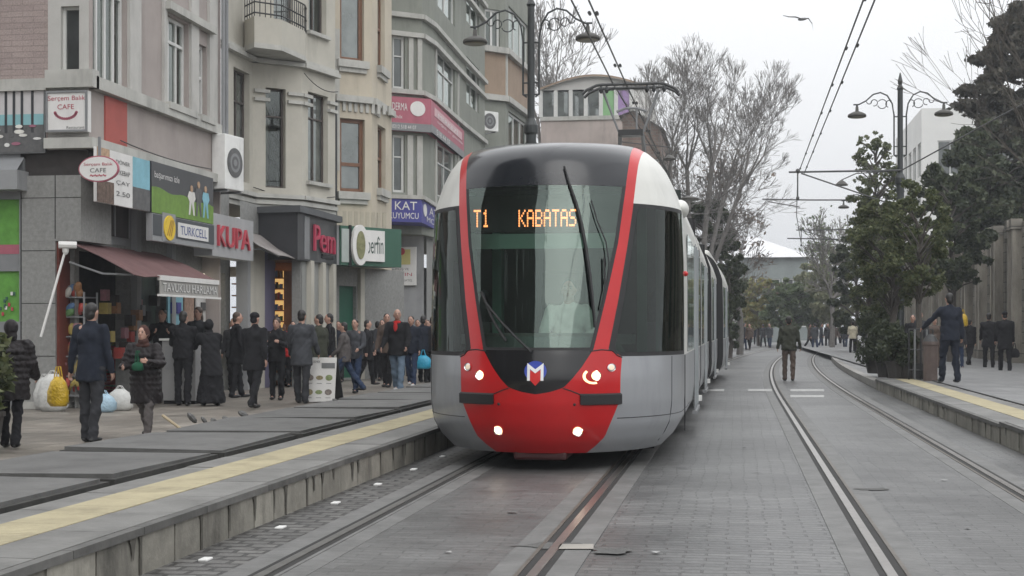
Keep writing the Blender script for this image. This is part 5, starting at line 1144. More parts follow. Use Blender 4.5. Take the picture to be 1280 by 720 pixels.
# ============================================================ LAMP POSTS, CATENARY
M['pole'] = mat('pole_black', (.02,.024,.024), .45, .2, 6, coat=.15)
M['lampshade'] = mat('lampshade', (.045,.042,.036), .5, .2, 6)
M['lampglass'] = mat('lamp_glass', (.2,.18,.13), .3, .15, 6)
def arc(c, r, a0, a1, n=12): return [(c[0]+r*math.cos(a0+(a1-a0)*i/n), 0, c[1]+r*math.sin(a0+(a1-a0)*i/n)) for i in range(n+1)]
def lamp_post(label, x, y, rz=0):
    t = thing('street_lamp', label, 'street lamp', (x,y,0.15), rz, 'ornate twin-arm lamp posts along the tracks', local=True)
    mb = MB(); mb.lathe((0,0,0), [(.24,0),(.24,.12),(.17,.2),(.17,.8),(.13,.9),(.115,1.0),(.11,5.3),(.15,5.35),(.15,5.5),(.08,5.65),(.075,8.0),(.10,8.05),(.05,8.15),(.07,8.25),(.015,8.5)], M['pole'], 14)
    for z in (3.9,4.0,5.1): mb.lathe((0,0,z), [(.125,0),(.125,.04)], M['pole'], 14)
    mb.build('pole', t, smooth=False)
    for s in (1,-1):
        mb = MB()
        P_ = [(s*.09,0,6.1),(s*.17,0,6.15),(s*.17,0,7.3),(s*.22,0,7.62),(s*.36,0,7.86),(s*.55,0,7.95),(s*.75,0,7.9),(s*.95,0,7.72),(s*1.15,0,7.62),(s*1.3,0,7.62)]
        mb.tube(P_, .022, M['pole'], 6)
        for cx, cz, r, a0, a1 in ((.50,7.62,.13,PI*.2,PI*1.9),(.72,7.66,.09,PI*.0,PI*1.6),(.30,7.62,.10,-PI*.4,PI*.7),(.86,7.7,.07,PI,PI*2)):
            mb.tube([(s*(cx+r*math.cos(a0+(a1-a0)*i/12)),0,cz+r*math.sin(a0+(a1-a0)*i/12)) for i in range(13)], .013, M['pole'], 5)
        for z in (6.15,6.4,7.25): mb.tube([(0,0,z),(s*.17,0,z)], .018, M['pole'], 6)
        mb.tube([(s*1.2,0,7.62),(s*1.2,0,7.5)], .03, M['pole'], 8); ar = mb.build('arm', t)
        mb = MB(); mb.lathe((s*1.2,0,7.26), [(.25,0),(.265,.03),(.25,.08),(.14,.14),(.05,.17),(.04,.3)], M['lampshade'], 18); ls = mb.build('lamp_shade', ar, smooth=True)
        mb = MB(); mb.lathe((s*1.2,0,7.22), [(.1,.02),(.2,.025),(.235,.045)], M['lampglass'], 18); mb.build('lamp_glass', ls)
    return t
lp1 = lamp_post('tall black ornate lamp post with two lamps, behind the tram roof on the left', -4.27, 29.9)
lp2 = lamp_post('tall dark ornate lamp post with two lamps among the right hand trees', 4.62, 42.0)
lp3 = copy_tree(lp2); lp3.location = (4.95+bend(72), 72, .15); lp3['label'] = 'third smaller ornate lamp post further down the right, mostly hidden by leaves'; lp3.scale = (1,1,.98)
def bracket(lab, post, xs, Y, zc, span_to=None):
    t = thing('catenary_arm', lab, 'overhead line arm', (post,Y,zc), group='arms holding the overhead wires'); mb = MB()
    mb.tube([(post,Y,zc),(xs-.25,Y,zc)], .03, M['wire'], 6); mb.tube([(xs+.1,Y,zc-.04),(post,Y,zc-1.05)], .022, M['wire'], 6)
    mb.build('arm', t); mb = MB(); mb.tube([(xs-.0,Y,zc+.05),(xs-.0,Y,zc-.8)], .02, M['wire'], 6); mb.ell((xs,Y,zc+.03),(.06,.06,.07),M['wire'],None,8,6); mb.ell((xs,Y,zc-.75),(.05,.05,.06),M['wire'],None,8,6); mb.build('insulator', t)
bracket('uppermost overhead arm reaching left from the right lamp post', 4.62, 1.75, 41.9, 5.86)
bracket('smaller overhead arm below, on the third post down the right', 5.2+bend(72), 1.7+bend(72), 71.8, 6.2)
def wire(pts, r, lab, org=None, cat='overhead wire', grp='overhead tram wires', clamps=0):
    mb = MB(); mb.tube(pts, r, M['wire'], 5)
    a, b = Vector(pts[0]), Vector(pts[-1])
    if clamps:
        for i in range(clamps):
            q = a+(b-a)*((i+.5)/clamps); mb.tube([q-(b-a).normalized()*.05, q+(b-a).normalized()*.05], .026, M['black_metal'], 6)
    return tag(mb.build('overhead_wire', origin=pts[0]), lab, cat, grp)
for (xa, xb, zz, l) in ((1.66,1.75,5.80,'left one of the two overhead wires above the empty right track'),(1.82,1.93,5.84,'right one of the two overhead wires above the empty right track')):
    wire([(xa,-6,zz),(xa,10,zz-.02),(xb,41.9,zz-.03)], .013, l, clamps=14)
wire([(1.75,41.9,5.75),(1.7+bend(56),56,5.7),(1.7+bend(72),71.8,5.5),(1.7+bend(100),100,5.4)], .016, 'overhead wire continuing beyond the upper arm down the street')
for (xa, zz, l) in ((-1.95,5.83,'right one of the two overhead wires leading to the tram pantograph'),(-2.18,5.84,'left one of the two overhead wires leading to the tram pantograph')):
    wire([(xa,-6,zz),(xa,25.4,5.76),(-1.9,42,5.75)], .013, l, clamps=12)
wire([atY(953,60,249),atY(1010,60,250),atY(1070,60,250)], .03, 'thin horizontal span wire crossing the sky behind the first arm', grp='span wires')
wire([atY(960,60,252),atY(1000,60,259)], .02, 'short sloping stay wire beside the horizontal span', grp='span wires')
wire([atY(984,72,298),atY(1048,72,299)], .03, 'lowest short span wire above the white roof', grp='span wires')
wire([(4.62,42,5.85),(6.5,36,6.6),(9.0,24,7.2)], .02, 'pale stay wire rising from the right lamp post to the upper right', grp='span wires')
wire([atY(1012,72,290),atY(1032,90,330),atY(1050,100,350)], .02, 'thin wire sagging from the far arm', grp='span wires')
# hanging lamp at (1052,228)
p = atY(1052,52,232); t = thing('hanging_lamp','small round lamp hanging on a wire left of the right lamp post','lamp',(p.x,p.y,p.z)); mb = MB(); mb.lathe((p.x,p.y,p.z),[(.22,0),(.22,.04),(.13,.13),(.03,.2)],M['lampshade'],14); mb.tube([(p.x,p.y,p.z+.2),(p.x+.5,p.y,p.z+.42),(p.x+1.6,p.y,p.z+.48)],.02,M['wire'],5); mb.build('lamp_shade',t)
p = atY(837,45,196); t = thing('hanging_lamp','small dark lamp head over the tram roof by the bare tree','lamp',(p.x,p.y,p.z)); mb = MB(); mb.lathe((p.x,p.y,p.z-.1),[(.2,0),(.2,.05),(.1,.13),(.03,.16)],M['lampshade'],14); mb.tube([(p.x,p.y,p.z),(p.x,p.y,p.z+.3),(p.x-1.5,p.y,p.z+.5)],.02,M['wire'],5); mb.build('lamp_shade',t)
p = atY(862,40,246); t = thing('hanging_lamp','dark flat lamp head above the rear of the tram','lamp',(p.x,p.y,p.z)); mb = MB(); mb.lathe((p.x,p.y,p.z-.1),[(.26,0),(.26,.06),(.08,.12)],M['lampshade'],14); mb.tube([(p.x,p.y,p.z),(p.x-.4,p.y,p.z+.1),(p.x-2.2,p.y,p.z+.1)],.025,M['wire'],5); mb.build('lamp_shade',t)

# ============================================================ TREES
def leaf_mat(name, c1, c2, rough=.6):
    m, nt, b = nodes_mat(name); N = nt.nodes; L = nt.links
    g = N.new('ShaderNodeNewGeometry'); cr = N.new('ShaderNodeMix'); cr.data_type = 'RGBA'; cr.inputs['A'].default_value = (*c1,1); cr.inputs['B'].default_value = (*c2,1)
    L.new(g.outputs['Random Per Island'], cr.inputs['Factor']); L.new(cr.outputs['Result'], b.inputs['Base Color']); b.inputs['Roughness'].default_value = rough
    tr = N.new('ShaderNodeBsdfTranslucent'); L.new(cr.outputs['Result'], tr.inputs['Color']); mx = N.new('ShaderNodeMixShader'); mx.inputs[0].default_value = .32
    L.new(b.outputs[0], mx.inputs[1]); L.new(tr.outputs[0], mx.inputs[2]); L.new(mx.outputs[0], N['Material Output'].inputs['Surface']); MATS[name] = m; return m
LM = {'bay': leaf_mat('leaf_bay', (.05,.068,.028), (.15,.165,.075)), 'dark': leaf_mat('leaf_dark', (.03,.044,.024), (.085,.10,.05)),
      'cedar': leaf_mat('leaf_cedar', (.035,.036,.026), (.10,.09,.065)), 'yellow': leaf_mat('leaf_yellow', (.26,.21,.07), (.2,.22,.08)), 'mid': leaf_mat('leaf_mid', (.08,.12,.055), (.15,.18,.09)),
      'dry': leaf_mat('leaf_dry', (.14,.11,.09), (.22,.17,.13)), 'pale': leaf_mat('leaf_pale', (.17,.19,.10), (.26,.26,.16))}
BARK = mat('bark', (.085,.075,.065), .9, .3, 6, bump=.01); BARKP = mat('bark_pale', (.18,.17,.16), .9, .3, 6, bump=.01)
def leaves(cent, rad, n, size, m, flat=.75, shell=.55, elong=1.6):
    """cent: list of clump centres, rad: clump radii; n leaves in all"""
    cent = np.array(cent); rad = np.array(rad); wgt = rad**2.2; idx = rng.choice(len(cent), n, p=wgt/wgt.sum())
    d = rng.normal(size=(n,3)); d /= np.linalg.norm(d,axis=1)[:,None]; r = rad[idx]*(shell+(1-shell)*rng.random(n))*np.where(rng.random(n)<.12,1.25,1.0)
    d[:,2] *= flat; c = cent[idx]+d*r[:,None]
    a = rng.normal(size=(n,3)); a /= np.linalg.norm(a,axis=1)[:,None]; b = np.cross(a, rng.normal(size=(n,3))); b /= np.linalg.norm(b,axis=1)[:,None]
    s = size*(.6+.8*rng.random(n))[:,None]; A = a*s*elong*.5; B = b*s*.5
    V = np.stack([c-A, c-B*.9, c+A, c+B*.9],1).reshape(-1,3)
    me = bpy.data.meshes.new('crown'); me.vertices.add(4*n); me.vertices.foreach_set('co', V.ravel().astype(np.float32)); me.loops.add(4*n); me.loops.foreach_set('vertex_index', np.arange(4*n,dtype=np.int32))
    me.polygons.add(n); me.polygons.foreach_set('loop_start', np.arange(0,4*n,4,dtype=np.int32)); me.polygons.foreach_set('loop_total', np.full(n,4,dtype=np.int32)); me.materials.append(m); me.update(calc_edges=True); return me
def crown_obj(parent, me, name='crown'):
    o = bpy.data.objects.new(name, me); C.objects.link(o); o.parent = parent; return o
def leafy(label, name, cat, x, y, z0, h, rx, ry, trunk_h, n, lsize, lm, rings=26, group=None, shape='oval', lobes=None, tr=.12, z_low=None, seed=1, bark=None, flat=.75, dens=.18):
    """a tree with forked limbs and leaf clumps at the limb tips; local coordinates"""
    rs = random.Random(seed); t = thing(name, label, cat, (x,y,z0), 0, group, local=True); mb = MB()
    mb.tube([(0,0,0),(rs.uniform(-.1,.1),0,trunk_h*.5),(rs.uniform(-.15,.15),0,trunk_h),(0,0,h*.75)], [tr*1.2,tr,tr*.8,tr*.2], bark or BARK, 8)
    cs, rd = [], []; zl = z_low if z_low is not None else trunk_h*.8
    for i in range(rings):
        f = (i+.5)/rings; z = zl+(h-zl)*f
        if shape == 'oval': w = math.sin(PI*min(1,max(.12,f*.85+.1)))**.6
        elif shape == 'cone': w = (1-f)**.75+.08
        elif shape == 'column': w = .55+.45*math.sin(PI*f*.9+.2)
        else: w = 1
        for q in range(rs.choice((3,4,5,6))):
            a = rs.uniform(0,2*PI); k = rs.uniform(.25,1)**.6*w
            c = (rx*k*math.cos(a), ry*k*math.sin(a), z+rs.uniform(-.3,.3)); cs.append(c); rd.append(rs.uniform(.4,1.15)*min(rx,ry)*dens*(1.15-.3*f))
            if q < 2 and k > .4: zs_ = max(trunk_h*.6, z-1.0*k); mb.tube([(0,0,zs_),(c[0]*.5,c[1]*.5,(zs_+c[2])/2+.1),c], [tr*.35,tr*.22,.015], bark or BARK, 5)
    mb.build('trunk', t); crown_obj(t, leaves(cs, rd, n, lsize, lm, flat)); return t
def bare_branches(mb, p, d, L_, r, depth, rs, m, spread=.45, up=.12, minr=.006, curve=.15, ratio=.72, tips=None):
    n = 3; pts = [Vector(p)]; q = Vector(p); dd = Vector(d).normalized(); rr = [r]
    for i in range(n):
        dd = (dd+Vector((rs.uniform(-curve,curve),rs.uniform(-curve,curve),rs.uniform(-curve,curve)+up*.5))).normalized(); q = q+dd*L_/n; pts.append(q.copy()); rr.append(max(minr, r*(1-(.42*(i+1)/n))))
    mb.tube(pts, rr, m, 7 if r > .05 else (5 if r > .02 else 3), cap=False)
    if tips is not None and depth <= 1: tips.append(pts[-1])
    if depth <= 0: return
    k = rs.choice((2,3)) if depth > 2 else rs.choice((3,4))
    for i in range(k):
        b = dd.orthogonal().normalized(); b.rotate(Matrix.Rotation(rs.uniform(0,2*PI),3,dd)); s = rs.uniform(.5,1.25)*spread
        nd = (dd+b*s+Vector((0,0,up))).normalized(); bare_branches(mb, pts[-1], nd, L_*ratio*rs.uniform(.8,1.15), rr[-1]*.72, depth-1, rs, m, spread, up, minr, curve, ratio, tips)
    if depth > 1:
        for i in range(2):
            j = rs.choice((1,2)); b = dd.orthogonal().normalized(); b.rotate(Matrix.Rotation(rs.uniform(0,2*PI),3,dd))
            bare_branches(mb, pts[j], (dd*.6+b*.8+Vector((0,0,up))).normalized(), L_*ratio*.7, rr[j]*.4, depth-2, rs, m, spread, up, minr, curve, ratio, tips)
def bare_tree(label, x, y, z0, stems, seed, group, lab_name='bare_tree', trunk=(0,2.5,.28), depth=5, minr=.012, leafn=0, lm=None, m=None):
    rs = random.Random(seed); t = thing(lab_name, label, 'tree', (x,y,z0), 0, group, local=True); m = m or BARKP
    mb = MB(); mb.tube([(0,0,0),(.05,0,trunk[1]*.6),(0,0,trunk[1])], [trunk[2]*1.2,trunk[2],trunk[2]*.9], m, 9); mb.build('trunk', t)
    mb = MB(); tips = []
    for (p, q, r, L_, dp) in stems:                        # p..q leader, then it forks
        P_, Q_ = Vector(p), Vector(q); mid = (P_+Q_)/2+Vector((rs.uniform(-.15,.15),rs.uniform(-.2,.2),0)); mb.tube([P_,mid,Q_], [r*1.25,r*1.1,r], m, 7)
        for i in range(4): 
            b = Vector((rs.uniform(-1,1),rs.uniform(-1,1),0)).normalized()
            bare_branches(mb, Q_, (Q_-P_).normalized()+b*.5, L_, r*.62, dp, rs, m, .42, .10, minr, .14, .72, tips)
        for i in range(7):
            k_ = rs.uniform(.25,.95); b = Vector((rs.uniform(-1,1),rs.uniform(-1,1),rs.uniform(0,.5))).normalized(); bare_branches(mb, P_+(Q_-P_)*k_, b, L_*.75, r*.25, max(1,dp-2), rs, m, .45, .05, minr, .18, .72, tips)
    mb.build('crown', t)
    if leafn: crown_obj(t, leaves([tuple(v) for v in tips], [.35]*len(tips), leafn, .13, lm), 'leaf_cluster')
    return t
# big bare plane tree: px 800..985, y 45..300, at Y ~70
YT = 66; b0 = atY(870,YT); zT = lambda px,py: atY(px,YT,py)
def loc(px, py, dy=0): v = atY(px,YT,py); return (v.x-b0.x, dy, v.z)
st = [((0,0,2.4), loc(838,222,-1), .11, 1.75, 5), ((.1,0,2.6), loc(858,210,1), .10, 1.7, 5), ((.2,0,2.6), loc(890,208,0), .12, 1.85, 5), ((.3,0,3.0), loc(906,235,1.5), .09, 1.75, 5), ((.3,0,2.8), loc(926,240,-1.5), .09, 1.75, 5)]
bare_tree('large bare plane tree with many fine twigs above the rear of the tram', b0.x, YT, 0, st, 5, 'bare winter trees', trunk=(0,3.0,.26), minr=.007)
b1 = atY(690,95); YT = 95; b0 = b1
bare_tree('slim bare tree behind the left lamp post over the far roofs', b1.x, 95, 0, [((0,0,5),loc(688,140),.14,2.6,4),((0,0,5),loc(672,150),.12,2.4,4),((0,0,5),loc(700,150),.12,2.2,4)], 9, 'bare winter trees', trunk=(0,5.5,.2), minr=.018)
YT = 75; b0 = atY(925,75)
bare_tree('small bare tree with brownish dry leaves left of the white roof', b0.x, 75, 0, [((0,0,2),loc(905,310),.08,1.5,4),((0,0,2),loc(922,335,1),.07,1.2,4),((0,0,2),loc(893,300,-1),.08,1.6,4)], 11, 'bare winter trees', trunk=(0,2.2,.16), minr=.014, leafn=1000, lm=LM['dry'])
YT = 90; b0 = atY(1040,90)
bare_tree('thin bare tree right of the white roof at the street end', b0.x, 90, 0, [((0,0,3),loc(1040,350),.07,1.4,4),((0,0,3),loc(1052,345,1),.07,1.3,3),((0,0,2.5),loc(1032,355,-1),.06,1.1,3)], 13, 'bare winter trees', trunk=(0,3.2,.15), minr=.016, leafn=500, lm=LM['mid'])
# bare branches in front of the dark tree at the upper right
YT = 27; b0 = atY(1330,27)
bare_tree('bare tree leaning in from the right edge over the dark evergreen', b0.x, 27, .15, [((0,0,3),loc(1285,185),.03,1.5,3),((0,0,3.4),loc(1290,110),.03,1.4,3),((0,0,3),loc(1300,240),.03,1.3,3)], 21, 'bare winter trees', trunk=(0,3.6,.12), minr=.004, m=BARK)
# leafy trees, right side
g_ = 'evergreen street trees on the right'
def at2(px, Y): return atY(px, Y).x
leafy('dark layered cedar towering at the right edge', 'cedar_tree', 'tree', at2(1276,62), 62, .15, 14.6, 3.6, 3.4, 4.0, 60000, .15, LM['cedar'], 60, g_, 'cone', tr=.3, z_low=5.6, seed=4, flat=.4)
leafy('second dark evergreen filling the right edge beneath the cedar', 'evergreen_tree', 'tree', at2(1246,60), 60, .15, 9.2, 2.6, 2.6, 3.4, 42000, .15, LM['dark'], 30, g_, 'oval', tr=.2, z_low=4.6, seed=5)
leafy('dark evergreen between the white building and the cedar', 'evergreen_tree', 'tree', at2(1188,52), 52, .15, 6.6, 1.5, 1.9, 2.6, 20000, .12, LM['dark'], 22, g_, 'column', tr=.12, z_low=2.9, seed=6)
leafy('tall slender pale leaved tree left of the right lamp post', 'bay_tree', 'tree', at2(1094,58), 58, .15, 8.8, 1.05, 1.1, 2.6, 7500, .09, LM['bay'], 44, g_, 'column', tr=.12, z_low=3.6, seed=7)
leafy('bushy green bay tree in front of the right lamp post', 'bay_tree', 'tree', at2(1114,36), 36, .15, 4.3, 1.0, 1.1, 1.9, 15000, .055, LM['bay'], 30, g_, 'oval', tr=.09, z_low=1.95, seed=8)
leafy('rounded green bay tree with its thin trunk above the hedge pots', 'bay_tree', 'tree', at2(1150,33), 33, .15, 4.3, .85, 1.0, 2.0, 11000, .055, LM['bay'], 30, g_, 'oval', tr=.07, z_low=2.1, seed=9)
leafy('smaller bay tree behind the bushy one, nearer the street end', 'bay_tree', 'tree', at2(1086,52), 52, .15, 5.6, .8, 1.2, 1.9, 8000, .10, LM['bay'], 20, g_, 'oval', tr=.08, z_low=1.8, seed=10)
if 0: leafy('green tree hanging over the stone wall pilasters', 'evergreen_tree', 'tree', at2(1215,32), 32, .15, 5.4, 1.3, 1.3, 2.6, 20000, .085, LM['dark'], 20, g_, 'oval', tr=.1, z_low=2.9, seed=12)
leafy('far dark tree at the bend of the right kerb', 'evergreen_tree', 'tree', at2(1070,75), 75, .15, 6.0, 1.5, 2.0, 1.6, 12000, .14, LM['dark'], 20, g_, 'oval', tr=.12, z_low=.8, seed=13)
g2 = 'trees at the far end of the street'
leafy('dark evergreen rising just behind the rear of the tram', 'evergreen_tree', 'tree', at2(880,70), 70, 0, 7.3, 1.9, 1.8, 2.4, 22000, .15, LM['dark'], 26, g2, 'oval', tr=.18, z_low=1.5, seed=14)
leafy('dark narrow tree right behind the tram end', 'evergreen_tree', 'tree', at2(912,66), 66, 0, 4.6, .7, 1.0, 1.4, 8000, .14, LM['dark'], 20, g2, 'column', tr=.1, z_low=.8, seed=15)
leafy('yellowing tree in front of the white roofed building', 'autumn_tree', 'tree', at2(948,112), 112, 0, 5.0, 1.8, 1.8, 2, 6000, .2, LM['yellow'], 20, g2, 'oval', tr=.12, seed=16)
leafy('mid green tree before the white roofed building, right of the yellow one', 'green_tree', 'tree', at2(985,108), 108, 0, 4.7, 2.4, 2.0, 2, 11000, .19, LM['mid'], 24, g2, 'oval', tr=.14, seed=17)
leafy('greyish green tree at the right corner of the white roofed building', 'green_tree', 'tree', at2(1020,118), 118, 0, 6.6, 2.0, 2.0, 2, 6000, .2, LM['pale'], 22, g2, 'oval', tr=.12, seed=18)
leafy('pale green tree further right at the street end', 'green_tree', 'tree', at2(1042,105), 105, 0, 7.2, 1.9, 2.0, 2, 7000, .2, LM['pale'], 22, g2, 'oval', tr=.12, seed=19)
leafy('low green tree at the far left of the street end', 'green_tree', 'tree', at2(925,125), 125, 0, 5.4, 2.4, 2.0, 1.6, 6000, .2, LM['mid'], 20, g2, 'oval', tr=.12, seed=20)
# hedge pots at the platform end on the right
def shrub(lab, px, Y, z0, h, r, n, ls, lm, seed, grp):
    rs = random.Random(seed); x = at2(px,Y); t = thing('potted_shrub', lab, 'shrub', (x,Y,z0), 0, grp, local=True); mb = MB()
    mb.lathe((0,0,0), [(r*.45,0),(r*.6,.34),(r*.64,.34),(r*.64,.38)], mat('pot',(.05,.045,.04),.7,.2,5), 14); mb.build('pot', t)
    mb = MB(); cs_, rd = [], []
    for i in range(14): c = (rs.uniform(-r,r)*.75, rs.uniform(-r,r)*.75, .4+(h-.5)*rs.random()); cs_.append(c); rd.append(r*.42); mb.tube([(0,0,.3),(c[0]*.5,c[1]*.5,c[2]*.6),c],[.02,.012,.006],BARK,4)
    mb.build('stem', t); crown_obj(t, leaves(cs_, rd, n, ls, lm, 1.0), 'foliage')
gp = 'dark shrubs in pots at the end of the right platform'
for i,(px,Y,h,r) in enumerate(((1108,34.2,1.25,.42),(1122,33.4,1.15,.45),(1096,37,1.6,.5),(1134,33.3,1.0,.35))): shrub(('dark potted shrub third from the street end','broad dark potted shrub before the hi-vis figure','tallest dark potted shrub, nearest the street end','smallest potted shrub, beside the black railing')[i],px,Y,.24,h,r,2600,.06,LM['dark'],30+i,gp)
# leafy plant at the left edge
x0 = G(6,575,.0)
t = thing('plant','dark leafy plant at the left edge in front of the person in the padded jacket','plant',(-5.95,13.2,0),local=True); mb = MB(); cs_,rd=[],[]; rs = random.Random(3)
mb.lathe((0,0,0),[(.2,0),(.26,.4),(.28,.4),(.28,.45)],MATS['pot'],14); mb.build('pot', t); mb = MB()
for i in range(16): c = (rs.uniform(-.35,.33), rs.uniform(-.25,.25), .5+.75*rs.random()); cs_.append(c); rd.append(.15); mb.tube([(0,0,.4),(c[0]*.5,c[1]*.5,c[2]*.7),c],[.014,.01,.004],BARK,4)
mb.build('stem', t); crown_obj(t, leaves(cs_,rd,1900,.06,LM['bay'],1.0,.3,2.2),'foliage'); t.location = (G(8,560,0).x, G(8,560,0).y-.6, 0)

# ============================================================ PEOPLE
SK = mat('skin', (.42,.25,.19), .55, .08, 8)
def cl(name, col, rough=.85): return mat('cloth_'+name, col, rough, .18, 5, bump=.012, bscale=9, spec=.15)
CL = {'black': cl('black',(.016,.016,.018)), 'navy': cl('navy',(.019,.023,.034)), 'charcoal': cl('charcoal',(.055,.058,.065)), 'grey': cl('grey',(.13,.135,.145)), 'jeans': cl('jeans',(.13,.18,.24)),
      'dkjeans': cl('dkjeans',(.03,.045,.085)), 'olive': cl('olive',(.045,.048,.036)), 'brown': cl('brown',(.10,.075,.062)), 'greybrown': cl('greybrown',(.10,.09,.088)), 'red': cl('red',(.45,.03,.03)), 'white': cl('white',(.6,.6,.57)), 'cream': cl('cream',(.55,.5,.38)),
      'puffy': cl('puffy',(.022,.019,.02),.45), 'scarf': cl('scarf',(.07,.035,.03)), 'blue': cl('blue',(.05,.3,.5)), 'hivis': cl('hivis',(.5,.65,.2)), 'dkgrey': cl('dkgrey',(.035,.036,.04))}
HAIR = {'dark': mat('hair_dark',(.012,.01,.009),.5,.3,40,bump=.004,bscale=90), 'brown': mat('hair_brown',(.05,.028,.016),.5,.3,40,bump=.004,bscale=90), 'grey': mat('hair_grey',(.22,.21,.2),.6,.3,40,bump=.004,bscale=90)}
SHOE = mat('shoe_black',(.012,.012,.012),.4,.2,8); SHOEW = mat('shoe_white',(.5,.5,.5),.5,.2,8); EYE = mat('eye_dark',(.02,.015,.012),.3,.1,5); LIP = mat('lip',(.28,.10,.09),.5,.1,5)
BAKE = []
def bake(o, vox, sm=4):
    a = o.modifiers.new('r','REMESH'); a.mode = 'VOXEL'; a.voxel_size = vox; a.use_smooth_shade = True; b = o.modifiers.new('s','SMOOTH'); b.iterations = sm; b.factor = .5; BAKE.append(o)
def capsule(mb, a, b, ra, rb, m, n=10):
    a, b = Vector(a), Vector(b); d = (b-a); L_ = d.length; d.normalize(); k = 3
    pts, rr = [], []
    for i in range(k+1): t = PI/2*(i/k); pts.append(a-d*ra*math.cos(t)); rr.append(max(1e-3,ra*math.sin(t)))
    for i in range(k+1): t = PI/2*(i/k); pts.append(b+d*rb*math.sin(t)); rr.append(max(1e-3,rb*math.cos(t)))
    mb.tube(pts, rr, m, n)
def person(label, x, y, z, yaw, h=1.75, legs=((8,0),(-8,0)), arms=((5,8,12),(5,8,12)), top='black', bottom='black', hem=.80, hair='dark', head='hair', near=False, shoe=SHOE, skirt=None, bulk=1.08, lean=0, turn=0, group=None, puffy=False, collar=None, face=False, tilt=0, hood=None, scarf=None):
    """yaw 0 = walks away from the camera (back seen), 180 = faces the camera. legs (thigh, knee) deg; arms (forward, sideways, elbow)"""
    t = thing('person', label, 'person', (x,y,z), R(yaw), group, local=True); k = h/1.75; vox = .0085 if near else .014; vc = .014 if near else .02
    T = CL[top]; B_ = CL[bottom]; V = lambda *a: Vector(a)
    ank = []
    for s,(a,b) in zip((-1,1),legs):
        a, b = R(a), R(b); hip = V(s*.092,0,.92); kn = hip+V(s*.01,math.sin(a)*.43,-math.cos(a)*.43); an = kn+V(0,math.sin(a-b)*.41,-math.cos(a-b)*.41); ank.append([hip,kn,an])
    dz = .08-min(q[2].z for q in ank)
    for q in ank:
        for v in q: v.z += dz
    ln = R(lean); up = lambda z, y0=0, x0=0: V(x0, y0+math.sin(ln)*(z-.92), .92+dz+(z-.92)*math.cos(ln))
    ARM = []
    for s,(f,sd,el) in zip((-1,1),arms):
        f, sd, el = R(f), R(sd), R(el); sh = up(1.395,0,s*.178*bulk**.5)
        d1 = V(s*math.sin(sd)*math.cos(f), math.sin(f), -math.cos(f)*math.cos(sd)); e_ = sh+d1*.285
        f2 = f+el; inw = .35*min(1,el/1.4); d2 = V(s*(math.sin(sd)*math.cos(f2)-inw), math.sin(f2), -math.cos(f2)*math.cos(sd)).normalized(); w_ = e_+d2*.25; ARM.append((sh,e_,w_,d2))
    hd = up(1.612,.018); nk = up(1.45); Rt = Euler((R(-tilt),0,R(turn))); rm = Rt.to_matrix()
    hp = lambda a,b,c: hd+rm@V(a,b,c)
    # continuous body
    mb = MB(); mb.ell(hd,(.073,.092,.112),SK,Rt,14,12); mb.ell(hp(0,.03,-.055),(.054,.06,.06),SK,Rt,12,8); mb.ell(hp(0,.098,-.012),(.013,.022,.022),SK,Rt,8,6)
    for s in (-1,1): mb.ell(hp(s*.074,-.005,-.008),(.012,.02,.03),SK,Rt,8,6)
    capsule(mb, up(1.40), hd-V(0,.01,.05), .062,.052,SK); mb.ell(up(1.25),(.14,.09,.2),SK); mb.ell(up(1.02),(.13,.09,.18),SK); capsule(mb, up(1.40,0,-.13), up(1.40,0,.13), .05,.05,SK)
    for s,(hip,kn,an) in zip((-1,1),ank): capsule(mb,hip,kn,.065,.045,SK); capsule(mb,kn,an,.045,.032,SK); capsule(mb,an,an+V(0,.12,-.045),.03,.025,SK)
    for s,(sh,e_,w_,d2) in zip((-1,1),ARM):
        capsule(mb,sh,e_,.04,.034,SK); capsule(mb,e_,w_,.034,.024,SK)
        sd_ = V(0,1,0) if abs(d2.y) < .8 else V(0,0,1); sd_ = (sd_-d2*sd_.dot(d2)).normalized(); nn = d2.cross(sd_).normalized()*(-s)
        pc_ = w_+d2*.055; capsule(mb, w_+sd_*.012, pc_+sd_*.018,.019,.016,SK,8); capsule(mb, w_-sd_*.012, pc_-sd_*.02,.019,.015,SK,8)
        for j,(o_,l_) in enumerate(((.030,.060),(.010,.068),(-.010,.064),(-.030,.050))):
            b0_ = pc_+sd_*o_+d2*.01; m_ = b0_+(d2*.85+nn*.35)*l_*.5; capsule(mb,b0_,m_,.0095,.009,SK,6); capsule(mb,m_,m_+(d2*.55+nn*.8).normalized()*l_*.5,.009,.007,SK,6)
        tb = w_+d2*.02+sd_*.028; capsule(mb,tb,tb+(d2*.7+sd_*.6+nn*.3).normalized()*.045,.011,.009,SK,6)
    for q in range(len(mb.v)): pass
    bd = mb.build('body', t); bake(bd, vox, 3)
    # jacket
    mb = MB(); bw = bulk
    mb.ell(up(1.29),(.185*bw,.125*bw,.17),T,None,14,10); mb.ell(up(1.12),(.17*bw,.125*bw,.22),T,None,14,10); capsule(mb,up(1.43,0,0),up(1.39,0,-.155*bw),.06,.055*bw,T); capsule(mb,up(1.43,0,0),up(1.39,0,.155*bw),.06,.055*bw,T); capsule(mb,up(1.42),up(1.475),.075,.062,T)
    hz_ = hem+dz if hem > .5 else hem+dz*.5; top_ = up(1.1); prof_ = [(.168*bw,.122*bw,1.08+dz),(.172*bw,.128*bw,.98+dz),(.178*bw,.135*bw,max(.9,hem)+dz)]
    if hem < .88: prof_.append(((.180+.05*(.88-hem))*bw,(.137+.08*(.88-hem))*bw,hz_))
    n = 18; Vv = []
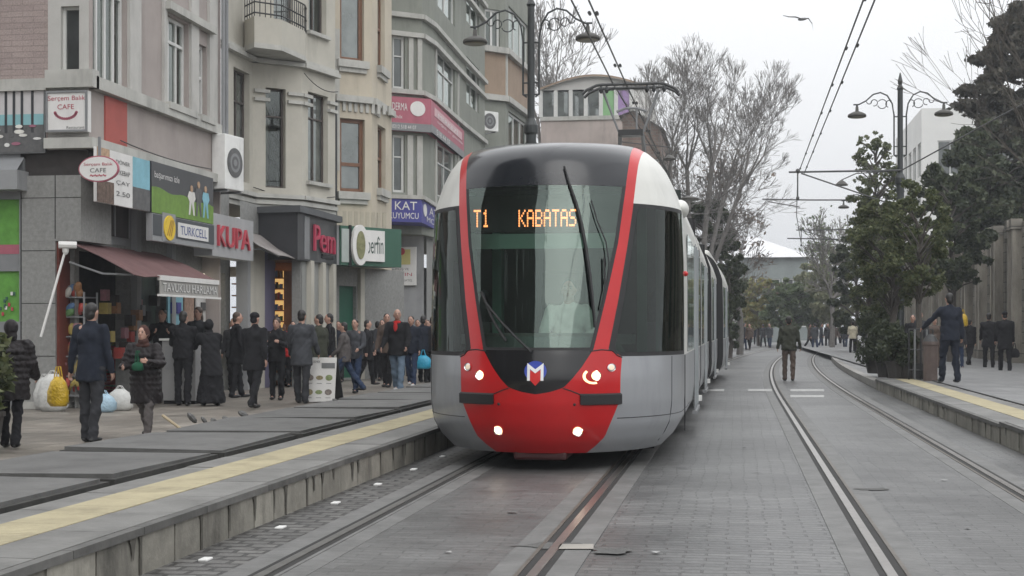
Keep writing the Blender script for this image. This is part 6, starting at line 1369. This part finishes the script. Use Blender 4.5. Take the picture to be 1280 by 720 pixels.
    for (a,b,zz_) in prof_: Vv += [(a*math.cos(2*PI*j/n)+top_.x*0, b*math.sin(2*PI*j/n)+math.sin(ln)*(zz_-.92-dz), zz_) for j in range(n)]
    kk = len(prof_); mb.add(Vv,[(i*n+j,i*n+(j+1)%n,(i+1)*n+(j+1)%n,(i+1)*n+j) for i in range(kk-1) for j in range(n)]+[tuple(range(n))[::-1],tuple((kk-1)*n+j for j in range(n))],T)
    ar_ = 1.0 if bw < 1.15 else bw*.97
    for (sh,e_,w_,d2) in ARM: capsule(mb,sh,e_,.068*ar_,.055*ar_,T); capsule(mb,e_,w_-d2*.01,.055*ar_,.042*ar_,T)
    if puffy:
        for zz_ in np.arange(hem+.05,1.34,.085): 
            for j in range(20): a = 2*PI*j/20; mb.ell(up(float(zz_))+V(.165*bw*math.cos(a),.118*bw*math.sin(a),0),(.045,.04,.04),T,None,6,4)
        for (sh,e_,w_,d2) in ARM:
            for q in np.linspace(.1,.9,4): mb.ell(sh+(e_-sh)*q,(.078*ar_,.078*ar_,.05),T,None,8,6); mb.ell(e_+(w_-e_)*q,(.066*ar_,.066*ar_,.045),T,None,8,6)
    jk = mb.build('jacket', t); bake(jk, vc, 4 if not puffy else 2)
    # trousers or skirt
    mb = MB(); bt = MB()
    if skirt:
        n = 20; zz_ = [(.98,.16,.12),(.7,.21,.18),(.35,.25,.23),(skirt,.29,.27)]; Vv = [(a*(1+.05*math.sin(j*2.3))*math.cos(2*PI*j/n), b*(1+.05*math.cos(j*1.7))*math.sin(2*PI*j/n), q+dz*(q>.5)) for q,a,b in zz_ for j in range(n)]
        mb.add(Vv,[(i*n+j,i*n+(j+1)%n,(i+1)*n+(j+1)%n,(i+1)*n+j) for i in range(3) for j in range(n)]+[tuple(range(n))[::-1],tuple(3*n+j for j in range(n))],B_); tr_ = mb.build('skirt', t); bake(tr_, vc, 3)
    else:
        mb.ell(V(0,0,.95+dz),(.155,.12,.13),B_,None,14,8)
        for (hip,kn,an) in ank: capsule(mb,hip-V(0,0,.02),kn,.096,.072,B_); capsule(mb,kn,an+V(0,-.005,-.01),.07,.062,B_); mb.ell(an+V(0,0,.0),(.066,.07,.04),B_,None,10,6)
        tr_ = mb.build('trousers', t); bake(tr_, vc, 3)
    for (hip,kn,an) in ank:
        mb = MB(); mb.ell(an+V(0,.055,-.045),(.045,.135,.035),shoe,None,10,8); mb.ell(an+V(0,0,-.03),(.042,.055,.05),shoe,None,10,8); mb.build('shoe', t, smooth=True)
    # hair or headwear
    if head == 'hair':
        mb = MB(); mb.ell(hp(0,-.018,.03),(.078,.089,.092),HAIR[hair],Rt,16,10); mb.ell(hp(0,-.05,-.03),(.070,.058,.075),HAIR[hair],Rt,12,8); hr = mb.build('hair', t); bake(hr,.012,2)
    elif head == 'bald':
        mb = MB(); 
        for s in (-1,1): mb.ell(hp(s*.058,-.04,-.01),(.024,.05,.05),HAIR[hair],Rt,10,6)
        mb.ell(hp(0,-.075,-.02),(.06,.026,.05),HAIR[hair],Rt,10,6); mb.build('hair', t, smooth=True)
    elif head == 'long':
        mb = MB(); mb.ell(hp(0,-.018,.03),(.085,.095,.10),HAIR[hair],Rt,16,10); mb.ell(hp(0,-.055,-.10),(.085,.055,.14),HAIR[hair],Rt,12,8); hr = mb.build('hair', t); bake(hr,.012,2)
    elif head in ('scarf','hood','cap'):
        hm = CL[hood or 'scarf']; mb = MB(); mb.ell(hp(0,-.028,.02),(.095,.10,.115),hm,Rt,16,10)
        if head == 'scarf': mb.ell(hp(0,-.01,-.12),(.085,.085,.07),hm,Rt,12,8); mb.ell(up(1.43),(.14,.11,.05),hm,None,12,8)
        if head == 'hood': mb.ell(hp(0,-.04,-.10),(.09,.075,.09),hm,Rt,12,8)
        if head == 'cap': mb = MB(); mb.ell(hp(0,-.01,.055),(.084,.1,.07),hm,Rt,14,8); mb.ell(hp(0,.09,.04),(.055,.05,.01),hm,Rt,10,6); mb.ell(hp(0,-.045,-.02),(.07,.055,.07),HAIR[hair],Rt,10,6)
        hr = mb.build('headscarf' if head == 'scarf' else ('hood' if head == 'hood' else 'cap'), t); bake(hr,.012,2)
    if scarf: mb = MB(); mb.ell(up(1.45,.02),(.085,.085,.045),CL[scarf],None,12,8); mb.ell(up(1.36,.125*bw),(.045,.02,.10),CL[scarf],None,10,6); mb.build('scarf', t, smooth=True)
    if face:
        mb = MB()
        for s in (-1,1): mb.ell(hp(s*.029,.083,.012),(.012,.008,.007),EYE,Rt,8,6); mb.ell(hp(s*.030,.086,.034),(.019,.007,.005),HAIR[hair],Rt,8,6)
        mb.ell(hp(0,.090,-.058),(.022,.008,.006),LIP,Rt,8,6); mb.build('face', t)
    t.scale = (k,k,k)
    return t, dict(wL=ARM[0][2], wR=ARM[1][2], dL=ARM[0][3])
def PW(px, pyf, z=0): v = G(px, pyf, z); return v.x, v.y
def hpx(py_top, py_feet, z=0): s_ = (py_feet-410)/(H-z); return (py_feet-py_top)/s_
def P2_(label, px, ytop, feet, yaw, z=0, **kw):
    x, y = PW(px, feet, z); d = (H-z)*F/(feet-410); h = (feet-ytop)*d/F; return person(label, x, y, z, yaw, h=h, **kw)
cr = 'people on the left pavement'
pA = P2_('man in navy suit jacket seen from behind carrying a yellow bag', 114, 376, 553, -8, top='navy', bottom='dkgrey', near=True, legs=((4,2),(-6,4)), arms=((-4,13,8),(2,8,14)), hem=.76, bulk=1.05, group=cr)
pB = P2_('woman in brown headscarf and glossy dark padded coat walking towards the camera', 182, 404, 548, 178, top='puffy', bottom='greybrown', near=True, lean=6, tilt=-4, legs=((14,6),(-16,10)), arms=((18,22,85),(10,16,75)), hem=.55, bulk=1.28, puffy=True, head='scarf', face=True, turn=0, group=cr)
P2_('person in dark padded jacket with raised hood at the far left edge', 14, 398, 560, 12, top='puffy', bottom='black', near=True, legs=((6,2),(-8,8)), arms=((10,14,30),(8,14,40)), hem=.66, bulk=1.3, puffy=True, head='hood', hood='puffy', group=cr)
P2_('stall keeper in black behind the pale counter, arms folded', 203, 384, 500, 200, top='black', bottom='black', arms=((30,10,95),(30,10,95)), face=True, turn=-25, group=cr)
P2_('slim person in black at the counter with their back to the camera', 229, 387, 507, 5, top='black', bottom='black', legs=((3,0),(-5,3)), arms=((20,10,50),(30,8,60)), hem=.86, group=cr)
P2_('red haired woman facing over the counter behind the slim person in black', 248, 382, 497, 170, top='dkgrey', bottom='black', hair='brown', head='long', face=True, arms=((30,10,80),(30,10,80)), group=cr)
P2_('woman in a long black robe bending over the counter', 264, 397, 507, 40, top='black', bottom='black', skirt=.06, hem=.6, head='scarf', hood='black', lean=12, arms=((40,12,60),(35,12,50)), bulk=1.15, group=cr)
P2_('man in long black coat standing sideways beside the grey column', 296, 388, 497, -60, top='black', bottom='black', hem=.68, hair='brown', group=cr, arms=((8,10,30),(5,10,20)), face=True)
P2_('man in black hip length coat and cap walking away in mid pavement', 318, 387, 511, -10, top='black', bottom='black', hem=.70, bulk=1.12, head='cap', hood='black', legs=((16,4),(-14,14)), arms=((14,10,22),(-14,10,16)), group=cr)
P2_('woman in black with pale throat clasping her hands, facing the camera', 346, 396, 500, 182, top='black', bottom='black', hair='brown', head='long', face=True, legs=((3,2),(-3,2)), arms=((25,12,85),(25,12,85)), group=cr)
P2_('man in mid grey jacket seen from behind beside the menu board', 377, 385, 504, 0, top='charcoal', bottom='dkgrey', hem=.70, bulk=1.12, arms=((10,12,20),(8,12,26)), group=cr)
P2_('man in olive jacket turned left behind the menu board', 399, 391, 495, 60, top='olive', bottom='black', bulk=1.1, turn=25, face=True, scarf='greybrown', group=cr)
P2_('dark haired man at the shoulder of the olive jacket man, right of him', 412, 390, 488, 110, top='black', bottom='dkjeans', face=True, group=cr)
P2_('man in grey brown jacket with blue jeans walking past the menu board to the left', 430, 398, 492, 95, top='greybrown', bottom='dkjeans', legs=((24,4),(-24,16)), arms=((14,8,30),(-16,8,15)), group=cr)
P2_('man in charcoal top and dark blue jeans facing the camera, right of the menu board', 444, 396, 491, 172, top='charcoal', bottom='dkjeans', legs=((16,5),(-14,12)), arms=((12,12,55),(6,10,30)), face=True, group=cr)
P2_('person in black coat holding a red bag, seen from the side', 459, 398, 481, -80, top='black', bottom='black', hem=.66, legs=((12,3),(-14,10)), arms=((8,8,14),(-6,8,10)), group=cr)
pE = P2_('balding man in black jacket, red scarf and pale jeans striding towards the camera', 497, 384, 491, 176, top='black', bottom='jeans', head='bald', hair='grey', face=True, scarf='red', legs=((12,4),(-12,12)), bulk=1.15, hem=.78, arms=((14,14,30),(10,14,30)), turn=20, shoe=SHOEW, group=cr)
P2_('man half hidden behind the left shoulder of the balding man', 484, 390, 484, 170, top='brown', bottom='black', face=True, turn=30, group=cr)
P2_('person in navy jacket and jeans at the right shoulder of the balding man', 514, 393, 483, 175, top='navy', bottom='dkjeans', hair='dark', legs=((10,3),(-12,10)), shoe=SHOEW, face=True, group=cr)
pF = P2_('person in dark navy jacket seen from behind carrying a bright blue bag', 529, 393, 478, -5, top='navy', bottom='black', arms=((4,12,35),(4,10,20)), group=cr)
P2_('dark figure partly hidden by the left side of the tram', 541, 394, 478, 10, top='black', bottom='black', group=cr)
for px,tp,ft,yw,tpc,hr,lab_ in ((292,396,488,180,'dkgrey','brown','face seen behind the long black coat beside the grey column'),(308,398,484,165,'black','dark','dark figure facing the camera behind the man in the cap'),(338,402,478,190,'black','dark','person in black just left of the clasped hands woman, further back'),(478,398,476,180,'charcoal','dark','grey coated person before the right edge of the roller shutter'),(522,398,474,190,'dkgrey','dark','person in dark clothes between the jeans walker and the blue bag'),(535,399,472,175,'black','brown','figure with brown hair facing the camera next to the tram'),(284,398,486,-30,'black','dark','dark figure at the foot of the grey column')):
    P2_(lab_, px, tp, ft, yw, top=tpc, bottom='black', hair=hr, face=yw>90, group=cr)
for px,tp,ft,yw,tpc,hr in ((357,402,482,175,'dkgrey','brown'),(366,400,484,200,'red','dark'),(330,398,482,185,'dkgrey','brown'),(388,398,480,170,'black','dark'),(423,400,478,190,'navy','dark'),(472,400,474,0,'dkgrey','dark'),(507,402,470,180,'charcoal','brown'),(452,402,472,20,'olive','dark')):
    P2_({357:'brown haired head seen between the woman in black and the grey jacket',366:'person in red top deep in the crowd before the lit shop',330:'figure behind the woman with clasped hands, on her left',388:'figure behind the olive jacket man in the shop shadow',423:'navy dressed figure in front of the green shutter',472:'dark figure walking away before the roller shutter',507:'grey dressed person far behind the balding man',452:'person in olive walking away behind the red bag'}[px], px, tp, ft, yw, top=tpc, bottom='black', hair=hr, face=yw>90, group=cr)
# street and right side
P2_('man in olive jacket and brown trousers standing alone on the tracks, back to the camera', 986, 394, 476, 0, top='olive', bottom='brown', legs=((5,2),(-6,4)), arms=((2,12,10),(2,14,14)), bulk=1.12, hem=.82)
rp = 'people on the right pavement'
P2_('man in navy uniform on the platform stretching his left arm towards the street', 1187, 364, 478, 15, z=.26, top='navy', bottom='navy', legs=((10,2),(-6,6)), arms=((34,34,14),(2,10,8)), hem=.80, near=False, group=rp, bulk=1.05)
P2_('person in black with a yellow bag walking behind the uniformed man', 1212, 397, 458, -35, z=.15, top='black', bottom='black', legs=((16,3),(-18,14)), arms=((14,8,20),(-12,8,15)), group=rp)
P2_('man in black coat walking away, left of the pair by the wall', 1236, 390, 461, -5, z=.15, top='black', bottom='black', hem=.68, legs=((8,2),(-8,6)), group=rp)
P2_('man in black coat with a dark bag walking away, right of the pair', 1256, 388, 465, 0, z=.15, top='black', bottom='black', hem=.66, bulk=1.12, head='cap', hood='black', legs=((6,2),(-8,6)), group=rp)
P2_('person in cream yellow top and black trousers on the far right kerb', 1066, 401, 442, 10, z=.15, top='cream', bottom='black', arms=((10,10,60),(10,10,40)), group=rp)
P2_('person in black top and pale trousers behind the railing posts', 1141, 392, 462, 170, z=.2, top='black', bottom='grey', face=True, group=rp)
P2_('person in dark clothes waiting right of the railing posts', 1150, 388, 462, 185, z=.2, top='dkgrey', bottom='brown', hair='brown', face=True, group=rp)
P2_('person in brown jacket half behind the uniformed man', 1168, 396, 460, 190, z=.2, top='brown', bottom='brown', face=True, group=rp)
P2_('person in blue jeans behind the legs of the uniformed man', 1198, 400, 461, 190, z=.15, top='dkgrey', bottom='dkjeans', face=True, group=rp)
P2_('figure in reflective vest behind the dark shrubs', 1118, 395, 460, 150, z=.2, top='hivis', bottom='black', arms=((35,10,60),(25,10,60)), group=rp)
# driver in the cab
t_, _ = person('seated tram driver in white shirt and tie behind the windscreen', -1.86+.14, 13.3+1.55, .62, 180, h=1.75, legs=((80,80),(80,80)), arms=((30,14,45),(30,14,45)), top='white', bottom='navy', face=True, head='hair')
t_.location.z = .52
# far crowd: two bodies copied
fc = 'distant pedestrians at the end of the street'
srcs = [person('distant pedestrian', 0, 0, 0, yw, h=1.72, top=tp, bottom=bt, legs=lg, group=fc, hem=.7)[0] for yw,tp,bt,lg in ((0,'dkgrey','black',((14,3),(-14,10))),(180,'charcoal','dkjeans',((8,3),(-10,8))),(90,'brown','black',((20,3),(-20,12))),(-90,'navy','black',((12,3),(-14,10))))]
# bake the soft bodies into plain meshes
bpy.context.view_layer.update(); dg = bpy.context.evaluated_depsgraph_get(); nm = []
for o in BAKE: nm.append(bpy.data.meshes.new_from_object(o.evaluated_get(dg), depsgraph=dg))
for o, me in zip(BAKE, nm):
    o.modifiers.clear(); me.name = o.name; o.data = me
    nmv = o.name.split('.')[0]
    if nmv in ('jacket','trousers','skirt','headscarf'):        # cloth folds
        off = Vector((sum(map(ord,o.parent['label']))%97, 3, 7)); A_ = {'jacket':.016,'trousers':.015,'skirt':.02,'headscarf':.008}[nmv]
        nv = len(me.vertices); c = np.empty(nv*3, np.float32); me.vertices.foreach_get('co', c); c = c.reshape(-1,3); nn_ = np.empty(nv*3, np.float32); me.vertices.foreach_get('normal', nn_); nn_ = nn_.reshape(-1,3)
        g_ = np.random.default_rng(int(off.x)+len(nmv)); n_ = np.zeros(nv)
        for k_ in range(9):
            f_ = g_.normal(size=3)*(14, 14, 10 if nmv == 'jacket' else 17)*(1+.25*k_); n_ += np.sin(c@f_+g_.uniform(0,6.3)+1.6*np.sin(c@(f_[::-1]*.6)))*.45/(1+.12*k_)
        if nmv == 'trousers': z_ = c[:,2]; n_ += .5*np.sin(z_*34+c[:,0]*20)*np.clip(1-abs(z_-.48)*4,0,1)+.6*np.sin(z_*50)*np.clip(1-abs(z_-.12)*7,0,1)
        c = c+nn_*(n_*A_*.6)[:,None]; me.vertices.foreach_set('co', c.astype(np.float32).ravel()); me.update()
rs = random.Random(8); spots = []
for i,px in enumerate(list(range(922,1064,8))):
    Y = rs.uniform(88,116); spots.append((px+rs.uniform(-2,2), Y))
words = ['leftmost','second','third','fourth','fifth','sixth','seventh','eighth','ninth','tenth','eleventh','twelfth','thirteenth','fourteenth','fifteenth','sixteenth','seventeenth','eighteenth','nineteenth','twentieth']
for i,(px,Y) in enumerate(sorted(spots)):
    if 965 < px < 1003: continue
    o = srcs[i] if i < 4 else copy_tree(srcs[rs.choice((0,0,1,1,2,3))]); v = atY(px,Y); o.location = (v.x,Y,.004); o.rotation_euler = (0,0,R(rs.choice((0,180,90,-90,20,160)))); o['label'] = 'tiny distant pedestrian in the dark crowd where the street ends'

# ============================================================ OBJECTS
def atp(px, feet, z=0): v = G(px, feet, z); return v
# yellow bag, red bag, blue bag etc.
M['plastic_p'] = mat('bag_pale_blue',(.34,.48,.58),.3,.3,9,bump=.02)
M['plastic_y'] = mat('bag_yellow',(.55,.36,.02),.35,.35,7,bump=.02); M['plastic_w'] = mat('bag_white',(.5,.5,.48),.5,.2,6,bump=.01); M['plastic_b'] = mat('bag_blue',(.03,.32,.5),.4,.2,6,bump=.02); M['plastic_r'] = mat('bag_red',(.5,.03,.03),.4,.2,6,bump=.02)
def bag(label, p, w_, h_, m, seed=0, handle=.14, name='carrier_bag'):
    rs = random.Random(seed); t = thing(name, label, 'bag', tuple(p)); mb = MB(); n = 14; rows = [(0,.75),(.15,1.0),(.5,1.02),(.8,.8),(1,.35)]; V = []
    for f, q in rows:
        for j in range(n): a = 2*PI*j/n; e = 1+rs.uniform(-.1,.1); V.append((p[0]+w_/2*q*e*math.cos(a), p[1]+w_*.3*q*e*math.sin(a), p[2]+h_*f))
    mb.add(V,[(i*n+j,i*n+(j+1)%n,(i+1)*n+(j+1)%n,(i+1)*n+j) for i in range(4) for j in range(n)]+[tuple(range(n))[::-1],tuple(4*n+j for j in range(n))],m); mb.build('sack', t, smooth=True)
    mb = MB(); 
    for s in (-.03,.03): mb.tube([(p[0]-w_*.15,p[1]+s,p[2]+h_*.97),(p[0]-w_*.05,p[1]+s,p[2]+h_+handle),(p[0]+w_*.05,p[1]+s,p[2]+h_+handle),(p[0]+w_*.15,p[1]+s,p[2]+h_*.97)],.008,m,5)
    mb.build('handle', t)
xa, ya = PW(114,553); 
p = atY(72, ya, 508); bag('yellow carrier bag in the left hand of the man in the navy jacket', (p.x,ya+.02,p.z), .26, .36, M['plastic_y'], 1, .12)
p = atp(462,470); bag('red bag hanging from the hand of the person in black', (p.x,PW(459,481)[1]-.1,.35), .2, .5, M['plastic_r'], 2)
p = atY(529, PW(529,478)[1]-.25, 461); bag('bright blue bag held by the person in the navy jacket', (p.x,p.y,p.z), .42, .34, M['plastic_b'], 3)
p = atY(1268, PW(1256,465,.15)[1], 447); bag('dark bag in the right hand of the man in black by the wall', (p.x,p.y,p.z), .28, .26, CL['black'], 4)
p = atY(1204, PW(1212,458,.15)[1]-.2, 408); bag('yellow shoulder bag of the person in black by the stone wall', (p.x,p.y,p.z), .3, .4, M['plastic_y'], 5)
p = atY(168, PW(182,548)[1]-.3, 470); bag('small dark green bag clutched by the woman in the padded coat', (p.x,p.y+.1,p.z+.06), .15, .11, cl('bottle',(.02,.09,.05)), 6)
p = atY(419, PW(415,486)[1]-.2, 478); 
for i,(px,py,w_,h_,m_,l) in enumerate(((66,514,.52,.62,'plastic_w','large white sack on the pavement against the granite pillar'),(55,512,.34,.55,'plastic_w','narrower white sack left of the large one by the pillar'),(130,515,.4,.3,'plastic_p','pale blue bottle pack on the ground behind the navy jacket man'),(150,513,.44,.36,'plastic_w','clear white bottle pack on the ground beside the woman in the padded coat'))):
    p = atp(px,py); bag(l, (p.x,p.y,0), w_, h_, M[m_], 10+i, .05, 'sack' if i < 2 else 'bottle_pack')
# produce rack by the pillar
p = atY(86,23.2); t = thing('produce_rack','tall wire rack hung with bright packets of nuts and sweets beside the granite pillar','rack',(p.x,p.y,0)); mb = MB()
zt = H-(362-410)*-1*0; hh = 2.0
for dx in (-.28,.28):
    for dy in (0,.5): mb.tube([(p.x+dx,p.y+dy,0),(p.x+dx,p.y+dy,hh)],.02,M['grey_metal'],6)
for z in np.linspace(.2,hh-.1,6): mb.box(p.x-.28,p.x+.28,p.y,p.y+.5,z,z+.02,M['grey_metal'])
mb.build('frame', t); mb = MB(); rs = random.Random(5)
for i,z in enumerate(np.linspace(.22,hh-.12,6)):
    for j in range(16): 
        m_ = GM[(0,1,0,4,1,2,0,5)[(i*3+rs.choice((0,1)))%8]] if rs.random() < .6 else rs.choice(GM); mb.ell((p.x+rs.uniform(-.27,.27),p.y+rs.uniform(-.03,.25),z+.1+rs.random()*.12),(.05+.03*rs.random(),.04,.06+.05*rs.random()),m_,Euler((0,rs.random(),0)),7,5)
mb.build('packets', t)
for i,(px,py,zz_,l) in enumerate(((118,500,.0,'stacked fruit crates under the awning behind the navy jacket man'),(146,498,0,'red crate of goods at the shop entrance left of the padded coat woman'))):
    p = atp(px,py); p.x = max(p.x,-10.9) if i == 0 else p.x; t = thing('crate_stack',l,'crates',(p.x,p.y,0)); 
    for k_ in range(3 if i == 0 else 4):
        mb = MB(); z0 = k_*.27; m_ = (GM[6],GM[0])[i]
        for q in range(4): mb.box(p.x-.3,p.x+.3,p.y,p.y+.02,z0+q*.06,z0+q*.06+.045,m_); mb.box(p.x-.3,p.x+.3,p.y+.38,p.y+.4,z0+q*.06,z0+q*.06+.045,m_); mb.box(p.x-.3,p.x-.28,p.y+.02,p.y+.38,z0+q*.06,z0+q*.06+.045,m_); mb.box(p.x+.28,p.x+.3,p.y+.02,p.y+.38,z0+q*.06,z0+q*.06+.045,m_)
        mb.box(p.x-.28,p.x+.28,p.y+.02,p.y+.38,z0,z0+.02,m_); c_ = mb.build('crate', t); mb = MB()
        for q in range(14): mb.ell((p.x+rs.uniform(-.24,.24),p.y+rs.uniform(.06,.34),z0+.18+.05*rs.random()),(.05,.05,.05),GM[(q+k_)%3 if i else (1,2,5)[q%3]],None,7,5)
        mb.build('contents', c_)
# kiosk counter
p = atp(222,505); t = thing('counter','pale grey serving counter between the stall keeper and the customers','counter',(p.x,p.y,0)); mb = MB(); mb.box(p.x-.30,p.x+.34,p.y,p.y+.6,.06,1.15,mat('counter_grey',(.30,.30,.30),.4,.1,2,dirt=.2)); mb.box(p.x-.28,p.x+.32,p.y+.03,p.y+.57,0,.058,M['void']); mb.build('cabinet', t, bevel=.01); mb = MB(); mb.box(p.x-.34,p.x+.38,p.y-.04,p.y+.64,1.152,1.19,M['white_paint']); mb.build('counter_top', t); mb = MB(); mb.box(p.x-.24,p.x+.1,p.y-.012,p.y-.002,.62,1.05,M['grey_fascia']); mb.box(p.x+.0,p.x+.3,p.y-.03,p.y-.013,.74,.86,M['plastic_r']); mb.build('panel', t)
for i in range(5):
    mb = MB(); mb.lathe((p.x-.2+i*.1,p.y+.2,1.19),[(.03,0),(.03,.14),(.012,.19),(.012,.22)],GM[i%4],8); tag(mb.build('bottle',origin=(p.x-.2+i*.1,p.y+.2,1.19),smooth=True),'small coloured bottle in the row on the pale counter','bottle','bottles on the stall counter')
# stall tea machine boards hung behind
# menu A-board
p = atp(399,503); t = thing('menu_board','white folding menu board with six round food pictures on the pavement','menu board',(p.x,p.y,0)); hb = H-(447-410)/((503-410)/H); wb_ = .60
FA = Fr((p.x-wb_/2-.02,p.y),(p.x+wb_/2,p.y-.05)); mb = MB()
mb.hexa([FA.P(0,.0,.0),FA.P(FA.L,.03,0),FA.P(FA.L,.03,-.03),FA.P(0,0,-.03),FA.P(0.02,hb,-.12),FA.P(FA.L-.0,hb,-.12),FA.P(FA.L,hb,-.15),FA.P(.02,hb,-.15)],M['sign_white']); mb.build('front_panel', t)
mb = MB(); mb.hexa([FA.P(0,0,-.5),FA.P(FA.L,0,-.5),FA.P(FA.L,0,-.53),FA.P(0,0,-.53),FA.P(0,hb,-.16),FA.P(FA.L,hb,-.16),FA.P(FA.L,hb,-.19),FA.P(0,hb,-.19)],M['black_metal']); mb.build('rear_panel', t)
class Tilt(Fr):
    def P(s,u,z,d=0): return Fr.P(s,u,z,d-.12*z/hb)
FT = Tilt((FA.O.x,FA.O.y),(FA.O.x+FA.u.x*FA.L,FA.O.y+FA.u.y*FA.L)); mb = MB(); w_=FA.L
fo = [mat('food_%d'%i,c_,.6,.6,30) for i,c_ in enumerate(((.2,.17,.15),(.26,.22,.12),(.22,.27,.12)))]
for r_ in range(2):
    for c_ in range(3): mb.fdisc(FT,w_*(.2+.3*c_),hb*(.55-.32*r_),.07,.055 if c_ != 1 else .04,.001,.006,fo[(r_+c_)%3],18); mb.fbox(FT,w_*(.12+.3*c_),w_*(.28+.3*c_),hb*(.42-.32*r_),hb*(.43-.32*r_),.002,.004,M['print_grey'])
mb.fbox(FT,w_*.55,w_*.97,hb*.76,hb*.88,.001,.005,M['grey_metal']); mb.ftext(FT,'MENÜ',w_*.58,w_*.94,hb*.78,hb*.86,.007,M['sign_white']); mb.ftext(FT,'BALIK EKMEK',w_*.06,w_*.5,hb*.88,hb*.93,.004,M['print_grey']); mb.build('print', t)
# broom by the woman
a, b = Vector((*PW(213,532),.42)), Vector((*PW(226,545),.05)); p0 = atY(203,PW(182,548)[1]-.25,519); p1 = atY(226,PW(182,548)[1]-.3,536); mb = MB(); mb.tube([p0,p1],.018,mat('wood_pale',(.4,.33,.22),.7,.2,5),6); tag(mb.build('wooden_stick',origin=tuple(p0)),'pale wooden stick lying slanted beside the padded coat woman','stick')
# railing and posts at the end of the right platform
t = thing('railing','black railing with pale bars at the end of the right platform','railing',(at2(1145,32.6),32.6,.24)); X0 = at2(1136,32.6); X1 = at2(1166,32.6)
mb = MB()
for i in range(5): x = X0+(X1-X0)*i/4; mb.tube([(x,32.6,.24),(x,32.6,1.35)],.022,M['grey_metal'] if i%2 else M['black_metal'],6)
for z in (.45,.9,1.35): mb.tube([(X0,32.6,z),(X1,32.6,z)],.018,M['black_metal'],6)
mb.build('bars', t); mb = MB(); mb.box(X0+.1,X0+.45,32.62,32.8,.26,.6,M['black_metal']); mb.build('kick_plate', t)
p = G(1163,476,.24); t = thing('bin','rust brown waste bin post in front of the uniformed man','bin',(p.x,p.y,.24)); mb = MB(); mb.lathe((p.x,p.y,.24),[(.15,0),(.15,.75),(.17,.78),(.17,.85)],mat('bin_brown',(.12,.09,.08),.7,.3,6),12); mb.build('body', t); mb = MB(); mb.lathe((p.x,p.y,1.09),[(.17,0),(.1,.12),(.02,.16)],M['black_metal'],12); mb.build('lid', t)
p = G(1104,476,.2)
# gull
p = atY(1003,55,24); t = thing('gull','grey gull gliding with bent wings in the upper sky','bird',tuple(p)); mb = MB(); gm = mat('feather',(.25,.25,.25),.8,.2,5)
mb.ell(p,(.06,.2,.055),gm,Euler((0,0,R(60))),10,8)
for s,(pts) in ((1,((.0,0,0),(.22,-.02,.02),(.36,.0,-.18),(.40,.02,-.42))),(-1,((0,0,0),(-.25,0,.09),(-.5,.02,.11),(-.72,.05,.17)))):
    V = []
    for i,(x,y,z) in enumerate(pts): w_ = (.10,.11,.08,.02)[i]; V += [(p.x+x,p.y+y-w_,p.z+z),(p.x+x,p.y+y+w_,p.z+z),(p.x+x,p.y+y,p.z+z+.02)]
    mb.add(V,[(3*i+j,3*i+(j+1)%3,3*i+3+(j+1)%3,3*i+3+j) for i in range(3) for j in range(3)],gm)
mb.build('body', t)
# ============================================================ AIR
HZ = 0.0009
hm_ = bpy.data.materials.new('haze'); hm_.use_nodes = True; nt = hm_.node_tree; nt.nodes.remove(nt.nodes['Principled BSDF']); pv = nt.nodes.new('ShaderNodeVolumePrincipled'); pv.inputs['Color'].default_value = (.9,.94,1,1); pv.inputs['Density'].default_value = HZ; nt.links.new(pv.outputs[0], nt.nodes['Material Output'].inputs['Volume'])
HAZE_ON = True
if HAZE_ON:
    mb = MB(); mb.box(-620,620,-220,1020,-1.05,33,hm_); hz_o = mb.build('haze'); tag(hz_o, kind='stuff')
    S.cycles.volume_bounces = 0
for o in C.objects:
    if '_w' in o: del o['_w']
